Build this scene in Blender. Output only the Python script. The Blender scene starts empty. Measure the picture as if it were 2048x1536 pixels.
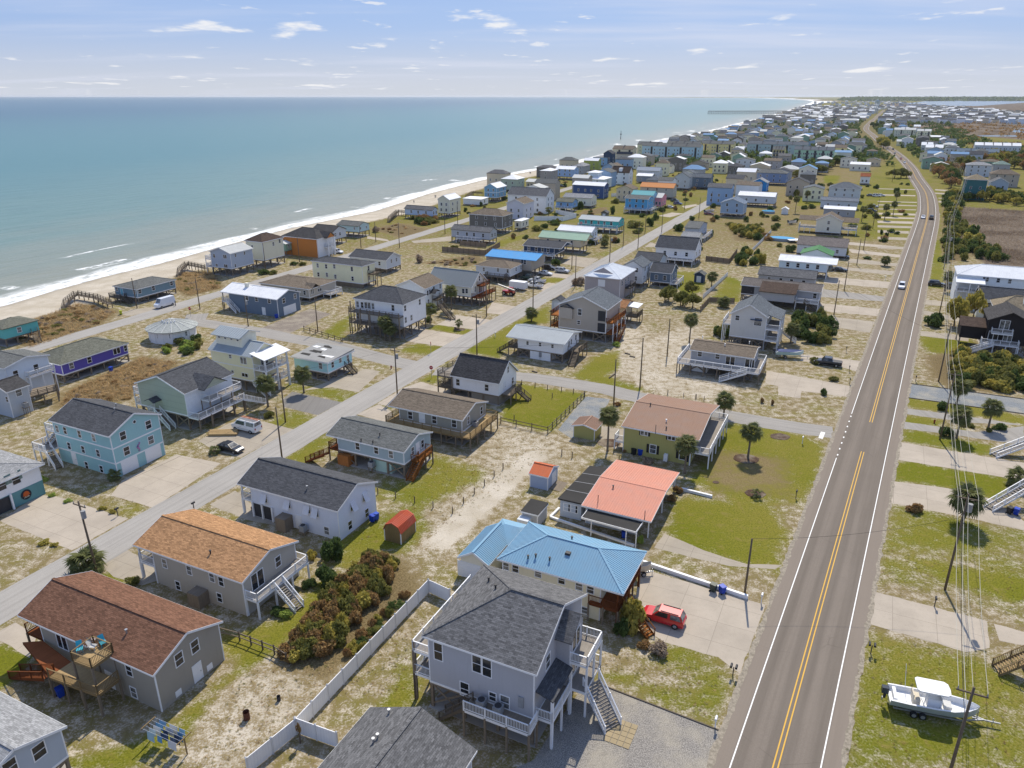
import bpy,math,random
import numpy as np
from mathutils import Vector,Matrix
random.seed(7);RNG=np.random.default_rng(11)
rad=math.radians
SC=bpy.context.scene
COL=SC.collection

# ------------------------------------------------------------------ camera
FPX,CX,CY,YH,CAMH=1490.0,1024.0,768.0,191.0,55.0
PITCH=math.atan((CY-YH)/FPX)
cam=bpy.data.cameras.new('camera');camo=bpy.data.objects.new('camera',cam);COL.objects.link(camo)
cam.sensor_width=36.0;cam.lens=36.0*FPX/2048.0;cam.clip_start=1.0;cam.clip_end=60000.0
camo.location=(0,0,CAMH);camo.rotation_euler=(rad(90)-PITCH,0,0)
SC.camera=camo

# ------------------------------------------------------------------ sky and sun
SUN_EL,SUN_AZ=rad(50.0),rad(13.0)
w=bpy.data.worlds.new('World');SC.world=w;w.use_nodes=True
nt=w.node_tree;nt.nodes.clear();N=nt.nodes.new;LK=nt.links.new
out=N('ShaderNodeOutputWorld');bg=N('ShaderNodeBackground');bg.inputs['Strength'].default_value=0.070
sky=N('ShaderNodeTexSky');sky.sky_type='NISHITA';sky.sun_disc=False
sky.sun_elevation=SUN_EL;sky.sun_rotation=SUN_AZ;sky.altitude=50;sky.air_density=1.0;sky.dust_density=0.6;sky.ozone_density=2.0
tc=N('ShaderNodeTexCoord');sep=N('ShaderNodeSeparateXYZ');LK(tc.outputs['Generated'],sep.inputs[0])
def wmath(op,a,b=None,clamp=False):
    n=N('ShaderNodeMath');n.operation=op;n.use_clamp=clamp
    for i,q in enumerate((a,b)):
        if q is None: continue
        if isinstance(q,(int,float)): n.inputs[i].default_value=q
        else: LK(q,n.inputs[i])
    return n.outputs[0]
zc=wmath('MAXIMUM',sep.outputs[2],0.006)
def cloud_layer(sx,sy,scale,lo,hi,detail,lift,seed,flat=0.06):
    den=wmath('ADD',zc,flat)
    cx_=wmath('MULTIPLY',wmath('DIVIDE',sep.outputs[0],den),sx);cy_=wmath('MULTIPLY',wmath('DIVIDE',sep.outputs[1],den),sy)
    cb=N('ShaderNodeCombineXYZ');LK(cx_,cb.inputs[0]);LK(cy_,cb.inputs[1]);cb.inputs[2].default_value=seed
    no=N('ShaderNodeTexNoise');no.inputs['Scale'].default_value=scale;no.inputs['Detail'].default_value=detail;no.inputs['Roughness'].default_value=0.55
    LK(cb.outputs[0],no.inputs['Vector'])
    mr=N('ShaderNodeMapRange');mr.interpolation_type='SMOOTHSTEP';mr.inputs[1].default_value=lo;mr.inputs[2].default_value=hi
    LK(no.outputs[0],mr.inputs[0])
    return wmath('MULTIPLY',mr.outputs[0],lift)
cum=cloud_layer(0.9,0.55,1.15,0.60,0.69,7.0,0.9,4.3)
cum2=cloud_layer(1.2,0.8,2.1,0.63,0.71,6.0,0.75,8.8)
cir=cloud_layer(0.35,1.1,0.75,0.45,0.8,4.0,0.6,9.1)
hz=N('ShaderNodeMapRange');hz.interpolation_type='SMOOTHSTEP';hz.inputs[1].default_value=0.085;hz.inputs[2].default_value=-0.01;hz.inputs[4].default_value=0.85
LK(sep.outputs[2],hz.inputs[0])
def wmix(fac,a,col):
    m=N('ShaderNodeMix');m.data_type='RGBA';LK(fac,m.inputs[0])
    LK(a,m.inputs[6])
    m.inputs[7].default_value=(*col,1)
    return m.outputs[2]
tint=N('ShaderNodeMix');tint.data_type='RGBA';tint.inputs[0].default_value=0.6;LK(sky.outputs[0],tint.inputs[6]);tint.inputs[7].default_value=(4.6,6.9,13.0,1)
s1=wmix(hz.outputs[0],tint.outputs[2],(8.9,9.3,9.9))
s2=wmix(cir,s1,(9.4,9.9,11.6))
s3=wmix(cum2,s2,(11.2,11.4,12.0))
s4=wmix(cum,s3,(12.0,12.0,12.2))
LK(s4,bg.inputs[0]);LK(bg.outputs[0],out.inputs[0])
sl=bpy.data.lights.new('sun','SUN');sl.energy=4.7;sl.angle=rad(0.53);sl.color=(1.0,0.915,0.77)
so=bpy.data.objects.new('sun',sl);COL.objects.link(so)
so.rotation_euler=(rad(90)-SUN_EL,0,math.pi-SUN_AZ);so.location=(0,0,200)
vs=SC.view_settings;vs.view_transform='Standard';vs.look='None';vs.exposure=0.12;vs.gamma=1.0;vs.use_curve_mapping=False
cy=SC.cycles;cy.max_bounces=6;cy.diffuse_bounces=3;cy.glossy_bounces=2;cy.transmission_bounces=3;cy.volume_bounces=0;cy.transparent_max_bounces=6

# ------------------------------------------------------------------ survey helpers: a picture point seen at a known height -> a place on the ground
CP,SP=math.cos(PITCH),math.sin(PITCH)
K={1:(0,1100,3.522),2:(480,1100,3.522),3:(960,1100,3.522),4:(1468,1100,3.522),5:(0,740,3.938),6:(460,740,3.938),7:(900,740,3.938),8:(1250,740,3.938),9:(1648,740,4.267),10:(0,540,5.12),11:(360,540,5.12),12:(660,540,5.12),13:(980,540,5.12),14:(1320,540,5.12),15:(1648,480,5.12),16:(360,400,5.12),17:(660,400,5.12),18:(1000,340,5.12),19:(1380,340,5.12),20:(860,270,6.827),21:(1100,230,6.827),22:(1380,180,6.024),23:(1700,180,5.885),24:(1780,330,7.642)}
def px(q):
    if len(q)==3:
        a,b,s=K[q[0]];return a+q[1]/s,b+q[2]/s
    return q
def ray(q):
    x,y=px(q);u,v=x-CX,y-CY
    return Vector((u,FPX*CP-v*SP,-(v*CP+FPX*SP)))
def P(q,z=0.0):
    d=ray(q);t=(z-CAMH)/d.z
    return Vector((d.x*t,d.y*t,z))
def proj(w):
    Z=w[2]-CAMH;zc_=w[1]*CP-Z*SP
    return CX+FPX*w[0]/zc_,CY-FPX*(w[1]*SP+Z*CP)/zc_

# ------------------------------------------------------------------ mesh collector
class MB:
    def __init__(s): s.v=[];s.f=[];s.m=[]
    def add(s,vs,fs,mi=0):
        o=len(s.v);s.v+=[tuple(p) for p in vs];s.f+=[tuple(i+o for i in q) for q in fs];s.m+=[mi]*len(fs);return s
    def box(s,x0,x1,y0,y1,z0,z1,mi=0):
        return s.add([(x0,y0,z0),(x1,y0,z0),(x1,y1,z0),(x0,y1,z0),(x0,y0,z1),(x1,y0,z1),(x1,y1,z1),(x0,y1,z1)],
                     [(3,2,1,0),(4,5,6,7),(0,1,5,4),(1,2,6,5),(2,3,7,6),(3,0,4,7)],mi)
    def beam(s,a,b,w,h,mi=0):
        a,b=Vector(a),Vector(b);d=(b-a)
        if d.length < 1e-6: return s
        d.normalize();up=Vector((0,0,1)) if abs(d.z) < 0.95 else Vector((1,0,0))
        r=d.cross(up).normalized()*(w/2);u=r.normalized().cross(d)*(h/2)
        vs=[]
        for p in (a,b): vs+=[p-r-u,p+r-u,p+r+u,p-r+u]
        return s.add(vs,[(3,2,1,0),(4,5,6,7),(0,1,5,4),(1,2,6,5),(2,3,7,6),(3,0,4,7)],mi)
    def cyl(s,a,b,r0,r1=None,n=8,mi=0,caps=True):
        a,b=Vector(a),Vector(b);r1=r0 if r1 is None else r1;d=(b-a).normalized()
        up=Vector((0,0,1)) if abs(d.z) < 0.95 else Vector((1,0,0));x=d.cross(up).normalized();y=d.cross(x)
        vs=[p+(x*math.cos(t)+y*math.sin(t))*r for p,r in ((a,r0),(b,r1)) for t in [2*math.pi*i/n for i in range(n)]]
        fs=[(i,n+i,n+(i+1) % n,(i+1) % n) for i in range(n)]
        if caps: fs+=[tuple(range(n)),tuple(range(2*n-1,n-1,-1))]
        return s.add(vs,fs,mi)
    def tube(s,pts,r,n=5,mi=0):
        pts=[Vector(p) for p in pts];vs=[]
        rr=r if isinstance(r,(list,tuple)) else [r]*len(pts)
        for i,p in enumerate(pts):
            d=(pts[min(i+1,len(pts)-1)]-pts[max(i-1,0)]).normalized()
            up=Vector((0,0,1)) if abs(d.z) < 0.9 else Vector((1,0,0));x=d.cross(up).normalized();y=d.cross(x)
            vs+=[p+(x*math.cos(2*math.pi*k/n)+y*math.sin(2*math.pi*k/n))*rr[i] for k in range(n)]
        fs=[(i*n+k,(i+1)*n+k,(i+1)*n+(k+1) % n,i*n+(k+1) % n) for i in range(len(pts)-1) for k in range(n)]
        fs+=[tuple(range(n)),tuple(range(len(vs)-1,len(vs)-n-1,-1))]
        return s.add(vs,fs,mi)
    def prism(s,pts,z0,z1,mi=0):
        pts=list(pts);n=len(pts)
        ar=sum(pts[i][0]*pts[(i+1) % n][1]-pts[(i+1) % n][0]*pts[i][1] for i in range(n))
        if ar < 0: pts=pts[::-1]
        return s.add([(p[0],p[1],z0) for p in pts]+[(p[0],p[1],z1) for p in pts],
                     [tuple(range(n-1,-1,-1)),tuple(range(n,2*n))]+[(i,(i+1) % n,n+(i+1) % n,n+i) for i in range(n)],mi)
    def slab(s,pts,t,mi=0):
        n=len(pts);pts=[Vector(p) for p in pts]
        nm=(pts[1]-pts[0]).cross(pts[2]-pts[0])
        if nm.z < 0: pts=pts[::-1]
        lo=[p-Vector((0,0,t)) for p in pts]
        return s.add(pts+lo,[tuple(range(n)),tuple(range(2*n-1,n-1,-1))]+[(i,n+i,n+(i+1) % n,(i+1) % n) for i in range(n)],mi)
    def mesh(s,name,mats,smooth=False,uv=True):
        me=bpy.data.meshes.new(name);me.from_pydata(s.v,[],s.f)
        for m in (mats if isinstance(mats,(list,tuple)) else [mats]): me.materials.append(m)
        if any(s.m): me.polygons.foreach_set('material_index',s.m)
        if smooth: me.polygons.foreach_set('use_smooth',[True]*len(s.f))
        if uv:
            ul=me.uv_layers.new(name='UVMap');co=np.array(s.v,dtype=np.float64);d=np.zeros((len(me.loops),2),dtype=np.float32)
            k=0
            for fc in s.f:
                p=co[list(fc)];nm=np.cross(p[1]-p[0],p[2]-p[0]);L=np.linalg.norm(nm)
                nm=nm/L if L > 1e-12 else np.array([0,0,1.0])
                if abs(nm[2]) > 0.995: t=np.array([1.0,0,0])
                else: t=np.array([-nm[1],nm[0],0]);t/=np.linalg.norm(t)
                b=np.cross(nm,t);d[k:k+len(fc),0]=p @ t;d[k:k+len(fc),1]=p @ b;k+=len(fc)
            ul.data.foreach_set('uv',d.ravel())
        me.update();return me
    def build(s,name,mats,parent=None,smooth=False,uv=True,loc=None):
        return link(name,s.mesh(name,mats,smooth,uv),parent,loc)
def link(name,me,parent=None,loc=None,rot=None,scale=None):
    o=bpy.data.objects.new(name,me);COL.objects.link(o)
    if parent is not None: o.parent=parent
    if loc is not None: o.location=loc
    if rot is not None: o.rotation_euler=rot if isinstance(rot,(tuple,list)) else (0,0,rot)
    if scale is not None: o.scale=scale if isinstance(scale,(tuple,list)) else (scale,)*3
    return o
def tag(o,label=None,cat=None,group=None,kind=None):
    if label: o['label']=label
    if cat: o['category']=cat
    if group: o['group']=group
    if kind: o['kind']=kind
    return o
def empty(name,loc,rz=0.0,label=None,cat=None,group=None):
    o=link(name,None,None,loc,rz);o.empty_display_size=0.5
    return tag(o,label,cat,group)
MESHES={}
def cached(key,fn):
    if key not in MESHES: MESHES[key]=fn()
    return MESHES[key]

# ------------------------------------------------------------------ materials
MATS={}
class NB:
    def __init__(s,name):
        s.m=bpy.data.materials.new(name);s.m.use_nodes=True;s.t=s.m.node_tree;s.t.nodes.clear()
        s.o=s.n('ShaderNodeOutputMaterial');s.b=s.n('ShaderNodeBsdfPrincipled');s.l(s.b.outputs[0],s.o.inputs[0])
    def n(s,k): return s.t.nodes.new(k)
    def l(s,a,b): s.t.links.new(a,b)
    def coord(s,which='Object'):
        if which=='World':
            return s.n('ShaderNodeNewGeometry').outputs['Position']
        return s.n('ShaderNodeTexCoord').outputs[which]
    def noise(s,vec,scale,detail=3.0,rough=0.55,stretch=None):
        if stretch:
            mp=s.n('ShaderNodeMapping');mp.inputs['Scale'].default_value=stretch;s.l(vec,mp.inputs[0]);vec=mp.outputs[0]
        n=s.n('ShaderNodeTexNoise');n.inputs['Scale'].default_value=scale;n.inputs['Detail'].default_value=detail;n.inputs['Roughness'].default_value=rough
        s.l(vec,n.inputs['Vector']);return n.outputs[0]
    def math(s,op,a,b=None,clamp=False):
        n=s.n('ShaderNodeMath');n.operation=op;n.use_clamp=clamp
        for i,q in enumerate((a,b)):
            if q is None: continue
            if isinstance(q,(int,float)): n.inputs[i].default_value=q
            else: s.l(q,n.inputs[i])
        return n.outputs[0]
    def ramp(s,v,lo,hi,a=0.0,b=1.0):
        n=s.n('ShaderNodeMapRange');n.interpolation_type='SMOOTHSTEP'
        for i,q in enumerate((lo,hi,a,b)): n.inputs[i+1].default_value=q
        s.l(v,n.inputs[0]);return n.outputs[0]
    def mix(s,fac,a,b,mode='MIX'):
        n=s.n('ShaderNodeMix');n.data_type='RGBA';n.blend_type=mode
        for i,q in ((0,fac),(6,a),(7,b)):
            if isinstance(q,(int,float)): n.inputs[i].default_value=q
            elif isinstance(q,(tuple,list)): n.inputs[i].default_value=(*q[:3],1)
            else: s.l(q,n.inputs[i])
        return n.outputs[2]
    def bump(s,h,strength,dist):
        n=s.n('ShaderNodeBump');n.inputs['Strength'].default_value=strength;n.inputs['Distance'].default_value=dist
        s.l(h,n.inputs['Height']);s.l(n.outputs[0],s.b.inputs['Normal'])
    def fin(s,col,rough=0.7,spec=0.3,metal=0.0):
        if isinstance(col,(tuple,list)): s.b.inputs['Base Color'].default_value=(*col[:3],1)
        else: s.l(col,s.b.inputs['Base Color'])
        if isinstance(rough,(int,float)): s.b.inputs['Roughness'].default_value=rough
        else: s.l(rough,s.b.inputs['Roughness'])
        s.b.inputs['Specular IOR Level'].default_value=spec;s.b.inputs['Metallic'].default_value=metal
        return s.m
def mul(c,k): return tuple(min(1,x*k) for x in c)
def getmat(key,fn):
    if key not in MATS: MATS[key]=fn()
    return MATS[key]
def shingle(c,var=0.35):
    def f():
        b=NB('shingle');uv=b.coord('UV')
        br=b.n('ShaderNodeTexBrick');br.offset=0.5;br.inputs['Scale'].default_value=1.0
        br.inputs['Brick Width'].default_value=0.42;br.inputs['Row Height'].default_value=0.17;br.inputs['Mortar Size'].default_value=0.012;br.inputs['Mortar Smooth'].default_value=0.3;br.inputs['Bias'].default_value=0.0
        br.inputs[1].default_value=(*mul(c,1+var),1);br.inputs[2].default_value=(*mul(c,1-var),1);br.inputs[3].default_value=(*mul(c,0.45),1)
        b.l(uv,br.inputs[0])
        n1=b.noise(b.coord('Object'),0.5,3);n2=b.noise(b.coord('Object'),9.0,2);n3=b.noise(uv,0.8,3,0.6,(0.25,2.5,1))
        col=b.mix(b.ramp(n1,0.3,0.75,0.0,0.30),br.outputs[0],mul(c,0.6));col=b.mix(b.ramp(n2,0.35,0.7,0,0.35),col,mul(c,1.45));col=b.mix(b.ramp(n3,0.5,0.8,0,0.25),col,mul(c,1.6))
        b.bump(br.outputs[1],0.5,-0.015)
        return b.fin(col,0.95,0.06)
    return getmat(('sh',c,var),f)
def siding(c,step=0.16,vert=False):
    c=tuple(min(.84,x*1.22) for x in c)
    def f():
        b=NB('siding');uv=b.coord('UV');sp=b.n('ShaderNodeSeparateXYZ');b.l(uv,sp.inputs[0])
        fr=b.math('FRACT',b.math('DIVIDE',sp.outputs[0 if vert else 1],step))
        sh=b.ramp(fr,0.0,0.12,1.0,0.0)
        n1=b.noise(b.coord('Object'),0.7,4);n2=b.noise(uv,1.2,3,0.6,(3.0,0.3,1))
        col=b.mix(b.ramp(n1,0.35,0.8,0,0.14),c,mul(c,0.72));col=b.mix(b.ramp(n2,0.5,0.8,0,0.22),col,mul(c,0.66));col=b.mix(b.math('MULTIPLY',sh,0.32),col,mul(c,0.4))
        b.bump(fr,0.35,0.02)
        return b.fin(col,0.7,0.14)
    return getmat(('si',c,step,vert),f)
def metalroof(c):
    def f():
        b=NB('painted_metal');uv=b.coord('UV')
        n1=b.noise(b.coord('Object'),0.6,4);n2=b.noise(uv,2.0,3,0.6,(2.5,0.15,1));n3=b.noise(b.coord('Object'),14,2)
        col=b.mix(b.ramp(n1,0.35,0.75,0,0.35),c,tuple(.55*x+.12 for x in c));col=b.mix(b.ramp(n2,0.45,0.8,0,0.4),col,mul(c,0.68));col=b.mix(b.ramp(n3,0.55,0.8,0,0.1),col,mul(c,1.2))
        return b.fin(col,0.7,0.07)
    return getmat(('mr',c),f)
def plain(c,rough=0.7,var=0.2,scale=1.5,spec=0.3,metal=0.0,name='paint'):
    def f():
        b=NB(name);n1=b.noise(b.coord('Object'),scale,4);n2=b.noise(b.coord('Object'),scale*8,2)
        col=b.mix(b.ramp(n1,0.3,0.75,0,0.6),c,mul(c,1-var));col=b.mix(b.ramp(n2,0.4,0.75,0,0.4),col,mul(c,1-var))
        return b.fin(col,rough,spec,metal)
    return getmat(('pl',c,rough,var,scale,metal),f)
def wood(c,step=0.14):
    def f():
        b=NB('wood');uv=b.coord('UV');sp=b.n('ShaderNodeSeparateXYZ');b.l(uv,sp.inputs[0])
        fr=b.math('FRACT',b.math('DIVIDE',sp.outputs[0],step));fl=b.math('FLOOR',b.math('DIVIDE',sp.outputs[0],step))
        wn=b.n('ShaderNodeTexWhiteNoise');wn.noise_dimensions='1D';b.l(fl,wn.inputs['W'])
        n1=b.noise(uv,3.0,4,0.6,(4,0.5,1));n2=b.noise(b.coord('Object'),0.8,3)
        col=b.mix(b.ramp(n1,0.3,0.75,0,0.5),c,mul(c,0.65));col=b.mix(b.math('MULTIPLY',wn.outputs[0],0.35),col,mul(c,0.6));col=b.mix(b.ramp(n2,0.4,0.8,0,0.25),col,mul(c,1.4))
        col=b.mix(b.ramp(fr,0.0,0.1,0.6,0),col,mul(c,0.25))
        return b.fin(col,0.9,0.08)
    return getmat(('wd',c,step),f)
def concrete(c,joint=0.0):
    def f():
        b=NB('concrete');g=b.coord('World')
        n1=b.noise(g,0.22,5,0.65);n2=b.noise(g,2.2,4,0.65);n3=b.noise(g,18,2);n4=b.noise(g,0.7,6,0.75)
        col=b.mix(b.ramp(n1,0.35,0.72,0,0.55),c,mul(c,0.68));col=b.mix(b.ramp(n2,0.5,0.8,0,0.4),col,mul(c,0.62));col=b.mix(b.ramp(n3,0.4,0.7,0,0.25),col,mul(c,1.22));col=b.mix(b.ramp(n4,0.62,0.72,0,0.35),col,mul(c,0.55))
        if joint:
            rt=b.n('ShaderNodeMapping');rt.inputs['Rotation'].default_value=(0,0,rad(25.7));b.l(g,rt.inputs[0]);br=b.n('ShaderNodeTexBrick');br.offset=0.0;br.inputs['Scale'].default_value=1.0;br.inputs['Brick Width'].default_value=joint*1.3;br.inputs['Row Height'].default_value=joint;br.inputs['Mortar Size'].default_value=0.028;b.l(rt.outputs[0],br.inputs[0])
            br.inputs[1].default_value=(0,0,0,1);br.inputs[2].default_value=(1,1,1,1);sl_=b.n('ShaderNodeSeparateColor');b.l(br.outputs[0],sl_.inputs[0]);col=b.mix(b.math('MULTIPLY',sl_.outputs[0],0.16),col,mul(c,0.6));col=b.mix(b.math('MULTIPLY',br.outputs[1],0.55),col,mul(c,0.38))
            pass
        b.bump(n3,0.2,0.01)
        return b.fin(col,0.95,0.07)
    return getmat(('co',c,joint),f)
def gravel(c):
    def f():
        b=NB('gravel');g=b.coord('World')
        n1=b.noise(g,0.3,4);n2=b.noise(g,9.0,3,0.7);n3=b.noise(g,1.4,4,0.65)
        col=b.mix(b.ramp(n2,0.32,0.68),mul(c,0.5),mul(c,1.55));col=b.mix(b.ramp(n1,0.4,0.7,0,0.5),col,(0.40,0.36,0.28));col=b.mix(b.ramp(n3,0.5,0.75,0,0.4),col,mul(c,0.6))
        b.bump(n2,0.6,0.03)
        return b.fin(col,1.0,0.05)
    return getmat(('gv',c),f)
def leafmat(c1,c2,trans=0.38):
    def f():
        b=NB('foliage');oi=b.n('ShaderNodeObjectInfo');g=b.coord('Object')
        n1=b.noise(g,1.6,3);n2=b.noise(g,12,2)
        col=b.mix(b.ramp(n1,0.3,0.7),c1,c2);col=b.mix(b.ramp(n2,0.35,0.75,0,0.6),col,mul(c1,0.55));col=b.mix(b.math('MULTIPLY',oi.outputs['Random'],0.45),col,mul(c2,0.75))
        m=b.fin(col,0.7,0.1)
        tr=b.n('ShaderNodeBsdfTranslucent');mx=b.n('ShaderNodeMixShader');mx.inputs[0].default_value=trans
        b.l(col,tr.inputs[0]);b.l(b.b.outputs[0],mx.inputs[1]);b.l(tr.outputs[0],mx.inputs[2]);b.l(mx.outputs[0],b.o.inputs[0])
        return m
    return getmat(('lf',c1,c2),f)
def glassmat():
    def f():
        b=NB('window_glass');oi=b.n('ShaderNodeObjectInfo');sp=b.n('ShaderNodeSeparateXYZ');b.l(b.coord('UV'),sp.inputs[0])
        r=oi.outputs['Random']
        n1=b.noise(b.coord('Object'),1.7,2)
        blind=b.ramp(r,0.55,0.62)
        col=b.mix(b.math('MULTIPLY',blind,b.ramp(n1,0.4,0.6,0.3,1.0)),(0.018,0.022,0.028),(0.22,0.22,0.21))
        return b.fin(col,0.08,0.6)
    return getmat('glass',f)
def carpaint(c):
    def f():
        b=NB('car_paint');n1=b.noise(b.coord('Object'),2.0,3)
        col=b.mix(b.ramp(n1,0.4,0.8,0,0.15),c,mul(c,0.75));m=b.fin(col,0.28,0.5)
        b.b.inputs['Coat Weight'].default_value=0.6;b.b.inputs['Coat Roughness'].default_value=0.0755
        return m
    return getmat(('cp',c),f)
WHITE=(0.78,0.79,0.80)
M_white=plain(WHITE,0.5,0.10,0.8);M_glass=glassmat()
M_oldwood=wood((0.24,0.20,0.155));M_tan=wood((0.42,0.30,0.155));M_redwood=wood((0.26,0.088,0.035));M_greywood=wood((0.30,0.27,0.235));M_orwood=wood((0.42,0.165,0.05))
M_piling=plain((0.23,0.185,0.135),0.9,0.4,2.0,name='piling_wood');M_whitepost=M_white
M_black=plain((0.02,0.02,0.022),0.5,0.2);M_dark=plain((0.045,0.045,0.05),0.6,0.3);M_rubber=plain((0.018,0.018,0.018),0.8,0.2)
M_steel=plain((0.42,0.43,0.44),0.4,0.25,3.0,0.5,0.6,'metal');M_grey=plain((0.30,0.31,0.32),0.6,0.25)
M_conc=concrete((0.435,0.38,0.31),3.4);M_conc2=concrete((0.375,0.33,0.265),2.8);M_slab=concrete((0.36,0.34,0.31))

# ================================================================== THE SETTING
E1=Vector((math.sin(rad(25.7)),math.cos(rad(25.7)),0));NR=Vector((E1.y,-E1.x,0))
def st(n,t,z=0.0): return NR*n+E1*t+Vector((0,0,z))
SEA=-0.8
shore_px=[(0,607),(100,577),(200,550),(300,527),(420,494),(560,457),(640,441),(740,421),(850,386),(960,359),(1050,343),(1150,326),(1200,313),(1270,294),(1330,279),(1400,266),(1440,258),(1470,249),(1540,233),(1590,217),(1622,206),(1628,203),(1612,200),(1560,197.3),(1500,195.6)]
shore=[P(q,SEA) for q in shore_px]
d0=(shore[1]-shore[0]).normalized()
shore=[shore[0]-E1*900,shore[0]-E1*120]+shore+[shore[-1]+Vector((-9000,14000,0))]
SH=np.array([(p.x,p.y) for p in shore])
def shore_dist(X,Y):
    best=np.full(X.shape,1e18);sg=np.zeros(X.shape)
    for a,b in zip(SH[:-1],SH[1:]):
        d=b-a;L2=d @ d;t=np.clip(((X-a[0])*d[0]+(Y-a[1])*d[1])/L2,0,1)
        ex=X-(a[0]+t*d[0]);ey=Y-(a[1]+t*d[1]);q=ex*ex+ey*ey
        m=q < best;best=np.where(m,q,best);sg=np.where(m,np.sign(ex*d[1]-ey*d[0]),sg)
    return np.sqrt(best)*sg
def poly_sd(X,Y,pts):
    P2=np.array(pts);n=len(P2);best=np.full(X.shape,1e18);ins=np.zeros(X.shape,bool)
    for i in range(n):
        a,b=P2[i],P2[(i+1) % n];d=b-a;t=np.clip(((X-a[0])*d[0]+(Y-a[1])*d[1])/(d @ d+1e-9),0,1)
        best=np.minimum(best,(X-a[0]-t*d[0])**2+(Y-a[1]-t*d[1])**2)
        c=((a[1] > Y) !=(b[1] > Y));xi=(b[0]-a[0])*(Y-a[1])/(b[1]-a[1]+1e-12)+a[0];ins ^=c & (X < xi)
    return np.sqrt(best)*np.where(ins,1,-1)
def axis(lo,a,b,hi,step,g=1.16):
    mid=list(np.arange(a,b+1e-6,step));L=[];s=step;x=a
    while x > lo: s*=g;x-=s;L.append(x)
    R=[];s=step;x=mid[-1]
    while x < hi: s*=g;x+=s;R.append(x)
    return np.array(L[::-1]+mid+R)
def gridmesh(name,xs,ys,Z,attrs,mat,keep=None):
    nx,ny=len(xs),len(ys);X,Y=np.meshgrid(xs,ys)
    co=np.stack([X,Y,Z],-1).reshape(-1,3)
    i=np.arange(nx*ny).reshape(ny,nx);q=np.stack([i[:-1,:-1],i[:-1,1:],i[1:,1:],i[1:,:-1]],-1).reshape(-1,4)
    if keep is not None:
        kk=keep.ravel();q=q[kk[q].any(1)]
    me=bpy.data.meshes.new(name);me.vertices.add(len(co));me.vertices.foreach_set('co',co.astype(np.float32).ravel())
    me.loops.add(q.size);me.loops.foreach_set('vertex_index',q.astype(np.int32).ravel());me.polygons.add(len(q))
    me.polygons.foreach_set('loop_start',np.arange(0,q.size,4,dtype=np.int32));me.polygons.foreach_set('loop_total',np.full(len(q),4,np.int32))
    me.polygons.foreach_set('use_smooth',np.ones(len(q),bool))
    me.update(calc_edges=True)
    for k,a in attrs.items():
        at=me.attributes.new(k,'FLOAT','POINT');at.data.foreach_set('value',a.astype(np.float32).ravel())
    me.materials.append(mat);return link(name,me)

xs=axis(-24000,-150,330,16000,1.3,1.17);ys=axis(-260,35,520,30000,1.3,1.13)
GX,GY=np.meshgrid(xs,ys);SD=shore_dist(GX,GY)
def smooth_(t): t=np.clip(t,0,1);return t*t*(3-2*t)
lawn=np.full(GX.shape,0.49)+0.10*smooth_((GY-230)/150);dry=np.full(GX.shape,0.60)+0.15*smooth_((GY-230)/150);marsh=np.zeros(GX.shape);soil=np.zeros(GX.shape)
def smooth(t): t=np.clip(t,0,1);return t*t*(3-2*t)
def zone(arr,val,blur,pts,z=0.0):
    w_=[P(q,z) for q in pts];pp=[(p.x,p.y) for p in w_]
    x0,x1=min(p[0] for p in pp)-blur,max(p[0] for p in pp)+blur;y0,y1=min(p[1] for p in pp)-blur,max(p[1] for p in pp)+blur
    ix=slice(np.searchsorted(xs,x0),np.searchsorted(xs,x1)+1);iy=slice(np.searchsorted(ys,y0),np.searchsorted(ys,y1)+1)
    if ix.stop-ix.start < 1 or iy.stop-iy.start < 1: return
    m=smooth(poly_sd(GX[iy,ix],GY[iy,ix],pp)/(2*blur)+0.5);arr[iy,ix]=arr[iy,ix]*(1-m)+val*m
# wider districts first
zone(lawn,0.50,6,[(1500,560),(1820,480),(1850,380),(1750,260),(1640,250),(1540,330),(1330,480)])
zone(lawn,0.48,4,[(15,320,0),(15,830,0),(15,600,600),(15,440,950),(15,360,1230),(15,0,1200),(15,-300,560),(15,0,60)])
zone(lawn,0.62,5,[(1700,480),(1835,480),(1850,360),(1790,310),(1700,380)])
zone(lawn,0.5,5,[(14,1400,700),(14,1900,600),(14,2048,700),(14,2000,1050),(14,1400,900)])
zone(dry,0.48,4,[(14,-100,700),(14,350,560),(14,450,800),(14,900,1150),(14,500,1330),(14,0,1280),(13,1250,1000),(13,1350,400)])
zone(lawn,0.37,4,[(14,-100,700),(14,350,560),(14,450,800),(14,900,1150),(14,500,1330),(14,0,1280),(13,1250,1000),(13,1350,400)])
zone(lawn,0.34,5,[(7,400,400),(7,850,560),(7,900,700),(7,560,800),(7,-100,1400),(7,-250,1400),(7,250,700)])
zone(dry,0.5,5,[(7,400,400),(7,850,560),(7,900,700),(7,560,800),(7,-100,1400),(7,-250,1400),(7,250,700)])
zone(lawn,0.32,2,[(1,2043,780),(1,1750,820),(1,1450,1250),(1,1350,1500),(1,1800,1536),(2,100,1536),(2,700,800),(2,400,700)]);zone(dry,0.52,2,[(1,2043,780),(1,1750,820),(1,1450,1250),(1,1350,1500),(1,1800,1536),(2,100,1536),(2,700,800),(2,400,700)])
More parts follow.
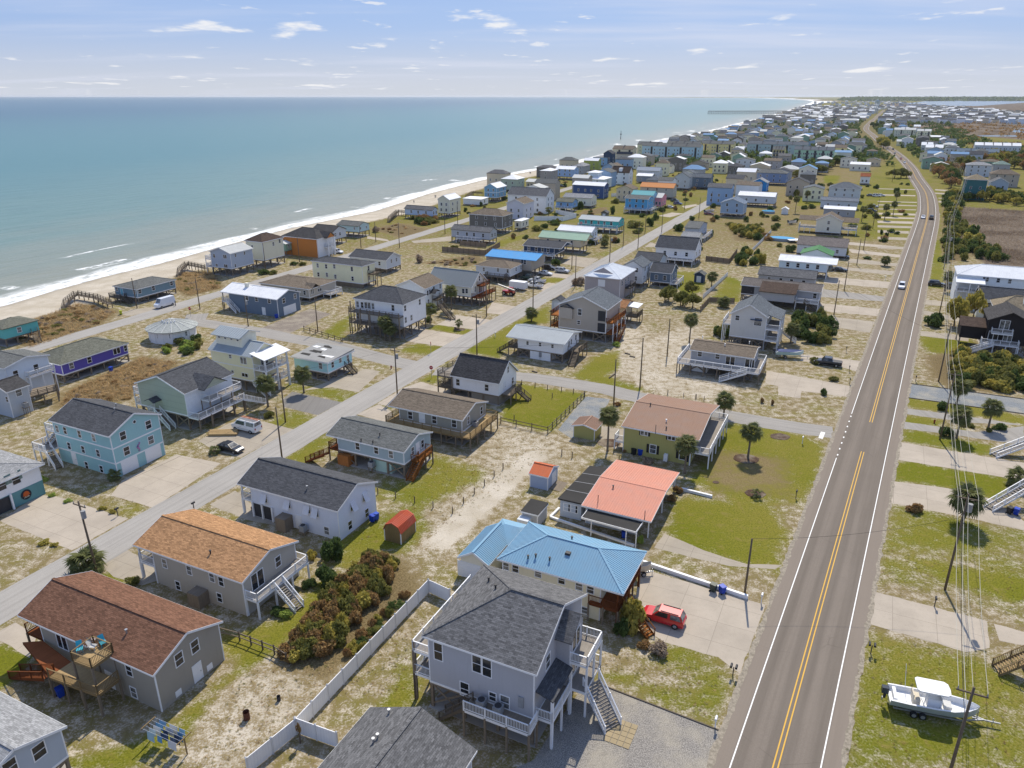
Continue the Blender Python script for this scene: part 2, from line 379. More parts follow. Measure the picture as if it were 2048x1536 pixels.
L_=[(0.62,1.5,[(8,800,395),(8,1380,500),(8,1560,610),(8,1500,830),(8,1400,1050),(8,900,1040),(8,520,870),(8,700,600)]),
 (0.64,2,[(8,400,1010),(8,1120,1060),(8,1240,1250),(8,1200,1536),(8,900,1520),(8,500,1390),(8,310,1290)]),
 (0.66,1.2,[(7,530,110),(7,1050,190),(7,770,490),(7,400,400)]),
 (0.58,3,[(6,1160,920),(6,1400,880),(6,1570,690),(6,2048,780),(6,1950,900),(6,1500,1080),(6,1150,960)]),
 (0.58,2,[(6,880,1350),(6,1160,1120),(6,1480,1080),(6,1560,1250),(6,1400,1450),(6,1100,1536),(6,880,1536)]),
 (0.68,1.5,[(1,1230,1250),(1,1700,800),(1,1560,640),(1,1850,520),(1,2043,480),(2,600,180),(2,700,220),(2,400,560),(1,1850,780),(1,1500,1000),(1,1300,1300),(1,900,1536),(1,450,1536)]),
 (0.8,1,[(1,-60,680),(1,195,770),(1,20,960),(1,-60,960)]),(0.75,1,[(1,760,150),(1,1000,260),(1,900,240),(1,700,200)]),
 (0.62,1.5,[(13,860,1100),(13,1050,900),(13,1330,820),(13,1330,1000),(13,1180,1080),(13,1560,1230),(13,1200,1180)]),
 (0.64,1.5,[(12,1400,830),(12,1900,540),(13,600,360),(13,600,540),(13,300,560),(13,80,900),(12,1740,900)]),
 (0.55,2,[(4,930,560),(4,1700,760),(4,2043,900),(4,2200,1536),(4,770,1536)]),
 (0.47,2,[(4,1040,0),(4,2200,-100),(4,2200,370),(4,1500,280),(4,1000,280)]),(0.7,1.5,[(4,1300,80),(4,1700,150),(4,2043,210),(4,2043,360),(4,1500,200)]),
 (0.62,1,[(9,630,770),(9,1590,930),(9,1500,1100),(9,1380,1080),(9,1040,1000),(9,600,930)]),
 (0.55,1.5,[(9,560,1150),(9,1707,1390),(9,1707,1536),(9,500,1536)]),(0.62,0.8,[(9,690,380),(9,1000,430),(9,1000,480),(9,680,450)]),(0.62,.8,[(9,710,240),(9,1330,310),(9,1707,400),(9,1707,460),(9,1200,380),(9,700,310)]),
 (0.6,.8,[(9,680,510),(9,1000,560),(9,1430,640),(9,1430,730),(9,900,640),(9,670,610)]),
 (0.60,1.5,[(14,500,330),(14,690,60),(14,830,120),(14,820,320)]),(0.6,1.5,[(14,100,20),(14,460,20),(14,440,220),(14,240,260)]),
 (0.66,1.5,[(2,980,960),(2,1180,870),(2,1290,1000),(2,1200,1120),(2,990,1120)]),(0.42,1.5,[(2,700,1050),(2,1300,400),(2,1400,330),(2,1200,600),(2,1150,950),(2,900,1130)]),
 (0.55,1.2,[(3,770,860),(3,1650,1240),(3,1760,950),(3,1680,760),(3,1320,660),(3,1250,800),(3,1600,950),(3,1500,1050),(3,1000,850)]),
 (0.5,2,[(5,720,1050),(5,860,990),(5,1190,1080),(5,1040,1170)]),(0.55,1,[(6,420,100),(6,1020,180),(6,880,250),(6,480,160)]),(0.55,1,[(6,300,440),(6,420,300),(6,680,370),(6,510,465)]),
 (0.6,1,[(12,700,830),(12,870,750),(12,1180,790),(12,1030,870)]),(0.6,1,[(12,1000,600),(12,1100,560),(12,1480,620),(12,1380,665)]),(0.6,1.5,[(11,1450,640),(11,1750,450),(11,1650,720)]),
 (0.6,1,[(12,920,1130),(12,1100,1040),(12,1100,1160)]),(0.62,1.2,[(6,440,690),(6,760,490),(6,800,560),(6,600,720)]),(0.6,.8,[(6,1170,260),(6,1300,195),(6,1300,300)]),
 (0.6,1.5,[(13,380,70),(13,800,90),(13,700,130),(13,500,130)]),(0.6,2,[(17,1700,430),(17,1950,360),(17,2000,380),(17,1750,470)]),(0.5,3,[(18,950,880),(18,1150,800),(18,1250,800),(18,1050,900)]),
 (0.66,2,[(15,960,980),(15,1480,1020),(15,1400,1200),(15,1100,1150)]),(0.6,1.5,[(15,1130,0),(15,1250,0),(15,1200,500),(15,1060,490)]),(0.62,2,[(19,1130,230),(19,1350,230),(19,1340,360),(19,1100,370)]),(0.66,2,[(19,1380,60),(19,1530,60),(19,1500,140),(19,1380,130)])]
for v,b_,pts in L_: zone(lawn,min(v+.09,.9),b_,pts)
zone(lawn,0.52,2.5,[(8,700,620),(8,1300,700),(8,1300,1000),(8,750,960),(8,600,800)])
zone(dry,0.95,1.5,[(8,700,620),(8,1300,700),(8,1300,1000),(8,750,960),(8,600,800)])
for pts in ([(10,90,590),(10,500,450),(10,800,340),(10,1190,430),(10,1000,560),(10,640,690),(10,300,800),(10,200,740)],[(10,700,1250),(10,1450,900),(10,1820,950),(10,1300,1330),(10,600,1400)],
            [(2,330,800),(2,700,250),(2,1000,30),(2,1130,100),(2,1250,260),(2,900,600),(2,600,900)],[(16,0,740),(16,330,740),(16,420,900),(16,100,980),(16,-60,900)],[(17,430,300),(17,700,240),(17,900,280),(17,1000,300),(17,740,380)],
            [(17,980,640),(17,1500,560),(17,1560,620),(17,1400,680)],[(18,860,420),(18,1080,380),(18,1080,440),(18,820,470)],[(24,820,560),(24,1000,500),(24,1050,900),(24,860,1300)],[(15,1200,0),(15,1500,0),(15,1450,200),(15,1250,220)],
            [(15,1080,1200),(15,1400,1150),(15,2048,1250),(15,2048,1536),(15,1330,1536),(15,1150,1400)],[(19,400,560),(19,770,590),(19,700,740),(19,480,720)]):
    zone(dry,0.92,2.0,pts);zone(lawn,0.22,2.0,pts);zone(soil,0.55,2.0,pts)
for pts in ([(24,1080,640),(24,2048,700),(24,3000,760),(24,3300,1600),(24,1500,1560),(24,1000,1150),(24,950,1000)],[(23,480,330),(23,2048,330),(23,3600,330),(23,3600,640),(23,1500,560),(23,900,500),(23,480,420)],[(23,380,150),(23,1200,150),(23,2400,150),(23,3600,200),(23,3600,330),(23,1100,290),(23,420,250)]):
    zone(marsh,1.0,8,pts)
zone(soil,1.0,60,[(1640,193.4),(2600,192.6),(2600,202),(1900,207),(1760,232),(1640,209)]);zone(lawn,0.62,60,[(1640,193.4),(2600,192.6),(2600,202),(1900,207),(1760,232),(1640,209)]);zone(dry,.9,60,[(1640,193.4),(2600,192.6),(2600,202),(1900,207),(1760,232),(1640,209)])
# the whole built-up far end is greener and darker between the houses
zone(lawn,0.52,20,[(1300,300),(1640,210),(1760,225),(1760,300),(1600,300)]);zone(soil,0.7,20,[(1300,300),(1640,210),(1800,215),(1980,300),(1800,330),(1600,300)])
for off in (-.9,.9):
    a_,c_=P((7,-100,1380)),P((7,690,660));d_=(c_-a_).normalized();r_=Vector((d_.y,-d_.x,0));q_=[a_+r_*(off-.5),c_+r_*(off-.5),c_+r_*(off+.5),a_+r_*(off+.5)]
    zone(lawn,0.0,.8,[proj(p) for p in q_]);zone(dry,0.1,.8,[proj(p) for p in q_])
# beach
bs=smooth((SD-20)/10.0);lawn*=bs;dry=dry*bs+0.02*(1-bs);soil*=bs
wet=1-smooth((SD-1.0)/7.0)
GZ=np.where(SD > 0,SEA-0.05+0.85*smooth(SD/24.0),np.maximum(SEA-0.05+SD*0.03,-6))
def ground_mat():
    b=NB('ground_cover');g=b.coord('World')
    def at(nm): a=b.n('ShaderNodeAttribute');a.attribute_name=nm;return a.outputs['Fac']
    n0=b.noise(g,0.035,4,0.6);n1=b.noise(g,0.16,4,0.6);n2=b.noise(g,0.75,5,0.68);n3=b.noise(g,4.5,4,0.7);n4=b.noise(g,20,2,0.6)
    sand=b.mix(b.ramp(n1,0.35,0.7),(0.46,0.405,0.315),(0.57,0.515,0.425));sand=b.mix(b.ramp(n3,0.45,0.75,0,0.35),sand,(0.33,0.28,0.205))
    s_dry=b.math('ADD',b.math('ADD',b.math('MULTIPLY',n2,0.50),b.math('MULTIPLY',n3,0.50)),b.math('MULTIPLY',b.math('SUBTRACT',at('dry'),0.5),0.55))
    f_dry=b.ramp(s_dry,0.44,0.60)
    dryc=b.mix(b.ramp(n3,0.35,0.65),(0.15,0.112,0.05),(0.275,0.215,0.11));dryc=b.mix(at('soil'),dryc,b.mix(b.ramp(n3,0.4,0.62),(0.085,0.062,0.032),(0.19,0.14,0.075)))
    col=b.mix(f_dry,sand,dryc)
    s_gr=b.math('ADD',b.math('ADD',b.math('MULTIPLY',n1,0.34),b.math('ADD',b.math('MULTIPLY',n2,0.36),b.math('MULTIPLY',n3,0.30))),b.math('MULTIPLY',b.math('SUBTRACT',at('lawn'),0.5),0.95))
    f_gr=b.ramp(s_gr,0.45,0.66)
    gr=b.mix(b.ramp(n0,0.35,0.65),(0.165,0.175,0.014),(0.235,0.205,0.038));gr=b.mix(b.ramp(n3,0.38,0.68),gr,(0.105,0.115,0.012));gr=b.mix(b.ramp(n2,0.5,0.75,0,0.6),gr,(0.265,0.20,0.075))
    col=b.mix(f_gr,col,gr)
    mc=b.mix(b.ramp(n2,0.35,0.65),(0.145,0.105,0.075),(0.26,0.215,0.165));mc=b.mix(b.ramp(n0,0.46,0.58),mc,(0.085,0.058,0.038));mc=b.mix(b.ramp(n3,0.4,0.65,0,0.5),mc,(0.07,0.055,0.035))
    col=b.mix(b.ramp(b.math('ADD',at('marsh'),b.math('MULTIPLY',b.math('SUBTRACT',n1,0.5),0.8)),0.35,0.65),col,mc)
    col=b.mix(b.ramp(n4,0.35,0.7,0,0.3),col,b.mix(0.5,col,(0,0,0),'MULTIPLY'))
    col=b.mix(b.math('MULTIPLY',at('wet'),0.75),col,(0.20,0.165,0.12))
    hh=b.math('ADD',b.math('MULTIPLY',n3,0.6),b.math('MULTIPLY',n2,1.0));b.bump(hh,0.55,0.25)
    rr=b.ramp(at('wet'),0,1,0.92,0.45)
    return b.fin(col,rr,0.05)
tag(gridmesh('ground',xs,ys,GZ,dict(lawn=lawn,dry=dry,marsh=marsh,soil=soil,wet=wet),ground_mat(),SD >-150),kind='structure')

# ------------------------------------------------------------------ ocean
ox=axis(-26000,-420,300,9000,12,1.12);oy=axis(-300,40,900,30000,12,1.09)
OX,OY=np.meshgrid(ox,oy);OD=-shore_dist(OX,OY)
def sea_mat():
    b=NB('sea_water');g=b.coord('World')
    a=b.n('ShaderNodeAttribute');a.attribute_name='off';d=a.outputs['Fac']
    rot=b.n('ShaderNodeMapping');rot.inputs['Rotation'].default_value=(0,0,rad(25.7));b.l(g,rot.inputs[0]);v=rot.outputs[0]
    n1=b.noise(v,0.012,4,0.6,(2.2,0.6,1));n2=b.noise(v,0.06,4,0.6,(2.4,0.5,1));n3=b.noise(v,0.35,4,0.65,(1.8,0.7,1));n4=b.noise(g,1.6,3,0.6)
    dn=b.math('ADD',d,b.math('MULTIPLY',b.math('SUBTRACT',n1,0.5),90.0))
    col=b.mix(b.ramp(dn,5,130),(0.235,0.245,0.18),(0.125,0.215,0.18));col=b.mix(b.ramp(dn,90,420),col,(0.062,0.178,0.170));col=b.mix(b.ramp(dn,500,2600),col,(0.026,0.098,0.128))
    col=b.mix(b.ramp(n2,0.45,0.75,0,0.35),col,b.mix(0.6,col,(0.2,0.4,0.42),'MULTIPLY'))
    # broken white water: the swash, and a few breakers farther out
    f1=b.math('SUBTRACT',d,b.math('MULTIPLY',n2,19.0));foam=b.math('MULTIPLY',b.ramp(f1,0.5,-7.0),b.math('MULTIPLY',b.ramp(n4,0.25,0.5,0.55,1.0),b.ramp(n3,0.34,0.52,0.35,1.0)))
    wl=b.math('SUBTRACT',d,b.math('MULTIPLY',n1,60.0));wl=b.math('ABSOLUTE',b.math('SUBTRACT',wl,2.0))
    seg=b.ramp(b.noise(v,0.017,2,0.5,(1.0,1.0,1)),0.53,0.60)
    brk=b.math('MULTIPLY',b.math('MULTIPLY',b.ramp(wl,3.2,0.4),seg),b.ramp(n3,0.38,0.56))
    seg2=b.ramp(b.noise(v,0.03,2,0.5,(0.6,1.6,1)),0.60,0.66);w2=b.math('ABSOLUTE',b.math('SUBTRACT',f1,4.0))
    brk2=b.math('MULTIPLY',b.math('MULTIPLY',b.ramp(w2,5.0,1.0),seg2),b.ramp(n3,0.40,0.58))
    fo=b.math('MAXIMUM',b.math('MAXIMUM',foam,brk),brk2,True)
    col=b.mix(fo,col,(0.80,0.82,0.82))
    fade=b.ramp(d,300,4000,1.0,0.25)
    hh=b.math('MULTIPLY',b.math('ADD',b.math('MULTIPLY',n2,2.2),b.math('ADD',b.math('MULTIPLY',n3,0.7),b.math('MULTIPLY',n4,0.16))),fade);b.bump(hh,0.5,0.8)
    return b.fin(col,b.ramp(fo,0,1,0.28,0.8),0.28)
tag(gridmesh('ocean',ox,oy,np.full(OX.shape,SEA),dict(off=OD),sea_mat(),OD >-40),kind='structure')

# ------------------------------------------------------------------ roads
def spline(pts,step):
    pts=[Vector(p) for p in pts];out_=[]
    pp=[pts[0]*2-pts[1]]+pts+[pts[-1]*2-pts[-2]]
    for i in range(1,len(pp)-2):
        p0,p1,p2,p3=pp[i-1:i+3];n=max(1,int((p2-p1).length/step))
        for k in range(n):
            t=k/n;out_.append(0.5*((2*p1)+(p2-p0)*t+(2*p0-5*p1+4*p2-p3)*t*t+(3*p1-p0-3*p2+p3)*t**3))
    return out_+[pts[-1]]
def strip(name,line,o0,o1,z,mat,kind='structure',wob=0.0):
    n=len(line);co=[];uvs=[];acc=0
    for i,p in enumerate(line):
        d=(line[min(i+1,n-1)]-line[max(i-1,0)]);d.z=0;d.normalize();r=Vector((d.y,-d.x,0))
        if i: acc+=(p-line[i-1]).length
        a0=o0+(random.uniform(-wob,wob) if wob else 0);a1=o1+(random.uniform(-wob,wob) if wob else 0)
        for o_ in (a0,a1):
            q=p+r*o_;co.append((q.x,q.y,z));uvs.append((o_,acc))
    fs=[(2*i,2*i+1,2*i+3,2*i+2) for i in range(n-1)]
    me=bpy.data.meshes.new(name);me.from_pydata(co,[],fs);ul=me.uv_layers.new(name='UVMap')
    for l in me.loops: ul.data[l.index].uv=uvs[l.vertex_index]
    me.materials.append(mat);me.update();return tag(link(name,me),kind=kind)
def asphalt(c,tracks,patchy=0.3):
    def f():
        b=NB('asphalt');uv=b.coord('UV');g=b.coord('World');sp=b.n('ShaderNodeSeparateXYZ');b.l(uv,sp.inputs[0])
        n1=b.noise(g,0.15,5,0.6);n2=b.noise(g,12,3,0.7);n3=b.noise(uv,1.0,4,0.6,(1.6,0.03,1));n4=b.noise(g,0.9,6,0.75)
        col=b.mix(b.ramp(n1,0.3,0.7,0,patchy),c,mul(c,0.75));col=b.mix(b.ramp(n2,0.35,0.7,0,0.5),col,mul(c,1.35));col=b.mix(b.ramp(n3,0.4,0.7,0,0.45),col,mul(c,0.66))
        col=b.mix(b.ramp(n4,0.64,0.72,0,0.4),col,mul(c,0.5))
        vo=b.n('ShaderNodeTexVoronoi');vo.feature='DISTANCE_TO_EDGE';vo.inputs['Scale'].default_value=0.11;nz=b.n('ShaderNodeTexNoise');nz.inputs['Scale'].default_value=0.5;b.l(g,nz.inputs['Vector']);b.l(b.mix(0.08,g,nz.outputs[1],'ADD'),vo.inputs['Vector']);col=b.mix(b.math('MULTIPLY',b.ramp(vo.outputs[0],0.0,0.006,0.35,0),b.ramp(n1,.5,.6)),col,mul(c,0.4))
        if tracks:
            ax=b.math('ABSOLUTE',sp.outputs[0]);w1=b.math('ABSOLUTE',b.math('SUBTRACT',ax,1.75))
            tr=b.ramp(w1,0.25,0.95,0.0,1.0)
            col=b.mix(b.math('MULTIPLY',tr,b.ramp(ax,3.5,3.7,0.34,0.0)),col,mul(c,0.62))
            col=b.mix(b.ramp(ax,3.5,3.75,0.0,0.55),col,mul((c[0]*1.02,c[1],c[2]*0.98),1.22))
        b.bump(n2,0.3,0.01)
        return b.fin(col,0.97,0.06)
    return getmat(('as',c,tracks),f)
A_main=asphalt((0.196,0.168,0.14),True);A_st=asphalt((0.335,0.318,0.292),False,0.45);A_old=asphalt((0.305,0.288,0.262),False,0.5);A_dk=asphalt((0.21,0.20,0.185),False,0.5)
paint=lambda c: getmat(('rp',c),lambda: (lambda b: b.fin(b.mix(b.ramp(b.noise(b.coord('World'),3.0,5,0.75),0.55,0.72,0,0.75),c,(0.26,0.24,0.21)),0.7,0.3))(NB('road_paint')))
RW,RY=paint((0.78,0.78,0.75)),paint((0.62,0.36,0.045))
MR0=Vector((23.1,48.8,0));MD=Vector((math.sin(rad(29.35)),math.cos(rad(29.35)),0))
main_pts=[MR0-MD*90,MR0,MR0+MD*120,MR0+MD*260,MR0+MD*352,(219,399.3,0),(242.4,445.7,0),(257.5,478,0),(288.6,549.3,0),(330.3,642.7,0),(385,776.4,0),(455,960,0),(530,1150,0),(630,1400,0),(790,1740,0),(951,2069,0),(1186,2555,0),(1500,3200,0)]
main=spline(main_pts,6.0)
strip('main_road',main,-5.0,5.1,0.024,A_main,wob=0.10)
M_sandy=getmat('sandy',lambda: (lambda b: b.fin(b.mix(b.ramp(b.noise(b.coord('World'),2.5,4,.7),.35,.65),(0.20,0.175,0.135),(0.33,0.29,0.23)),.95,.2))(NB('road_grit')))
ml2=spline(main_pts,0.9)[:520]
strip('road_shoulder',ml2,-5.35,-4.85,0.027,M_sandy,wob=0.16);strip('road_shoulder',ml2,4.95,5.4,0.027,M_sandy,wob=0.16)
def sub(line,a,b): return [p for p in line if a <=(p-MR0).dot(MD) <=b] 
def seg(a,b): return [MR0+MD*t for t in np.linspace(a,b,max(2,int((b-a)/8)))]
GAP0,GAP1=(P((1722,903))-MR0).dot(MD),(P((1743,845))-MR0).dot(MD)
D0,D1=(P((8,1650,690))-MR0).dot(MD),(P((8,1775,345))-MR0).dot(MD)
far_l=[p for p in main if (p-MR0).dot(MD) > 200]
for o in (-0.2,0.2):
    strip('centre_line',seg(-90,GAP0),o-0.06,o+0.06,0.030,RY);strip('centre_line',seg(GAP1,200)+far_l,o-0.06,o+0.06,0.030,RY)
strip('edge_line',seg(-90,200)+far_l,3.42,3.54,0.030,RW)
strip('edge_line',seg(-90,D0),-3.54,-3.42,0.030,RW);strip('edge_line',seg(D1,200)+far_l,-3.54,-3.42,0.030,RW)
nd=8
for i in range(nd):
    t=D0+(D1-D0)*(i+0.5)/nd;strip('edge_dash',[MR0+MD*(t-0.3),MR0+MD*(t+0.3)],-3.56,-3.36,0.030,RW)
S2L=[st(-83.7,t) for t in np.arange(-40,540,6.0)]
strip('back_street',S2L,-3.1,3.1,0.020,A_st,wob=0.12)
S3L=spline([st(-172,0),st(-172,120),st(-172.5,240),st(-174.5,320),st(-177,400),st(-180,520)],8.0)
strip('beach_street',S3L,-2.9,2.9,0.017,A_st,wob=0.2)
strip('cross_street',spline([P(q) for q in ((11,180,450),(390,642),(516,663),(575,675),(672,692),(751,714),(850,736))],5.0),-2.8,2.8,0.014,A_old,wob=0.15)
strip('cross_street',spline([P(q) for q in ((870,742),(12,2048,1100),(13,600,1125),(13,1200,1225),(8,0,192),(8,800,358),(8,1400,460),(8,1640,490))],5.0),-2.6,2.6,0.014,A_old,wob=0.15)
for a,b_ in (((10,-200,1130),(10,-900,1400)),): pass
q0,q1=P((8,1560,490)),P((8,1540,540));strip('stop_line',[q0,q1],-0.35,0.35,0.030,RW)

M_grv=gravel((0.235,0.22,0.20));M_grvb=gravel((0.20,0.215,0.225));M_asd=A_dk;M_brn=gravel((0.21,0.18,0.15));M_shell=gravel((0.50,0.46,0.40))
def sheet(name,pts,mat,z):
    w_=[P(q) for q in pts];n=len(w_);co=[]
    for i,p in enumerate(w_):
        q=w_[(i+1) % n];k=max(1,min(24,int((q-p).length/1.2)));dd=(q-p);nn=Vector((dd.y,-dd.x,0)).normalized()
        for j in range(k):
            r=p.lerp(q,j/k)+(nn*random.uniform(-0.09,0.09) if j else Vector());co.append((r.x,r.y,z))
    ar=sum(co[i][0]*co[(i+1) % len(co)][1]-co[(i+1) % len(co)][0]*co[i][1] for i in range(len(co)))
    if ar < 0: co=co[::-1]
    return tag(MB().add(co,[tuple(range(len(co)))]).build(name,mat),kind='structure')
DRV=[('driveway',M_conc,[(5,960,870),(5,1390,665),(5,1740,735),(5,1210,1085),(5,870,990)]),('driveway',M_conc,[(5,0,1190),(5,290,985),(5,420,990),(5,1010,1170),(5,565,1420)]),
 ('driveway',M_conc2,[(5,1560,560),(5,1760,440),(6,120,370),(6,500,468),(6,80,690),(5,1700,640)]),('driveway',M_asd,[(6,420,230),(6,490,170),(6,880,255),(6,690,355),(6,420,290)]),
 ('parking_pad',M_conc2,[(11,1230,1240),(11,1800,1050),(11,1900,1010),(11,2048,1040),(11,1830,1250),(11,1550,1200)]),('driveway',M_conc2,[(6,-160,1060),(6,40,950),(6,380,1230),(6,130,1180)]),
 ('driveway',M_conc2,[(1,700,95),(1,900,0),(1,1100,130),(1,1110,215),(1,1000,250),(1,800,190)]),('driveway',M_conc,[(1,-60,600),(1,110,510),(1,260,600),(1,210,760)]),('driveway',M_conc,[(6,1000,350),(6,1170,270),(6,1280,330),(6,1260,420)]),
 ('driveway',M_conc,[(12,480,1370),(12,770,1200),(12,930,1145),(12,1240,1235),(12,1240,1330),(12,700,1420)]),('driveway',M_conc,[(12,780,720),(12,980,610),(12,1385,670),(12,1190,785),(12,870,745)]),
 ('driveway',M_conc,[(12,1090,560),(12,1290,460),(12,1670,515),(12,1480,610)]),('driveway',M_conc,[(12,1600,440),(12,1660,330),(12,1920,375),(12,1780,460)]),('driveway',M_conc2,[(18,640,960),(18,720,880),(18,1010,910),(18,880,1000)]),
 ('driveway',M_conc,[(18,380,1060),(18,560,1050),(18,740,1080),(18,680,1110),(18,500,1090)]),('driveway',M_conc,[(13,480,190),(13,600,130),(13,730,150),(13,560,220)]),('driveway',M_brn,[(11,810,605),(11,1330,395),(11,1550,450),(11,1100,660)]),
 ('gravel_driveway',M_grvb,[(7,1070,210),(7,1260,230),(7,1200,340),(7,1130,470),(7,960,540),(7,850,470)]),('patio',M_conc2,[(7,1180,440),(7,1420,470),(7,1420,600),(7,1300,620),(7,1180,540)]),
 ('front_walk',M_conc2,[(8,230,1400),(8,310,1290),(8,620,1420),(8,960,1530),(8,1240,1536),(8,1180,1570),(8,820,1545),(8,500,1470)]),('driveway',M_conc,[(3,1130,130),(3,1880,350),(3,2010,385),(3,1830,870),(3,1680,755),(3,1300,650),(3,1180,560),(3,1100,330)]),
 ('gravel_driveway',M_grv,[(3,760,920),(3,1650,1250),(3,1720,1310),(3,1600,1560),(3,100,1600),(3,380,1480),(3,520,1240)]),('driveway',M_conc,[(4,985,290),(4,1780,500),(4,1800,690),(4,1640,720),(4,950,520)]),
 ('driveway',M_conc,[(4,1830,520),(4,2100,590),(4,2100,680),(4,1870,640)]),('driveway',M_conc,[(9,600,950),(9,1060,1010),(9,1430,1100),(9,1707,1290),(9,1707,1370),(9,1180,1250),(9,570,1135)]),
 ('driveway',M_conc,[(9,650,615),(9,1800,810),(9,1707,945),(9,625,765)]),('driveway',A_old,[(9,680,440),(9,1300,530),(9,1707,480),(9,1707,640),(9,1000,540),(9,675,500)]),('driveway',A_old,[(9,695,325),(9,1250,400),(9,1707,470),(9,1250,450),(9,690,375)]),
 ('gravel_driveway',M_grvb,[(9,730,120),(9,1707,250),(9,1850,400),(9,720,235)]),('driveway',M_conc,[(14,1090,1030),(14,1960,1190),(14,1920,1300),(14,1450,1240),(14,1440,1315),(14,1210,1280),(14,1210,1190),(14,1080,1160)]),
 ('driveway',M_conc,[(14,1440,860),(14,2048,930),(14,2020,1040),(14,1870,1000),(14,1440,930)]),('driveway',M_conc2,[(15,30,780),(15,520,835),(15,470,950),(15,100,890)]),('driveway',M_conc,[(15,-100,640),(15,575,705),(15,545,780),(15,-100,720)]),
 ('driveway',A_old,[(15,-200,480),(15,625,580),(15,605,630),(15,-200,570)]),('driveway',M_conc,[(15,0,370),(15,680,430),(15,650,495),(15,0,440)]),('driveway',M_conc2,[(15,180,275),(15,720,320),(15,695,360),(15,200,305)]),
 ('driveway',M_conc2,[(15,270,190),(15,755,240),(15,740,270),(15,240,230)]),('driveway',M_conc,[(15,250,90),(15,795,155),(15,780,180),(15,280,130)]),('driveway',M_conc,[(15,250,20),(15,835,75),(15,820,95),(15,260,50)]),
 ('driveway',M_conc2,[(15,1040,610),(15,1350,640),(15,1330,690),(15,1030,660)]),('driveway',M_conc2,[(15,1030,720),(15,1450,810),(15,1440,850),(15,1010,760)]),('driveway',M_conc2,[(15,1000,930),(15,1480,990),(15,1480,1040),(15,980,980)]),
 ('driveway',M_conc2,[(10,1210,440),(10,1390,400),(10,1820,350),(10,1800,400),(10,1300,470)]),('driveway',M_conc,[(17,385,370),(17,590,405),(17,610,425),(17,380,395)]),('driveway',M_conc2,[(17,830,420),(17,1240,370),(17,1240,420),(17,860,440)]),
 ('sand_lot',None,None),('driveway',M_conc2,[(18,1480,790),(18,1540,740),(18,1600,760),(18,1590,790)]),('driveway',M_conc,[(18,1620,470),(18,1760,435),(18,1880,445),(18,1740,485)]),('driveway',M_conc,[(18,1860,370),(18,2000,350),(18,2040,360),(18,1900,395)])]
for i,(nm,m_,pts) in enumerate(DRV):
    if m_: sheet(nm,pts,m_,0.006+0.0002*(i % 12))
for y0,y1,xr in ((372,384,385),(462,478,390),(566,578,412),(616,632,412),(680,692,405),(745,772,405),(806,828,395),(866,900,355),(936,968,335),(1012,1050,290),(1112,1150,270),(1252,1290,215)):
    sheet('driveway',[(24,-190,y0-16),(24,xr,y0),(24,xr-4,y1),(24,-190,y1-16)],M_conc if y0 % 4 else M_conc2,0.008)
for y0,y1 in ((368,388),(420,440),(500,512),(545,572)): sheet('driveway',[(24,690 if y0<500 else 740,y0),(24,1000,y0+24),(24,1000,y1+24),(24,690 if y0<500 else 740,y1)],M_conc2,0.008)

# creeks and sound beyond the marsh
def creek_mat():
    b=NB('creek_water');n=b.noise(b.coord('World'),0.05,4);b.bump(n,0.2,0.3);return b.fin((0.075,0.125,0.155),0.2,0.5)
CW=getmat('creek',creek_mat)
for pts in ([(23,620,160),(23,900,130),(23,1180,112),(23,2048,98),(23,3400,92),(23,3400,180),(23,2048,150),(23,1500,188),(23,1200,185),(23,900,178)],[(23,1100,297),(23,1500,305),(23,2048,306),(23,2400,320),(23,2400,336),(23,1480,331),(23,1250,316)],
            [(23,1750,402),(23,1900,384),(23,2400,372),(23,2400,392),(23,1900,404)],[(23,1870,478),(23,1960,455),(23,2300,445),(23,2300,500),(23,1950,502)],[(23,1380,536),(23,1700,534),(23,2300,536),(23,2300,550),(23,1500,546)],[(23,1940,412),(23,2300,405),(23,2300,420),(23,1960,420)],[(23,900,186),(23,1250,192),(23,1220,206),(23,1000,200)]):
    sheet('creek',pts,CW,0.03)

# ================================================================== HOUSES
HANG=rad(-25.7)
def window_mesh(w,h,style):
    def f():
        b=MB();t=0.09 if w > 0.5 else 0.06
        b.box(-w/2-t,w/2+t,-0.05,0.01,-h/2-t,-h/2).box(-w/2-t,w/2+t,-0.05,0.01,h/2,h/2+t).box(-w/2-t,-w/2,-0.05,0.01,-h/2,h/2).box(w/2,w/2+t,-0.05,0.01,-h/2,h/2)
        if style=='hung': b.box(-w/2,w/2,-0.04,0.0,-0.03,0.03)
        if style=='pair': b.box(-0.06,0.06,-0.05,0.0,-h/2,h/2)
        if style=='grid':
            b.box(-w/2,w/2,-0.04,0.0,-0.03,0.03).box(-0.015,0.015,-0.035,0.0,0.03,h/2)
        return b.mesh('window',M_white,uv=False)
    return cached(('win',round(w,2),round(h,2),style),f)
def pane_mesh(w,h):
    return cached(('pane',round(w,2),round(h,2)),lambda: MB().box(-w/2,w/2,-0.015,0.005,-h/2,h/2).mesh('pane',M_glass,uv=False))
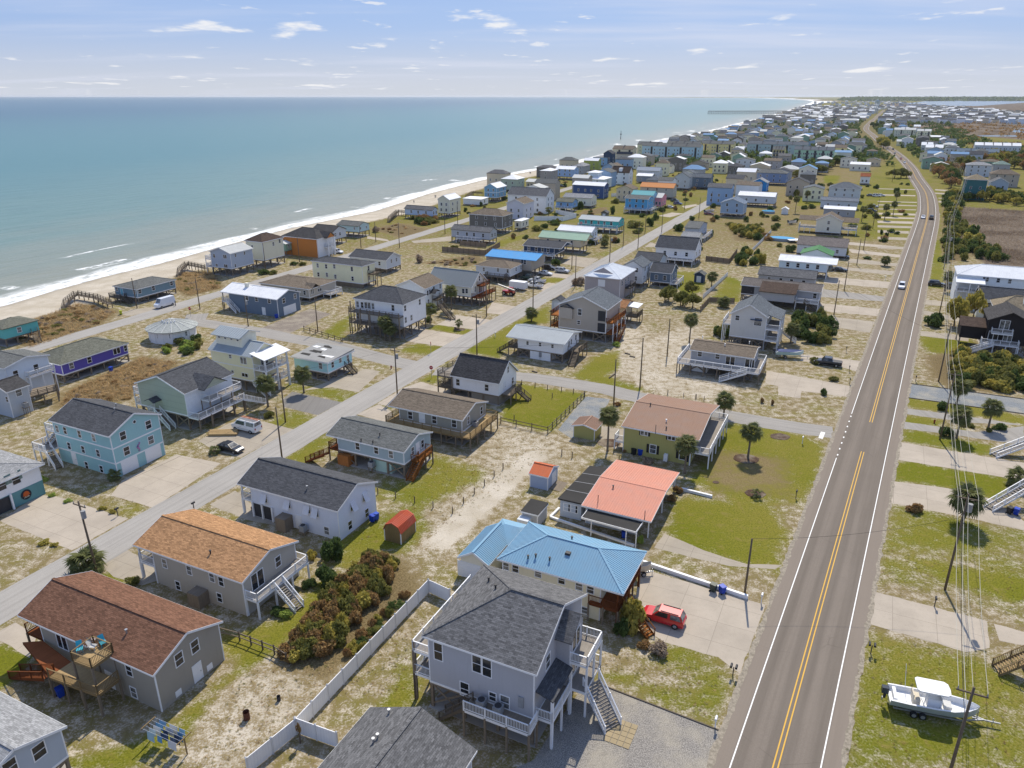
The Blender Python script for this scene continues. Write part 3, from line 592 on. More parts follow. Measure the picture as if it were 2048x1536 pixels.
def door_mesh(w,h,kind,mat):
    def f():
        b=MB();b.box(-w/2-0.1,w/2+0.1,-0.05,0.01,h/2,h/2+0.1,1).box(-w/2-0.1,-w/2,-0.05,0.01,-h/2,h/2,1).box(w/2,w/2+0.1,-0.05,0.01,-h/2,h/2,1)
        if kind=='garage':
            n=4
            for i in range(n): b.box(-w/2,w/2,-0.03,0.0,-h/2+h*i/n+0.012,-h/2+h*(i+1)/n-0.012)
            b.box(-w/2,w/2,-0.012,0.0,-h/2,h/2)
        else:
            b.box(-w/2,w/2,-0.025,0.0,-h/2,h/2)
            for sx in (-1,1):
                for z0,z1 in ((-h/2+0.15,-0.1),(0.05,h/2-0.15)): b.box(min(sx*0.06,sx*(w/2-0.1)),max(sx*0.06,sx*(w/2-0.1)),-0.04,-0.02,z0,z1)
        return b.mesh('door',[mat,M_white],uv=False)
    return cached(('door',w,h,kind,mat.name),f)
def piling_mesh(h,r,mat): return cached(('pil',round(h,2),r,mat.name),lambda: MB().box(-r,r,-r,r,0,h).mesh('piling',mat,uv=False))
def rail_mesh(b,a,c,ht=1.0,gap=0.16,post=0.11,bal=0.032,every=1.9,style='bal',cap=None):
    a,c=Vector(a),Vector(c);L=(c-a).length;n=max(1,round(L/every));d=(c-a)/L
    for i in range(n+1):
        p=a+d*L*i/n;b.beam(p-Vector((0,0,0.12)),p+Vector((0,0,ht+0.07)),post,post)
    up=Vector((0,0,1))
    b.beam(a+up*ht,c+up*ht,0.11,0.05);b.beam(a+up*0.12,c+up*0.12,0.05,0.07)
    if style=='bal':
        k=max(2,int(L/gap))
        for i in range(1,k): p=a+d*L*i/k;b.beam(p+up*0.12,p+up*ht,bal,bal)
    elif style=='slat':
        for zz in (0.38,0.64): b.beam(a+up*zz,c+up*zz,0.04,0.12)
    elif style=='solid':
        b.beam(a+up*(ht/2+0.06),c+up*(ht/2+0.06),0.04,ht-0.16)
    elif style=='glass': pass
    return b
HOUSES={}
class House:
    def __init__(s,label,A,L,B,h,base=0.0,roof='gx',rise=1.6,rm=None,wm=None,tm=None,ov=0.35,W=None,Lm=None,pil=None,cat='house',name='beach_house',group=None,inset=(0,0,0,0),slab=True,fine=True,ribs=None,ang=HANG,pilgap=3.0,brace=True,fascia=True,gable=None,thick=0.16):
        s.h,s.base,s.ov,s.fine=h,base,ov,fine;s.ang=ang;s.thick=thick
        a=P(A,h);s.X=Vector((math.cos(ang),math.sin(ang),0));s.Y=Vector((-math.sin(ang),math.cos(ang),0))
        def solve(dirv,q):
            tx=px(q)[0];lo,hi=0.5,60.0;f0=proj(a+dirv*lo)[0]-tx
            if (f0 > 0)==(proj(a+dirv*hi)[0]-tx > 0): return None
            for _ in range(40):
                m_=(lo+hi)/2
                if (proj(a+dirv*m_)[0]-tx > 0)==(f0 > 0): lo=m_
                else: hi=m_
            return (lo+hi)/2
        s.L=Lm if Lm else solve(-s.X,L) or 10.0
        s.W=W if W else min(16,solve(s.Y,B) or 8.0)
        s.o=Vector((a.x,a.y,0.0));s.rm,s.wm,s.tm=rm,wm,tm or M_white
        s.e=empty(name,s.o,ang,label,cat,group)
        s.mw=Matrix.Translation(s.o) @ Matrix.Rotation(ang,4,'Z');s.inv=s.mw.inverted()
        s.i=inset
        s.x0,s.x1,s.y0,s.y1=-s.L+ov+inset[0],-ov-inset[1],ov+inset[2],s.W-ov-inset[3]
        s.roof,s.rise=roof,rise;s.ribs=ribs
        s._walls();s._roof(fascia,gable)
        if base > 0.5: s._pilings(pil or M_piling,pilgap,brace)
        if slab and base > 0.5: MB().box(s.x0-0.2,s.x1+0.2,s.y0-0.2,s.y1+0.2,0.0,0.035).build('slab',M_slab,s.e)
    def _walls(s):
        b=MB();x0,x1,y0,y1,z0,z1=s.x0,s.x1,s.y0,s.y1,s.base,s.h-0.05
        b.box(x0,x1,y0,y1,max(z0,0.0)-(0.1 if z0 < 0.1 else 0),z1)
        L,W,r=s.L,s.W,s.rise;t=s.thick*0.6
        def zr(x,y):
            if s.roof in ('gx','hgx'): return s.h+r*(1-abs(y-W/2)/(W/2))-t
            if s.roof=='gy': return s.h+r*(1-abs(x+L/2)/(L/2))-t
            return z1
        if s.roof in ('gx','hgx'):
            for xx,sg in ((x0,-1),(x1,1)):
                if s.roof=='hgx' and sg < 0: continue
                b.add([(xx,y0,z1),(xx,y1,z1),(xx,y1,zr(xx,y1)),(xx,W/2,zr(xx,W/2)),(xx,y0,zr(xx,y0))],[(0,1,2,3,4)] if sg > 0 else [(4,3,2,1,0)])
            if s.i[1] or s.i[0]:
                for xx,on in ((-L+s.ov,s.i[0]),(-s.ov,s.i[1])):
                    if on: b.add([(xx,y0,z1+.02),(xx,y1,z1+.02),(xx,W/2,zr(xx,W/2))],[(0,1,2)])
        elif s.roof=='gy':
            for yy,sg in ((y0,1),(y1,-1)):
                b.add([(x0,yy,z1),(x1,yy,z1),(x1,yy,zr(x1,yy)),(-L/2,yy,zr(-L/2,yy)),(x0,yy,zr(x0,yy))],[(0,1,2,3,4)] if sg > 0 else [(4,3,2,1,0)])
        elif s.roof=='gamb':
            yy=y0
            for yy,sg in ((y0,1),(y1,-1)):
                b.add([(x0,yy,z1),(x1,yy,z1),(x1-.28*L*.5,yy,s.h+r*.62),(-L/2,yy,s.h+r-.1),(x0+.28*L*.5,yy,s.h+r*.62)],[(0,1,2,3,4)] if sg > 0 else [(4,3,2,1,0)])
        b.build('wall',s.wm,s.e)
        if s.fine:
            c=0.09
            for xx,yy in ((x0,y0),(x1,y0),(x1,y1)): MB().box(xx-(.025 if xx==x0 else c),xx+(c if xx==x0 else .025),yy-(.025 if yy==y0 else c),yy+(c if yy==y0 else .025),max(z0,0.0),z1+.02).build('corner_trim',s.tm,s.e,uv=False)
            if z0 > 0.5: MB().box(x0-.03,x1+.03,y0-.03,y0+.02,z0-.02,z0+.22).box(x1-.02,x1+.03,y0+.02,y1+.03,z0-.02,z0+.22).build('skirt_board',s.tm,s.e,uv=False)
    def _roof(s,fascia,gable):
        L,W,h,r,T=s.L,s.W,s.h,s.rise,s.thick;b=MB();fb=MB();planes=[]
        A_,B_,C_,D_=Vector((-L,0,h)),Vector((0,0,h)),Vector((0,W,h)),Vector((-L,W,h))
        if s.roof=='gx': R0,R1=Vector((-L,W/2,h+r)),Vector((0,W/2,h+r));planes=[[A_,B_,R1,R0],[C_,D_,R0,R1]]
        elif s.roof=='hgx': R0,R1=Vector((-L+W*0.5,W/2,h+r)),Vector((0,W/2,h+r));planes=[[A_,B_,R1,R0],[C_,D_,R0,R1],[D_,A_,R0]]
        elif s.roof=='gy': R0,R1=Vector((-L/2,0,h+r)),Vector((-L/2,W,h+r));planes=[[B_,C_,R1,R0],[D_,A_,R0,R1]]
        elif s.roof=='hip':
            k=min(L,W)*0.5
            if L >=W: R0,R1=Vector((-L+k,W/2,h+r)),Vector((-k,W/2,h+r));planes=[[A_,B_,R1,R0],[C_,D_,R0,R1],[D_,A_,R0],[B_,C_,R1]]
            else: R0,R1=Vector((-L/2,k,h+r)),Vector((-L/2,W-k,h+r));planes=[[B_,C_,R1,R0],[D_,A_,R0,R1],[A_,B_,R0],[C_,D_,R1]]
        elif s.roof=='flat':
            planes=[[A_+Vector((0,0,.0)),B_,C_+Vector((0,0,r)),D_+Vector((0,0,r))]]
        elif s.roof=='gamb':
            k=.28*L*.5;zz=h+r*.66;p=lambda x,y,z: Vector((x,y,z))
            planes=[[B_,C_,p(-k,W,zz),p(-k,0,zz)],[p(-k,0,zz),p(-k,W,zz),p(-L/2,W,h+r),p(-L/2,0,h+r)],[p(-L/2,0,h+r),p(-L/2,W,h+r),p(-L+k,W,zz),p(-L+k,0,zz)],[p(-L+k,0,zz),p(-L+k,W,zz),D_,A_]]
        s.planes=planes
        for q in planes: b.slab(q,T)
        ro=b.build('roof',s.rm,s.e);s.ro=ro
        if s.ribs:
            rb=MB()
            for q in planes:
                e=(q[1]-q[0]);n_=int(e.length/s.ribs);nm=e.cross(q[2]-q[0]).normalized();eh=e.normalized();up=nm.cross(eh)
                if nm.z < 0: nm=-nm;up=-up
                if up.z < 0: up=-up
                top=max((v-q[0]).dot(up) for v in q)
                for i in range(1,n_):
                    x=e.length*i/n_;tt=top
                    poly=[((v-q[0]).dot(eh),(v-q[0]).dot(up)) for v in q];ys_=[]
                    for j in range(len(poly)):
                        (ax,ay),(bx,by)=poly[j],poly[(j+1) % len(poly)]
                        if (ax-x)*(bx-x) <=0 and abs(ax-bx) > 1e-6: ys_.append(ay+(by-ay)*(x-ax)/(bx-ax))
                    if len(ys_) < 2: continue
                    p0=q[0]+eh*x+up*min(ys_)+nm*0.012;p1=q[0]+eh*x+up*max(ys_)+nm*0.012
                    rb.beam(p0,p1,0.055,0.055)
            tag(rb.build('roof_seams',s.rm,ro,uv=False),kind='stuff')
        # ridge cap
        cb=MB()
        if s.roof in ('gx','gy','hip','hgx') and (R1-R0).length > 0.4:
            up=Vector((0,0,0.025));cb.beam(R0+up,R1+up,0.30,0.05)
            if s.roof in ('hip','hgx') and s.fine:
                for p,c_ in ((R0,A_),(R0,D_),(R1,B_),(R1,C_)) if s.roof=='hip' and L >=W else ((R0,A_),(R0,B_),(R1,C_),(R1,D_)) if s.roof=='hip' else ((R0,A_),(R0,D_)): cb.beam(p+up*.6,c_+up*.6,0.26,0.05)
            cb.build('ridge_cap',s.rm,ro)
        if fascia and s.fine:
            f=MB();z=-T;k=0.03
            if s.roof in ('gx','hgx'):
                f.box(-L,0,-k,0.0,h-T-.06,h-.02).box(-L,0,W,W+k,h-T-.06,h-.02)
                for q0,q1 in ((B_,R1),(R1,C_)): f.beam(q0+Vector((.015,0,-T*.55)),q1+Vector((.015,0,-T*.55)),.03,.24)
                if s.roof=='gx':
                    for q0,q1 in ((A_,R0),(R0,D_)): f.beam(q0+Vector((-.015,0,-T*.55)),q1+Vector((-.015,0,-T*.55)),.03,.24)
            elif s.roof=='gy':
                f.box(0,k,0,W,h-T-.06,h-.02).box(-L-k,-L,0,W,h-T-.06,h-.02)
                for q0,q1 in ((A_,R0),(R0,B_)): f.beam(q0+Vector((0,-.015,-T*.55)),q1+Vector((0,-.015,-T*.55)),.03,.24)
            else:
                f.box(-L,k,-k,0,h-T-.06,h-.02).box(0,k,0,W,h-T-.06,h-.02).box(-L-k,-L,-k,W,h-T-.06,h-.02)
            f.build('fascia',s.tm,s.e,uv=False)
    def _pilings(s,m,gap,brace):
        x0,x1,y0,y1=s.x0,s.x1,s.y0,s.y1;nx=max(1,round((x1-x0)/gap));ny=max(1,round((y1-y0)/gap));me=piling_mesh(s.base,0.13,m)
        for i in range(nx+1):
            for j in range(ny+1):
                if not s.fine and 0 < i < nx and 0 < j < ny: continue
                link('piling',me,s.e,(x0+.15+(x1-x0-.3)*i/nx,y0+.15+(y1-y0-.3)*j/ny,0))
        if brace and s.fine and s.base > 1.5:
            for xa,ya,xb,yb in ((x0,y0+.15,x0+(x1-x0)/nx,y0+.15),(x1-(x1-x0)/nx,y0+.15,x1,y0+.15),(x1-.15,y0,x1-.15,y0+(y1-y0)/ny),(x1-.15,y1-(y1-y0)/ny,x1-.15,y1)):
                MB().beam((xa,ya,.3),(xb,yb,s.base-.2),.06,.2).beam((xa,ya,s.base-.2),(xb,yb,.3),.06,.2).build('cross_brace',m,s.e,uv=False)
        MB().box(x0,x1,y0,y1,s.base-.25,s.base-.02).build('floor_frame',M_piling,s.e)
    # ---- placing things on the house
    def loc(s,q,z): return s.inv @ P(q,z)
    def onface(s,face,q):
        d=ray(q);o=s.inv @ Vector((0,0,CAMH));dl=s.inv.to_3x3() @ d
        t=(s.y0-o.y)/dl.y if face=='S' else (s.x1-o.x)/dl.x
        return o+dl*t
    def at(s,face,q,off=0.0):
        p=s.onface(face,q) if len(q)==3 and isinstance(q[0],int) and q[0] in K or (q[0] > 30) else None
        if p is None: p=Vector((q[0],s.y0,q[1])) if face=='S' else Vector((s.x1,q[0],q[1]))
        if face=='S': p.x=min(max(p.x,s.x0+.4),s.x1-.4)
        else: p.y=min(max(p.y,s.y0+.4),s.y1-.4)
        return p,(0.0 if face=='S' else math.pi/2)
    def win(s,face,pts,w=0.85,h=1.3,style='hung'):
        for q in pts:
            p,r=s.at(face,q);p.z=min(p.z,(s.h+(s.rise*.75 if (face=='E' and s.roof in ('gx','hgx')) or (face=='S' and s.roof=='gy') else 0))-h/2-.22)
            o=link('window',window_mesh(w,h,style),s.e,p,r);link('pane',pane_mesh(w,h),o,(0,0,0))
        return s
    def rows(s,face,zs,n,w=0.85,h=1.3,style='hung',lo=0.08,hi=0.92):
        a,b=(s.x0,s.x1) if face=='S' else (s.y0,s.y1)
        for z in zs:
            for i in range(n):
                t=a+(b-a)*(lo+(hi-lo)*(i+0.5)/n)+random.uniform(-.25,.25)
                p=Vector((t,s.y0,z)) if face=='S' else Vector((s.x1,t,z))
                o=link('window',window_mesh(w,h,style),s.e,p,0.0 if face=='S' else math.pi/2);link('pane',pane_mesh(w,h),o)
        return s
    def door(s,face,q,w=0.95,h=2.05,kind='door',mat=None,z=None):
        p,r=s.at(face,q)
        if z is not None: p.z=z+h/2
        o=link('garage_door' if kind=='garage' else 'door',door_mesh(w,h,kind,mat or M_white),s.e,p,r)
        if kind=='door': link('handle',cached('handle',lambda: MB().box(-.03,.03,-.09,-.03,-.06,.06).mesh('handle',M_steel,uv=False)),o,(w/2-.12,0,-.05))
        return s
    def glassdoor(s,face,q,w=1.8,h=2.05,z=None):
        p,r=s.at(face,q)
        if z is not None: p.z=z+h/2
        o=link('sliding_door',window_mesh(w,h,'pair'),s.e,p,r);link('pane',pane_mesh(w,h),o);return s
    def box(s,name,x0,x1,y0,y1,z0,z1,mat): MB().box(x0,x1,y0,y1,z0,z1).build(name,mat,s.e);return s
    def band(s,zs,mat=None):
        for z in zs: MB().box(s.x0-.035,s.x1+.035,s.y0-.035,s.y0+.02,z-.11,z+.11).box(s.x1-.02,s.x1+.035,s.y0+.02,s.y1,z-.11,z+.11).build('band_board',mat or s.tm,s.e,uv=False)
        return s
    def deck(s,pts,z,rails=(),fm=None,rmat=None,style='bal',posts=True,gap=0.16,rh=1.0,px_=True,pm=None,rz=None):
        w_=[s.loc(q,rz if rz is not None else z) if px_ else Vector((q[0],q[1],z)) for q in pts]
        for p in w_: p.z=z
        fm=fm or M_greywood;rmat=rmat or M_white
        d=MB().prism([(p.x,p.y) for p in w_],z-.12,z).build('deck',fm,s.e);n=len(w_)
        ee=MB()
        for i in range(n):
            a,c=w_[i]-Vector((0,0,.16)),w_[(i+1) % n]-Vector((0,0,.16));ee.beam(a,c,.06,.28)
        ee.build('deck_edge',rmat if rmat is M_white else fm,d,uv=False)
        if posts and z > 0.6:
            for i in range(n):
                if i not in rails and (i-1) % n not in rails: continue
                p=w_[i];link('deck_post',piling_mesh(z-.1,0.09,pm or (M_white if rmat is M_white else M_piling)),d,(p.x,p.y,0))
            for i in rails:
                a,c=w_[i],w_[(i+1) % n];k=int((c-a).length/3.2)
                for j in range(1,k+1): p=a.lerp(c,j/(k+1));link('deck_post',piling_mesh(z-.1,0.09,pm or (M_white if rmat is M_white else M_piling)),d,(p.x,p.y,0))
        for i in rails:
            rail_mesh(MB(),w_[i],w_[(i+1) % n],rh,gap,style=style).build('railing',rmat,d,uv=False)
        s.last=d;s.lastpts=w_
        return s
    def sidedeck(s,face,depth,z,t0=0.0,t1=1.0,rails=(0,1,2),**k):
        a,b=(s.x0,s.x1) if face=='S' else (s.y0,s.y1);u0,u1=a+(b-a)*t0,a+(b-a)*t1
        pts=[(u0,s.y0),(u0,s.y0-depth),(u1,s.y0-depth),(u1,s.y0)] if face=='S' else [(s.x1,u0),(s.x1+depth,u0),(s.x1+depth,u1),(s.x1,u1)]
        return s.deck(pts,z,rails,px_=False,**k)
    def stairs(s,top,z,bot,w=1.1,mat=None,rmat=None,rails=True,px_=True,zb=0.0,gap=0.2):
        a=s.loc(top,z) if px_ else Vector((top[0],top[1],z));c=s.loc(bot,zb) if px_ else Vector((bot[0],bot[1],zb))
        a.z,c.z=z,zb;return stairs(s.e,a,c,w,mat or M_greywood,rmat or M_white,rails,gap)
    def vents(s,pts,m=None):
        for q in pts:
            d=ray(q);o=s.inv @ Vector((0,0,CAMH));dl=s.inv.to_3x3() @ d;best=None
            for pl in s.planes:
                nm=(pl[1]-pl[0]).cross(pl[2]-pl[0]);t=(pl[0]-o).dot(nm)/dl.dot(nm)
                p=o+dl*t
                if best is None or p.z < best.z: best=p
            link('vent_pipe',cached(('vp',(m or M_dark).name),lambda: MB().cyl((0,0,-.15),(0,0,.4),.09,n=7).cyl((0,0,.36),(0,0,.46),.15,n=7).mesh('vent_pipe',m or M_dark,uv=False)),s.ro,best)
        return s
def stairs(par,a,c,w,mat,rmat,rails=True,gap=0.2):
    d=c-a;fl=Vector((d.x,d.y,0));run=fl.length;d2=fl.normalized();r=Vector((d2.y,-d2.x,0));n=max(3,round(-d.z/0.19))
    b=MB()
    for sg in (-1,1): b.beam(a+r*sg*w/2-Vector((0,0,.1)),c+r*sg*w/2+Vector((0,0,.02)),.06,.28)
    o=b.build('stairs',rmat,par,uv=False)
    ang=math.atan2(d2.y,d2.x);tm_=cached(('tread',w,round(run/n,2),mat.name),lambda: MB().box(-run/n*.55,run/n*.55,-w/2,w/2,-.045,0).mesh('tread',mat))
    for i in range(1,n):
        link('tread',tm_,o,a+d*(i/n),ang)
    if rails:
        for sg in (-1,1): rail_mesh(MB(),a+r*sg*(w/2+.02),c+r*sg*(w/2+.02),.92,gap,every=2.2).build('handrail',rmat,o,uv=False)
    return o

# ------------------------------------------------------------------ colours of the place
r_brown=shingle((0.165,0.088,0.058),.4);r_orange=shingle((0.36,0.205,0.105),.4);r_char=shingle((0.082,0.085,0.092),.35);r_grey=shingle((0.135,0.14,0.135),.35);r_taupe=shingle((0.17,0.14,0.108),.35)
r_black=shingle((0.068,0.066,0.066),.4);r_slate=shingle((0.125,0.14,0.155),.35);r_lgrey=shingle((0.27,0.275,0.28),.35);r_olive=shingle((0.145,0.148,0.12),.35);r_dkbrown=shingle((0.085,0.062,0.05),.4);r_mid=shingle((0.135,0.135,0.137),.45);r_tanr=shingle((0.24,0.20,0.14),.35)
t_blue=metalroof((0.21,0.37,0.50));t_coral=metalroof((0.58,0.265,0.19));t_brn=metalroof((0.30,0.19,0.135));t_white=metalroof((0.78,0.79,0.80));t_silver=metalroof((0.40,0.43,0.44));t_dkblue=metalroof((0.13,0.26,0.44));t_steel=metalroof((0.24,0.26,0.26));t_orange=metalroof((0.62,0.175,0.075));t_red=metalroof((0.48,0.10,0.05));t_green=metalroof((0.36,0.50,0.37));t_teal=metalroof((0.11,0.36,0.38));t_orr=metalroof((0.60,0.24,0.075));t_pale=metalroof((0.52,0.53,0.51));t_grn2=metalroof((0.065,0.19,0.075));t_lgrey=metalroof((0.36,0.40,0.42))
c_tar=concrete((0.055,0.053,0.05));c_patch=concrete((0.30,0.30,0.29))
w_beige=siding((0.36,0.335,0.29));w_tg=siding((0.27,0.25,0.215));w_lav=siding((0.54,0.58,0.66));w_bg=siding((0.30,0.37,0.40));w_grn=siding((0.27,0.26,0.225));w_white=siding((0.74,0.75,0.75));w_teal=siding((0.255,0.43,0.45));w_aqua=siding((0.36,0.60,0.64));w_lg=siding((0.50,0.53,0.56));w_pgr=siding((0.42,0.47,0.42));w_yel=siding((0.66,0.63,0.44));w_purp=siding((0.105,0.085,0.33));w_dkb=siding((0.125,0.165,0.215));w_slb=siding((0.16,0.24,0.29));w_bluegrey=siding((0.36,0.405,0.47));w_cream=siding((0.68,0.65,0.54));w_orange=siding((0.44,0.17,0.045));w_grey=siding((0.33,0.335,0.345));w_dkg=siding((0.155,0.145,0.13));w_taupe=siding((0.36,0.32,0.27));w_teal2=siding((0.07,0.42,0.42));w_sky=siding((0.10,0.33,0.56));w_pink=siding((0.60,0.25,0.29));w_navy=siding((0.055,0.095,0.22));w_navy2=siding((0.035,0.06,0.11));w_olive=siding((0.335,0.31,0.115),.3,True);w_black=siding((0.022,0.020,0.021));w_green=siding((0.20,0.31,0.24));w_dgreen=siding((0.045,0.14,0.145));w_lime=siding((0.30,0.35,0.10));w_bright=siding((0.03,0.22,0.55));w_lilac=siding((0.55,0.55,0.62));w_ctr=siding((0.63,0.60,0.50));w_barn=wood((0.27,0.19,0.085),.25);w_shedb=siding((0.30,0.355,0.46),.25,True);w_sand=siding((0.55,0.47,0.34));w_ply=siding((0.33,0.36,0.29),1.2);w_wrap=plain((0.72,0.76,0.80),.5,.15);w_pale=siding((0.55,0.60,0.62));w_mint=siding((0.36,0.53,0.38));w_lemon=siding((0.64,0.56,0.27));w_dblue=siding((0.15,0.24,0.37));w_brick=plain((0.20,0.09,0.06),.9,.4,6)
M_lattice=plain((0.20,0.165,0.12),.9,.4);M_pot=plain((0.5,0.48,0.44),.7)

def ac_unit(x,y,z,par,stand=True):
    o=MB().box(x-.4,x+.4,y-.4,y+.4,z,z+.85).cyl((x,y,z+.85),(x,y,z+.9),.33,n=10,mi=1).build('air_conditioner',[M_grey,M_dark],par,uv=False)
    if stand and z > .4:
        b=MB()
        for sx in (-.35,.35):
            for sy in (-.35,.35): b.beam((x+sx,y+sy,0),(x+sx,y+sy,z),.08,.08)
        b.box(x-.5,x+.5,y-.5,y+.5,z-.1,z).build('stand',M_piling,o,uv=False)
    return o

# N1 brown roof, two-level wooden deck
h=House('two-storey grey house with brown shingle roof and stacked tan wooden decks',(1,1078,885),(1,122,507),(1,1570,487),4.8,0,'gx',1.75,r_brown,w_tg,inset=(2.6,0,0,0),ov=.32)
h.win('E',[(1,1372,678),(1,1260,768)],.85,1.35,'hung').win('S',[(1,910,850),(1,943,1003)],.75,1.2)
h.door('E',(1,1395,875),.95,2.0,z=.1).door('S',(1,795,985),.9,2.0,z=.1).glassdoor('S',(1,445,670),1.5,2.0,z=2.55)
for q in ((1,1483,853),(1,1265,1040)):
    p,r=h.at('E',q);link('access_panel',cached('accp',lambda: MB().box(-.35,.35,-.03,.0,-.35,.35).mesh('access_panel',M_white,uv=False)),h.e,(p.x,p.y,.6),r)
h.deck([(-h.L+.2,h.y0),(-h.L+.2,h.y1),(h.x0,h.y1),(h.x0,h.y0)],2.5,(0,),M_redwood,M_redwood,px_=False)
X=h.x0
h.deck([(1,345,893),(1,690,1022),(1,838,908),(1,500,790)],2.55,(0,1),M_tan,M_tan,gap=.15)
h.deck([(1,160,650),(1,350,885),(1,500,790),(1,300,640)],2.55,(),M_redwood,M_redwood)
h.deck([(1,497,718),(1,630,768),(1,783,660),(1,650,607)],5.0,(0,1,2,3),M_tan,M_tan,gap=.15,rz=6.0,pm=M_piling)
h.stairs((1,345,885),2.55,(1,110,880),1.1,M_redwood,M_redwood)
h.vents([(1,893,585)],M_steel)
for i,dx in enumerate((0,.9)):
    pass
# N2 orange roof
h=House('two-storey grey house with rust orange shingle roof and white back stairs',(1,1705,232),(5,1045,1412),(6,540,1345),4.85,0,'gx',1.55,r_orange,w_beige,inset=(2.4,0,0,0))
h.win('S',[(1,1160,95),(1,1333,143),(1,1493,192),(1,1558,222),(1,1255,250),(1,1398,295),(1,1548,335)],.7,1.15).glassdoor('E',(1,1815,215),1.8,2.0,z=2.55).win('E',[(2,267,80)],.8,1.3)
h.sidedeck('E',1.7,2.45,.02,1.0,(0,1,2),rmat=M_white,gap=.15)
h.stairs((h.x1+1.6,h.y0+3.6),2.45,(h.x1+4.6,h.y0+3.4),1.3,M_greywood,M_white,px_=False)
h.deck([(-h.L+.2,h.y0),(-h.L+.2,h.y1),(h.x0,h.y1),(h.x0,h.y0)],2.45,(0,3),M_greywood,M_white,px_=False)
for yy in (h.y0+.1,h.y1-.1): link('porch_post',piling_mesh(4.7,.1,M_white),h.e,(-h.L+.3,yy,0))
p=h.at('S',(1,1450,400))[0];h.box('outdoor_shower',p.x-.9,p.x+.9,h.y0-1.5,h.y0-.01,0,1.8,M_oldwood)
h.vents([(1,1483,25)]);ac_unit(h.x0+7.3,h.y0-.7,.5,h.e)
# N3 navy roof, propped shutters
h=House('pale lavender-blue house with charcoal roof and propped-open white shutters',(6,848,1115),(6,55,918),(6,1165,872),4.8,0,'gx',1.9,r_char,w_lav,inset=(1.7,0,0,0))
def bahama(hh,face,q,w=1.0,ht=1.35):
    p,r=hh.at(face,q);b=MB();p.z=max(min(p.z,4.0),3.4)
    b.add([(-w/2,-.02,ht/2),(w/2,-.02,ht/2),(w/2,-.55,-ht/2+.1),(-w/2,-.55,-ht/2+.1),(-w/2,-.07,ht/2),(w/2,-.07,ht/2),(w/2,-.60,-ht/2+.1),(-w/2,-.60,-ht/2+.1)],[(0,1,2,3),(7,6,5,4),(0,4,5,1),(1,5,6,2),(2,6,7,3),(3,7,4,0)])
    o=link('window',window_mesh(w-.15,ht-.1,'hung'),hh.e,p,r);link('pane',pane_mesh(w-.15,ht-.1),o)
    link('shutter',cached(('bah',w,ht),lambda: b.mesh('shutter',[M_pale],uv=False)),o)
    sl=cached(('bahs',w,ht),lambda: (lambda m_: m_.mesh('louvre',M_white,uv=False))((lambda m_: [m_.beam((-w/2,-.07-.53*k/9,ht/2-(ht-.1)*k/9),(w/2,-.07-.53*k/9,ht/2-(ht-.1)*k/9),.03,.07) for k in range(10)] and m_)(MB())))
    link('louvre',sl,o)
M_pale=plain((0.58,0.62,0.70),.6)
for q in ((6,272,1012),(6,455,1052),(6,610,1092),(6,675,1120)): bahama(h,'S',q)
for q in ((6,965,1070),(6,1060,997)): bahama(h,'E',q)
h.win('S',[(6,762,1265),(6,540,1200)],.75,1.1).door('S',(6,548,1240),.9,2.0,z=.1).win('E',[(6,945,1222),(6,1077,1125)],.75,1.2)
h.deck([(-h.L+.2,h.y0),(-h.L+.2,h.y1),(h.x0,h.y1),(h.x0,h.y0)],2.45,(0,3),M_greywood,M_white,px_=False)
for yy in (h.y0+.1,h.y1-.1): link('porch_post',piling_mesh(4.7,.1,M_white),h.e,(-h.L+.3,yy,0))
h.box('carport_shade_panel',h.x0-.02,h.x0+3.6,h.y0-.015,h.y0+.02,.05,2.1,M_dark)  # dark panel on the solid wall, coloured as the shade inside the carport
for xx in (h.x0+.1,h.x0+1.8,h.x0+3.6): link('carport_post',piling_mesh(2.3,.11,M_white),h.e,(xx,h.y0-.12,0))
p=h.at('S',(6,462,1200))[0];h.box('outdoor_shower',p.x-.85,p.x+.85,h.y0-1.6,h.y0-.02,0,2.0,M_oldwood);p=h.at('S',(6,610,1250))[0];ac_unit(p.x,h.y0-.8,.6,h.e)
h.vents([(6,608,935)],M_steel)
# N4 blue-grey on pilings
h=House('blue-grey house on pilings with grey roof and reddish-brown end stairs',(6,1372,650),(6,755,520),(6,1598,490),4.7,2.35,'gx',1.35,r_grey,w_bg,inset=(1.6,0,0,0))
h.win('S',[(6,1005,600),(6,1152,632),(6,1268,665)],.75,1.15).win('E',[(6,1438,638),(6,1515,580)],.75,1.25).door('E',(6,1478,620),.9,2.0,z=2.4)
a0=h.at('S',(6,1095,760))[0].x;a1=h.at('S',(6,1262,780))[0].x
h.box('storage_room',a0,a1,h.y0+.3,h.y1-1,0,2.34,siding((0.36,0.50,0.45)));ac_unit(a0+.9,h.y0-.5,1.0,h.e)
p=h.at('S',(6,915,760))[0];h.box('outdoor_shower',p.x-1.1,p.x+1.0,h.y0-.6,h.y0+1.6,0,1.75,M_orwood)
h.deck([(-h.L+.1,h.y0),(-h.L+.1,h.y1),(h.x0,h.y1),(h.x0,h.y0)],2.3,(0,3),M_redwood,M_redwood,px_=False)
h.stairs((6,760,660),2.3,(6,615,715),1.1,M_redwood,M_redwood)
h.sidedeck('E',1.3,2.3,.25,.8,(0,1,2),fm=M_orwood,rmat=M_orwood);h.stairs((6,1510,690),2.3,(6,1415,880),1.1,M_orwood,M_orwood)
h.vents([(6,1180,515),(6,1033,560),(6,1125,575)])
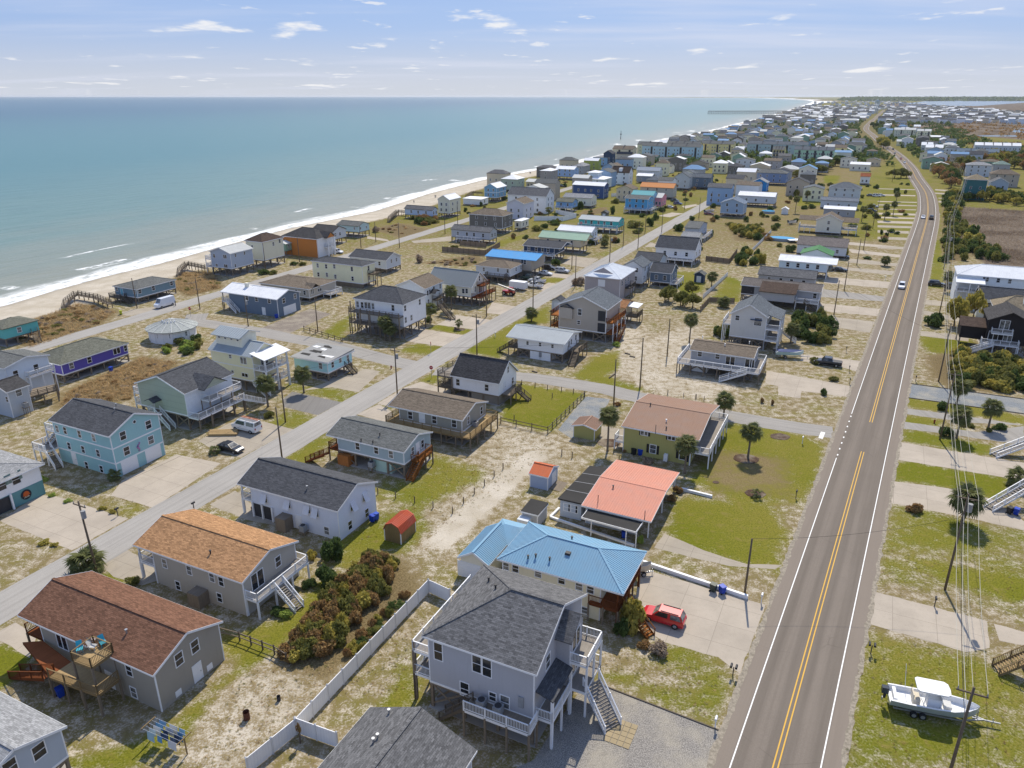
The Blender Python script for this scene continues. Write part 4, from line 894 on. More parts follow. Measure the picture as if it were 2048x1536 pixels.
# N5 brown roof with tan wraparound deck
h=House('single-storey grey house with taupe roof and tan wraparound deck on posts',(6,1832,398),(6,1245,290),(6,2035,243),4.75,2.3,'gx',1.5,r_taupe,w_grn,inset=(1.7,0,0,0))
h.win('S',[(6,1420,357),(6,1610,392),(6,1765,422)],.85,1.3).door('S',(6,1513,385),1.0,2.0,z=2.35).win('E',[(6,1877,395),(6,1980,318)],.75,1.35)
h.deck([(-h.L+.1,h.y0-1.4),(-h.L+.1,h.y1),(h.x0,h.y1),(h.x0,h.y0),(h.x1,h.y0),(h.x1,h.y1),(h.x1+2.3,h.y1),(h.x1+2.3,h.y0-1.4)],2.28,(0,5,6,7),M_tan,M_tan,px_=False,style='bal',gap=.15,pm=M_piling)
ac_unit(h.x1+.7,h.y0+3.4,2.3,h.e,False)
# N6 white with black steep roof
h=House('small white house with steep black roof and two-level wooden street porch',(12,1735,1168),(12,1228,1085),(12,1930,1030),4.55,1.95,'gx',3.3,r_black,w_white,brace=False)
h.win('S',[(12,1310,1150),(12,1605,1205)],.75,1.25).win('E',[(12,1823,1020),(12,1870,1130)],.7,1.2).door('E',(12,1787,1190),.9,1.95,z=2.0)
h.box('block_wall',h.x0+4,h.x1,h.y0+.2,h.y1,0,1.7,concrete((0.27,0.24,0.20)))
h.sidedeck('E',2.0,1.95,.15,.75,(1,2),fm=M_oldwood,rmat=M_oldwood);h.stairs((h.x1+1.6,h.y0+4.6),1.95,(h.x1+4.4,h.y0+4.6),1.1,M_oldwood,M_oldwood,px_=False)
h.deck([(h.x0-3.2,h.y0-.2),(h.x0-3.2,h.y1),(h.x0,h.y1),(h.x0,h.y0-.2)],4.2,(0,3),M_greywood,M_oldwood,px_=False,style='slat',pm=M_piling)
h.deck([(h.x0-3.2,h.y0-.2),(h.x0-3.2,h.y1),(h.x0,h.y1),(h.x0,h.y0-.2)],1.9,(0,3),M_oldwood,M_oldwood,px_=False,style='slat',pm=M_piling)
h.vents([(12,1330,970)],M_steel);h.vents([(12,1550,945)])
# N7 teal three-storey
h=House('teal three-storey house with white bands and two white garage doors',(5,858,525),(5,378,410),(5,1272,355),7.2,0,'gx',2.0,r_char,w_teal)
h.win('S',[(5,450,462),(5,513,477),(5,626,505),(5,738,533),(5,545,597),(5,655,625),(5,773,655),(5,683,750),(5,800,780)],.7,1.15).door('S',(5,598,740),.95,2.0,z=.1)
h.win('E',[(5,967,517),(5,1168,430),(5,997,637),(5,1188,550)],.95,1.3)
for q in ((5,1030,780),(5,1215,690)): h.door('E',q,2.7,2.1,'garage',z=.05)
h.band([2.35,4.85])
p,r=h.at('E',(5,1092,605));link('seahorse_emblem',MB().tube([(.1,-.06,.75),(.28,-.06,.62),(.22,-.06,.45),(-.05,-.06,.35),(-.22,-.06,.1),(-.1,-.06,-.2),(.1,-.06,-.42),(.05,-.06,-.68),(-.15,-.06,-.62),(-.1,-.06,-.48)],[.05,.1,.09,.15,.2,.17,.1,.07,.05,.03],6).mesh('seahorse_emblem',plain((0.42,0.22,0.42),.6),uv=False),h.e,p,r)
p,r=h.at('E',(5,1057,407));link('round_vent',MB().cyl((0,0,0),(0,-.06,0),.32,n=16).cyl((0,-.02,0),(0,-.07,0),.24,n=16,mi=1).mesh('round_vent',[M_white,M_dark],uv=False),h.e,p,r)
h.deck([(h.x0-3,h.y0+.5),(h.x0-3,h.y1-1),(h.x0,h.y1-1),(h.x0,h.y0+.5)],4.9,(0,3),M_greywood,M_white,px_=False,gap=.2);h.deck([(h.x0-3.2,h.y0-2),(h.x0-3.2,h.y0+3),(h.x0,h.y0+3),(h.x0,h.y0-2)],2.5,(0,3),M_greywood,M_white,px_=False,gap=.2)
h.stairs((h.x0-1,h.y0-1.2),2.5,(h.x0+2.4,h.y0-2.0),1.1,M_oldwood,M_white,px_=False);h.stairs((h.x0-2.2,h.y0+3.2),4.9,(h.x0-2.2,h.y0-.2),1.0,M_oldwood,M_white,px_=False,zb=2.5);h.vents([(5,905,320),(5,915,285)],M_steel)
# N8 white over teal at the left edge
h=House('white-topped house with pale roof, teal ground floor and round sign',(5,-230,985),(5,-760,850),(5,352,732),4.9,0,'hip',1.2,r_lgrey,w_white,ov=.6)
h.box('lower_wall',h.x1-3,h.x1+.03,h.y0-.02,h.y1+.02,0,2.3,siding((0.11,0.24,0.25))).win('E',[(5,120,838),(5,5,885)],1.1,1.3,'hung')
for q in ((5,155,820),(5,75,855),(5,48,868)):
    p,r=h.at('E',q);link('shutter',cached('shut',lambda: MB().box(-.22,.22,-.05,0,-.72,.72).mesh('shutter',plain((0.19,0.27,0.25)),uv=False)),h.e,p,r)
p,r=h.at('E',(5,193,938));sg=link('house_sign',MB().cyl((0,0,0),(0,-.07,0),.75,n=24).mesh('house_sign',plain((0.012,0.02,0.035),.5),uv=False),h.e,(p.x+.04,p.y,1.25),r)
link('sunset_motif',MB().cyl((0,-.06,.12),(0,-.10,.12),.42,n=20).box(-.5,.5,-.11,-.07,-.12,.05).mesh('sunset_motif',plain((0.50,0.10,0.02),.6),uv=False),sg)
link('lettering',MB().box(-.42,.42,-.10,-.06,-.42,-.36).box(-.3,.3,-.10,-.06,-.30,-.24).mesh('lettering',plain((0.6,0.55,0.4)),uv=False),sg)
h.box('carport_shade_panel',h.x1+.02,h.x1+.05,h.y0,h.y0+4.2,.05,2.2,M_dark);link('carport_post',piling_mesh(2.4,.12,M_white),h.e,(h.x1+.3,h.y0+4.3,0))  # dark sheet before the wall: shade under the house put into its colour
# N9 under construction
h=House('grey-green house under renovation with bare house wrap and white decks',(5,1450,190),(5,1055,112),(5,1840,40),7.0,2.6,'gy',2.3,r_char,w_ply)
h.box('wrapped_wall',h.x1-.02,h.x1+.035,h.y0,h.y1,2.6,6.9,w_wrap)
h.win('E',[(5,1525,200),(5,1600,300)],.9,1.2).glassdoor('E',(5,1670,165),1.8,2.0,z=4.9).glassdoor('E',(5,1745,250),1.8,2.0,z=2.7)
h.sidedeck('E',2.2,4.75,.3,1.0,(0,1,2),fm=M_greywood,rmat=M_white,gap=.25,pm=M_piling);h.sidedeck('E',2.6,2.6,.0,1.0,(0,1),fm=M_greywood,rmat=M_white,gap=.25,pm=M_piling)
dm=MB();dm.slab([(h.x1+1.9,h.y0+2.6,6.9),(h.x1+1.9,h.y0+5.3,8.6),(h.x1-3,h.y0+5.3,8.6),(h.x1-2.4,h.y0+2.6,6.9)],.14).slab([(h.x1+1.9,h.y0+8,6.9),(h.x1+1.9,h.y0+5.3,8.6),(h.x1-3,h.y0+5.3,8.6),(h.x1-2.4,h.y0+8,6.9)],.14).build('porch_gable',r_char,h.e)
MB().add([(h.x1+1.6,h.y0+2.8,6.85),(h.x1+1.6,h.y0+7.8,6.85),(h.x1+1.6,h.y0+5.3,8.4)],[(0,1,2)]).build('gable_wall',w_ply,h.e)
h.deck([(h.x0+3.6,h.y0-1.5),(h.x0+5.4,h.y0-1.5),(h.x0+5.4,h.y0),(h.x0+3.6,h.y0)],2.6,(0,3),M_oldwood,M_white,px_=False);h.stairs((h.x0+5.2,h.y0-.9),2.6,(h.x0+8.8,h.y0-1.2),1.1,M_oldwood,M_white,px_=False)
MB().slab([(h.x0+3.3,h.y0-1.8,4.7),(h.x0+4.5,h.y0-1.8,5.3),(h.x0+4.5,h.y0,5.3),(h.x0+3.3,h.y0,4.7)],.1).slab([(h.x0+5.7,h.y0-1.8,4.7),(h.x0+4.5,h.y0-1.8,5.3),(h.x0+4.5,h.y0,5.3),(h.x0+5.7,h.y0,4.7)],.1).build('entry_roof',r_char,h.e)
h.stairs((h.x1+2.4,h.y1-.5),2.6,(h.x1+2.8,h.y1+4.5),1.1,M_oldwood,M_white,px_=False)
h.deck([(h.x0-2,h.y0+.5),(h.x0-2,h.y1),(h.x0,h.y1),(h.x0,h.y0+.5)],2.6,(0,3),M_greywood,M_white,px_=False);h.deck([(h.x0-2,h.y0+.5),(h.x0-2,h.y1),(h.x0,h.y1),(h.x0,h.y0+.5)],4.75,(0,3),M_greywood,M_white,px_=False)
# N10 yellow tower house, blue metal roof
h=House('tall pale yellow house with blue metal roof and raised clerestory',(11,740,893),(11,285,800),(11,1000,800),7.6,2.2,'gx',2.0,t_lgrey,w_yel,ribs=.45,brace=False)
h.win('S',[(11,515,885),(11,540,1045)],.6,.7).win('S',[(11,650,928)],1.5,1.3,'pair').win('S',[(11,665,1075)],1.5,.7,'pair').band([5.0])
cx0=-h.L+1.0;cx1=-h.L*.33;cw=h.W
MB().box(cx0,cx1,cw*.22,cw*.78,h.h,h.h+3.1).build('clerestory',w_cream,h.e)
for i in range(4): o=link('window',window_mesh(.5,.6,'hung'),h.e,(cx0+.9+i*(cx1-cx0-1.6)/3.2,cw*.22,h.h+2.5));link('pane',pane_mesh(.5,.6),o)
q=[Vector((cx0-.5,cw*.10,h.h+3.0)),Vector((cx1+.4,cw*.10,h.h+3.0)),Vector((cx1+.4,cw*.5,h.h+4.1)),Vector((cx0-.5,cw*.5,h.h+4.1))]
q2=[Vector((v.x,cw-v.y,v.z)) for v in q];cr=MB().slab(q,.12).slab(q2,.12).build('clerestory_roof',t_lgrey,h.e);rb=MB()
for i in range(14): x=cx0-.4+(cx1-cx0+.7)*i/13;rb.beam((x,cw*.1,h.h+3.03),(x,cw*.5,h.h+4.13),.05,.06)
tag(rb.build('roof_seams',t_lgrey,cr,uv=False),kind='stuff')
MB().add([(cx1,cw*.22,h.h+3.05),(cx1,cw*.78,h.h+3.05),(cx1,cw*.5,h.h+4.0)],[(0,1,2)]).build('gable_wall',w_cream,h.e)
for z in (2.3,5.0): h.sidedeck('E',3.0,z,0,1.0,(0,1,2),fm=M_greywood,rmat=M_white,gap=.2)
for yy in (h.y0+.15,h.y0+(h.y1-h.y0)/2,h.y1-.15): link('porch_post',piling_mesh(7.3,.14,M_white),h.e,(h.x1+2.9,yy,0))
MB().slab([(h.x1-.2,h.y0-.5,8.3),(h.x1+3.5,h.y0-.5,7.4),(h.x1+3.5,h.y1+.5,7.4),(h.x1-.2,h.y1+.5,8.3)],.12).build('porch_roof',t_white,h.e)
h.glassdoor('E',(h.y0+3,6.1),1.8,2.0,z=5.05).win('E',[(h.y0+6,6.3),(h.y0+2.5,3.6)],.8,1.3);h.stairs((h.x1+.5,h.y0-.6),2.3,(h.x1+3.8,h.y0-.8),1.0,M_oldwood,M_white,px_=False)
# N11 aqua flat roof
h=House('aqua single-storey house with worn patched flat roof on wooden pilings',(11,1510,950),(11,1130,890),(11,1785,830),4.3,1.7,'flat',.35,c_patch,w_aqua,ov=.45,thick=.25)
for k in range(9):
    a=random.uniform(-h.L+.8,-1.5);bb=random.uniform(.6,h.W-1.2);zz=h.h+.35*bb/h.W+.012+.001*k
    MB().add([(a+random.uniform(-.9,0),bb,zz),(a+random.uniform(1,2.5),bb-random.uniform(0,.5),zz),(a+random.uniform(.8,2.8),bb+random.uniform(.4,1.6),zz+.02),(a-random.uniform(0,1),bb+random.uniform(.5,1.4),zz+.02)],[(0,1,2,3)]).build('roof_patch',c_tar if k % 3 else M_white,h.ro)
h.win('S',[(11,1440,980)],.8,1.3).win('E',[(11,1562,970),(11,1640,920),(11,1718,900)],.75,1.2);h.stairs((h.x1+.1,h.y1-2),1.7,(h.x1+2.3,h.y1-2.2),1.2,M_oldwood,M_oldwood,px_=False)
# N12 purple
h=House('purple hip-roofed house with white trim on low wooden pilings',(10,618,972),(10,290,910),(10,1465,705),4.2,1.7,'hip',2.0,r_olive,w_purp,ov=.35)
h.win('S',[(10,350,950),(10,425,965),(10,548,995)],.7,1.1).win('E',[(10,732,980),(10,915,920),(10,1365,775)],.85,1.2).win('E',[(10,1195,830)],1.6,1.2,'pair')
# N13 round house
ctr=P((10,1745,490),5.0);e=empty('round_house',(ctr.x,ctr.y,0),0,'round white house with many-sided pale grey roof','house');n=16;R_=6.0
MB().prism([(5.3*math.cos(2*math.pi*i/n),5.3*math.sin(2*math.pi*i/n)) for i in range(n)],0,3.0).build('wall',w_white,e)
rf=MB()
for i in range(n):
    a,c=2*math.pi*i/n,2*math.pi*(i+1)/n;rf.slab([(R_*math.cos(a),R_*math.sin(a),2.95),(R_*math.cos(c),R_*math.sin(c),2.95),(.15*math.cos(c),.15*math.sin(c),4.9),(.15*math.cos(a),.15*math.sin(a),4.9)],.14)
rf=rf.build('roof',shingle((0.36,0.38,0.36),.2),e);hb=MB()
for i in range(n): a=2*math.pi*i/n;hb.beam((R_*math.cos(a),R_*math.sin(a),2.99),(.2*math.cos(a),.2*math.sin(a),4.95),.14,.05)
hb.build('ridge_cap',plain((0.55,0.56,0.54)),rf)
for i in range(n):
    a=2*math.pi*i/n
    if math.sin(a) < .3: MB().box(-.06,.06,-.06,.06,0,3).build('corner_trim',M_white,e,uv=False,loc=(5.32*math.cos(a),5.32*math.sin(a),0))
for a in (250,290,330): a=rad(a);o=link('window',window_mesh(.8,1.0,'hung'),e,(5.2*math.cos(a),5.2*math.sin(a),1.9),a+math.pi/2);link('pane',pane_mesh(.8,1.0),o)
for k in range(6): a=rad(200+24*k);link('vent_pipe',cached('vpw',lambda: MB().cyl((0,0,-.2),(0,0,.35),.13,n=7).mesh('vent_pipe',M_white,uv=False)),rf,(1.9*math.cos(a),1.9*math.sin(a),4.35))
# N14 .. beach row
h=House('slate-blue oceanfront cottage with grey hip roof on pilings',(10,1395,200),(10,1150,150),(10,1805,92),4.2,1.6,'hip',1.3,r_grey,w_slb)
h.win('E',[(10,1430,212),(10,1570,185),(10,1755,135)],.95,1.2).win('S',[(10,1195,195),(10,1375,215)],.9,1.2).door('S',(10,1247,215),1.0,2.0,z=1.65,mat=plain((0.2,0.5,0.6)));h.sidedeck('S',2.2,1.6,0,.5,(0,1,2),rmat=M_oldwood,fm=M_oldwood);h.stairs((h.x0+4.4,h.y0-1.2),1.6,(h.x0+7.4,h.y0-1.4),1.1,M_oldwood,M_oldwood,px_=False)
h=House('tall grey oceanfront house with silver metal cross-gable roof on stilts',(16,512,550),(16,292,528),(16,752,490),7.6,2.5,'gy',1.6,t_pale,w_bluegrey,ribs=.6)
h.win('S',[(16,350,572),(16,378,672)],.9,1.1).win('S',[(16,460,580),(16,470,678)],1.4,1.2,'pair').win('E',[(16,568,568),(16,660,545),(16,566,672)],.6,.9);h.sidedeck('S',0.1,2.6,0,.02,());h.deck([(h.x0-2.6,h.y0),(h.x0-2.6,h.y1),(h.x0,h.y1),(h.x0,h.y0)],5.0,(0,3),M_greywood,M_white,px_=False)
h.deck([(h.x0-2.6,h.y0),(h.x0-2.6,h.y1),(h.x0,h.y1),(h.x0,h.y0)],2.5,(0,3),M_greywood,M_white,px_=False)
h=House('tall pale yellow oceanfront house with dark brown hip roof on stilts',(16,838,432),(16,655,412),(16,1065,385),9.0,2.6,'hip',2.0,r_dkbrown,siding((0.60,0.57,0.44)))
h.win('S',[(16,740,480),(16,740,560)],.7,1.1).win('E',[(16,955,450),(16,1020,420)],.8,1.2)
h=House('orange-walled oceanfront house with dark hip roof and white entry porch',(16,1400,402),(16,1035,370),(16,1600,350),6.8,0,'hip',2.8,r_black,w_orange)
h.box('front_wall',h.x1-.01,h.x1+.05,h.y0+.2,h.y1,0,6.7,w_white).win('E',[(h.y0+1.6,4.8),(h.y0+1.6,2.0)],1.3,1.4,'pair').sidedeck('E',1.8,3.4,.35,.75,(0,1,2));h.door('E',(h.y0+5,1.1),1.2,2.1,z=.1,mat=M_redwood)
for yy in (.4,.7): link('porch_post',piling_mesh(6.6,.15,M_white),h.e,(h.x1+1.7,h.y0+(h.y1-h.y0)*yy,0))
yc=h.y0+(h.y1-h.y0)*.55;MB().slab([(h.x1+2,yc-2.4,6.7),(h.x1+2,yc,8.6),(h.x1-3,yc,8.6),(h.x1-1,yc-2.4,6.7)],.12).slab([(h.x1+2,yc+2.4,6.7),(h.x1+2,yc,8.6),(h.x1-3,yc,8.6),(h.x1-1,yc+2.4,6.7)],.12).build('porch_gable',r_black,h.e);MB().add([(h.x1+1.8,yc-2.2,6.7),(h.x1+1.8,yc+2.2,6.7),(h.x1+1.8,yc,8.4)],[(0,1,2)]).build('gable_wall',w_orange,h.e)
h=House('small dark green cottage on stilts beside the orange house',(16,1080,452),(16,1020,440),(16,1230,425),4.6,2.0,'gy',.8,t_pale,w_green,W=7,Lm=6,fine=False);h.win('S',[(-2,3.5)],.8,1.1).win('E',[(2,3.5),(5,3.5)],.9,1.2)
h=House('white-grey gabled house on stilts behind the orange house',(16,1560,332),(16,1330,250),(16,1710,290),5.2,2.2,'gx',1.9,r_black,w_lg,fine=False);h.win('E',[(2.2,3.9),(5,3.9)],.8,1.2)
h=House('pale blue-green oceanfront cottage with grey gable roof on stilts',(17,290,270),(17,60,240),(17,412,238),4.8,2.3,'gx',1.3,r_grey,siding((0.42,0.54,0.55)),fine=False);h.win('E',[(17,312,290),(17,372,278)],.7,.9).win('S',[(17,140,290),(17,250,292)],.7,.9)
# N19 dark blue-grey with white roof
h=House('dark blue-grey house with white metal roof and single white garage door',(16,992,1020),(16,412,945),(16,1238,925),5.0,0,'gx',1.6,t_white,w_dkb,inset=(2.3,0,0,0),ribs=.8)
h.win('S',[(16,685,1000),(16,783,1015),(16,912,1022)],.95,1.2).door('S',(16,860,1140),1.0,2.0,z=.1).win('E',[(16,1062,1030),(16,1178,985)],.95,1.3).door('E',(16,1128,1140),4.6,2.2,'garage',z=.05)
h.deck([(-h.L+.2,h.y0-.3),(-h.L+.2,h.y1),(h.x0,h.y1),(h.x0,h.y0-.3)],2.4,(0,3),M_greywood,M_white,px_=False,pm=M_piling);h.stairs((h.x0+.3,h.y0-.8),2.4,(h.x0+4.0,h.y0-1.4),1.1,M_oldwood,M_white,px_=False)
for yy in (h.y0,h.y1-.2): link('porch_post',piling_mesh(4.8,.09,M_dark),h.e,(-h.L+.4,yy,0))
MB().box(-h.L*.68-.5,-h.L*.68+.5,h.W*.35,h.W*.35+.7,6.0,7.3).build('chimney',w_cream,h.ro)
# N20 tan ranch
h=House('low tan house with brown hip roof and gabled arched-window bay',(16,1320,915),(16,805,850),(16,1610,840),3.9,1.2,'hip',1.5,r_taupe,siding((0.40,0.37,0.32)))
h.win('E',[(16,1355,935)],1.2,1.5,'pair').win('E',[(16,1430,920)],1.6,.8,'pair').win('S',[(-2,2.6),(-5,2.6)],.8,1.2);h.sidedeck('E',2.6,1.2,.5,.95,(0,1,2));MB().slab([(h.x1+.6,1.2,3.9),(h.x1+.6,2.8,5.0),(h.x1-3,2.8,5.0),(h.x1-2,1.2,3.9)],.12).slab([(h.x1+.6,4.4,3.9),(h.x1+.6,2.8,5.0),(h.x1-3,2.8,5.0),(h.x1-2,4.4,3.9)],.12).build('bay_roof',r_taupe,h.e)
# N21 pale yellow two-storey
h=House('long pale yellow two-storey house with charcoal low hip roof',(16,1865,680),(16,1335,620),(16,2010,630),7.0,1.4,'hip',1.0,r_char,siding((0.68,0.66,0.46)),brace=False)
h.win('S',[(16,1410,670),(16,1497,680),(16,1580,680),(16,1760,707),(16,1418,762),(16,1505,765),(16,1592,785),(16,1768,805)],.75,1.25).win('E',[(16,1930,697),(16,1937,795)],.8,1.3);h.sidedeck('E',2.0,4.2,.4,1.0,(0,1,2),rmat=M_oldwood,fm=M_oldwood);MB().box(h.x0,h.x1,h.y0-.12,h.y0-.05,0,1.35).build('lattice_skirt',M_lattice,h.e)
h=House('pale grey gabled house with charcoal roof near the beach street',(17,575,620),(17,185,580),(17,735,565),4.6,1.6,'gx',1.8,r_char,w_lg);h.win('E',[(17,628,625),(17,680,610)],.75,1.2).win('S',[(-3,3.3),(-7,3.3)],.8,1.2)
# N23 white three-level
h=House('large white two-storey house on pilings with charcoal hip roof and weathered porches',(12,750,357),(12,232,290),(12,995,262),8.6,2.9,'hip',2.6,r_char,w_white)
h.win('S',[(12,283,350),(12,330,358),(12,440,370),(12,645,388),(12,290,470)],.75,1.4).win('S',[(12,385,362)],1.8,1.5,'pair').win('E',[(12,768,392),(12,918,328),(12,775,512),(12,833,488)],.8,1.35)
for z in (3.0,5.8): h.sidedeck('S',2.0,z,-.04,1.0,(0,1),fm=M_greywood,rmat=M_oldwood,style='slat' if z > 5 else 'bal',pm=M_piling)
for k in range(6): link('porch_post',piling_mesh(8.3 if k==0 else 6.6,.1,M_piling),h.e,(h.x0+(h.x1-h.x0)*k/5,h.y0-1.95,0))
h=House('white and pale blue gabled house with brown roof and long front stairs',(12,970,195),(12,665,150),(12,1165,120),6.6,.4,'gy',2.0,r_taupe,siding((0.66,0.72,0.78)))
h.win('E',[(12,1000,235),(12,1022,225),(12,1063,195),(12,1128,165),(12,1008,325)],.75,1.3);h.sidedeck('E',1.6,2.8,.4,.8,(0,1,2),fm=M_oldwood,rmat=M_oldwood);h.stairs((12,1120,345),2.8,(12,1260,515),1.3,M_oldwood,M_oldwood)
MB().slab([(h.x1-.2,h.y0+2.6,4.9),(h.x1+1.8,h.y0+2.6,4.9),(h.x1+1.8,h.y0+4,5.7),(h.x1-.2,h.y0+4,5.7)],.1).slab([(h.x1-.2,h.y0+5.4,4.9),(h.x1+1.8,h.y0+5.4,4.9),(h.x1+1.8,h.y0+4,5.7),(h.x1-.2,h.y0+4,5.7)],.1).build('entry_roof',r_black,h.e)
h=House('cream house on stilts with steep ribbed grey metal roof and rust decks',(17,1455,893),(17,985,715),(17,1615,815),5.6,2.7,'gx',3.4,t_steel,w_cream,ribs=.5)
h.win('S',[(12,1365,215),(12,1400,215)],.7,1.2).win('E',[(12,1487,195),(12,1530,85)],.8,1.5).glassdoor('E',(h.y0+5,4),1.8,2.0,z=2.8);h.sidedeck('E',2.4,2.7,0,1.15,(0,1,2),fm=M_redwood,rmat=M_redwood);h.sidedeck('E',2.0,5.4,.35,.8,(0,1,2),fm=M_redwood,rmat=M_redwood,pm=M_piling)
h=House('tan house with long bright blue metal roof behind brown hip cottage',(18,370,930),(17,1585,572),(18,510,880),5.8,2.3,'gx',1.3,metalroof((0.09,0.32,0.62)),w_taupe,ribs=.6,fine=False,inset=(0,1.5,0,0));h.win('S',[(18,130,925),(18,228,938),(18,255,942)],.8,1.3)
h=House('small white cottage with brown hip roof and grey front porch',(17,1850,705),(17,1480,660),(17,1980,650),4.6,2.0,'hip',1.5,r_taupe,w_lg);h.win('S',[(17,1575,710),(17,1720,715),(17,1820,720)],.7,1.2).win('E',[(17,1905,710),(17,1955,690)],.6,1.2);h.sidedeck('S',1.8,2.0,.35,.9,(0,1,2),rmat=M_greywood);h.stairs((h.x1-.8,h.y0-1.2),2.0,(h.x1+1.9,h.y0-1.6),1.1,M_oldwood,M_oldwood,px_=False)
# east side of the back street
h=House('taupe two-storey house with white metal roof and gabled front',(18,1240,1120),(18,855,1085),(18,1400,1025),6.6,0,'hip',2.4,metalroof((0.66,0.70,0.74)),siding((0.34,0.31,0.31)),ribs=.55)
h.door('S',(18,1040,1160),1.9,1.9,'garage').sidedeck('E',1.6,3.0,.35,.7,(0,1,2),fm=M_dark,rmat=M_dark).win('E',[(h.y0+2,4.9),(h.y0+5,4.9),(h.y0+8,4.9)],.8,1.4);MB().add([(-h.L*.8,1.6,7.5),(-h.L*.25,1.6,7.5),(-h.L*.52,1.6,9.1)],[(0,1,2)]).build('gable_wall',siding((0.34,0.31,0.31)),h.e)
h=House('tall taupe house with slate-blue gable roof and screened porches',(13,1205,410),(13,690,360),(13,1310,340),8.2,2.3,'gy',2.6,r_slate,w_taupe,W=11)
h.win('S',[(13,920,430)],.9,1.5).win('S',[(13,908,537)],.7,.9)
a0=h.at('S',(13,1105,500))[0].x
for z0,z1 in ((2.5,4.7),(5.2,7.7)): h.box('porch_screen',a0,h.x1-.25,h.y0-.04,h.y0+.02,z0,z1,M_dark)
a1=h.at('S',(13,725,420))[0].x;a2=h.at('S',(13,850,420))[0].x;h.box('bay',a1,a2,h.y0-.6,h.y0,4.9,7.6,w_taupe);MB().slab([(a1-.3,h.y0-.9,7.5),((a1+a2)/2,h.y0-.9,8.5),((a1+a2)/2,h.y0,8.5),(a1-.3,h.y0,7.5)],.1).slab([(a2+.3,h.y0-.9,7.5),((a1+a2)/2,h.y0-.9,8.5),((a1+a2)/2,h.y0,8.5),(a2+.3,h.y0,7.5)],.1).build('bay_roof',r_char,h.e)
for z in (2.4,5.1): h.sidedeck('E',1.8,z,0,.9,(0,1,2),fm=M_orwood,rmat=M_redwood,pm=M_white)
h.deck([(h.x0-2.4,h.y0+.5),(h.x0-2.4,h.y1-2),(h.x0,h.y1-2),(h.x0,h.y0+.5)],5.1,(0,1,3),M_orwood,M_redwood,px_=False);h.deck([(h.x0-2.4,h.y0+.5),(h.x0-2.4,h.y1-2),(h.x0,h.y1-2),(h.x0,h.y0+.5)],2.4,(0,1,3),M_orwood,M_redwood,px_=False);h.stairs((h.x1+2.3,h.y0+6),2.4,(h.x1+2.3,h.y0+1.5),1.2,M_orwood,M_redwood,px_=False)
h=House('low white house with light grey metal roof at the street corner',(13,765,765),(13,165,690),(13,945,625),4.6,2.1,'gx',1.35,t_silver,w_white,inset=(2.0,0,0,0),ov=.6,ribs=.35)
h.win('S',[(13,385,748),(13,513,762),(13,640,780)],.5,.8).win('E',[(13,808,755),(13,832,735),(13,878,690)],.7,1.2)
a0=h.at('S',(13,410,880))[0].x;a1=h.at('S',(13,625,900))[0].x;h.box('lower_wall',a0,a1,h.y0+.02,h.y1-.3,0,2.1,w_white);h.deck([(-h.L+.3,h.y0),(-h.L+.3,h.y1),(h.x0,h.y1),(h.x0,h.y0)],2.1,(0,3),M_oldwood,M_oldwood,px_=False);h.stairs((-h.L+.4,h.y0+1),2.1,(-h.L-2.8,h.y0+1),1.1,M_oldwood,M_oldwood,px_=False)
h.sidedeck('E',2.6,2.1,.3,.85,(0,1,2),fm=M_oldwood,rmat=M_oldwood);h.stairs((13,890,830),2.1,(13,835,995),1.3,M_oldwood,M_oldwood);h.box('meter_panel',a0+2.2,a0+2.8,h.y0-.15,h.y0+.02,.7,1.8,M_grey)
h=House('small tan cottage on stilts with weathered orange-brown roof',(13,1390,390),(13,1240,330),(13,1470,320),4.6,2.1,'gx',1.2,shingle((0.29,0.15,0.075)),w_sand,W=7.5,fine=False);h.sidedeck('E',3.0,2.1,.2,.9,(0,1,2),fm=M_oldwood,rmat=M_oldwood);MB().slab([(h.x1-.1,h.y0+1.5,4.7),(h.x1+3.0,h.y0+1.5,4.5),(h.x1+3.0,h.y1-.5,4.5),(h.x1-.1,h.y1-.5,4.7)],.1).build('porch_roof',t_white,h.e)
h=House('tall light grey house with slate-blue cross-gable roof and white side stairs',(14,1110,490),(14,715,430),(14,1200,330),7.9,2.4,'gy',2.6,r_slate,siding((0.50,0.49,0.46)),W=11)
h.win('S',[(14,793,490)],.85,1.1).win('S',[(14,1003,530)],1.6,1.8,'hung');h.box('window_awning',-3.9,-1.3,h.y0-.6,h.y0,7.0,7.1,w_navy2)
for z in (2.5,5.2): h.sidedeck('E',2.8,z,0,.8,(0,1,2),fm=M_greywood,rmat=M_white)
h.deck([(h.x0-1.8,h.y0+.5),(h.x0-1.8,h.y1-3),(h.x0,h.y1-3),(h.x0,h.y0+.5)],5.2,(0,3),M_greywood,M_white,px_=False);MB().slab([(h.x1-1.5,h.y0+1.5,8.6),(h.x1+3,h.y0+1.5,7.3),(h.x1+3,h.y1,7.3),(h.x1-1.5,h.y1,8.6)],.14).build('porch_roof',r_slate,h.e)
for yy in (h.y0+1.7,h.y0+5,h.y1-.2): link('porch_post',piling_mesh(7.2,.12,M_white),h.e,(h.x1+2.8,yy,0))
h.stairs((h.x1+2.8,h.y1-1.5),2.5,(h.x1+6.2,h.y1-1.0),1.2,M_greywood,M_white,px_=False)
h=House('single-storey grey house with brown roof and wide white-railed deck on stilts',(14,965,905),(14,300,790),(14,1040,755),4.9,2.4,'gx',1.0,r_taupe,w_grey,W=8.5)
h.win('S',[(14,410,838),(14,592,858)],.85,1.1).glassdoor('S',(14,920,945),1.8,1.9,z=2.5).glassdoor('S',(14,720,920),1.8,1.9,z=2.5)
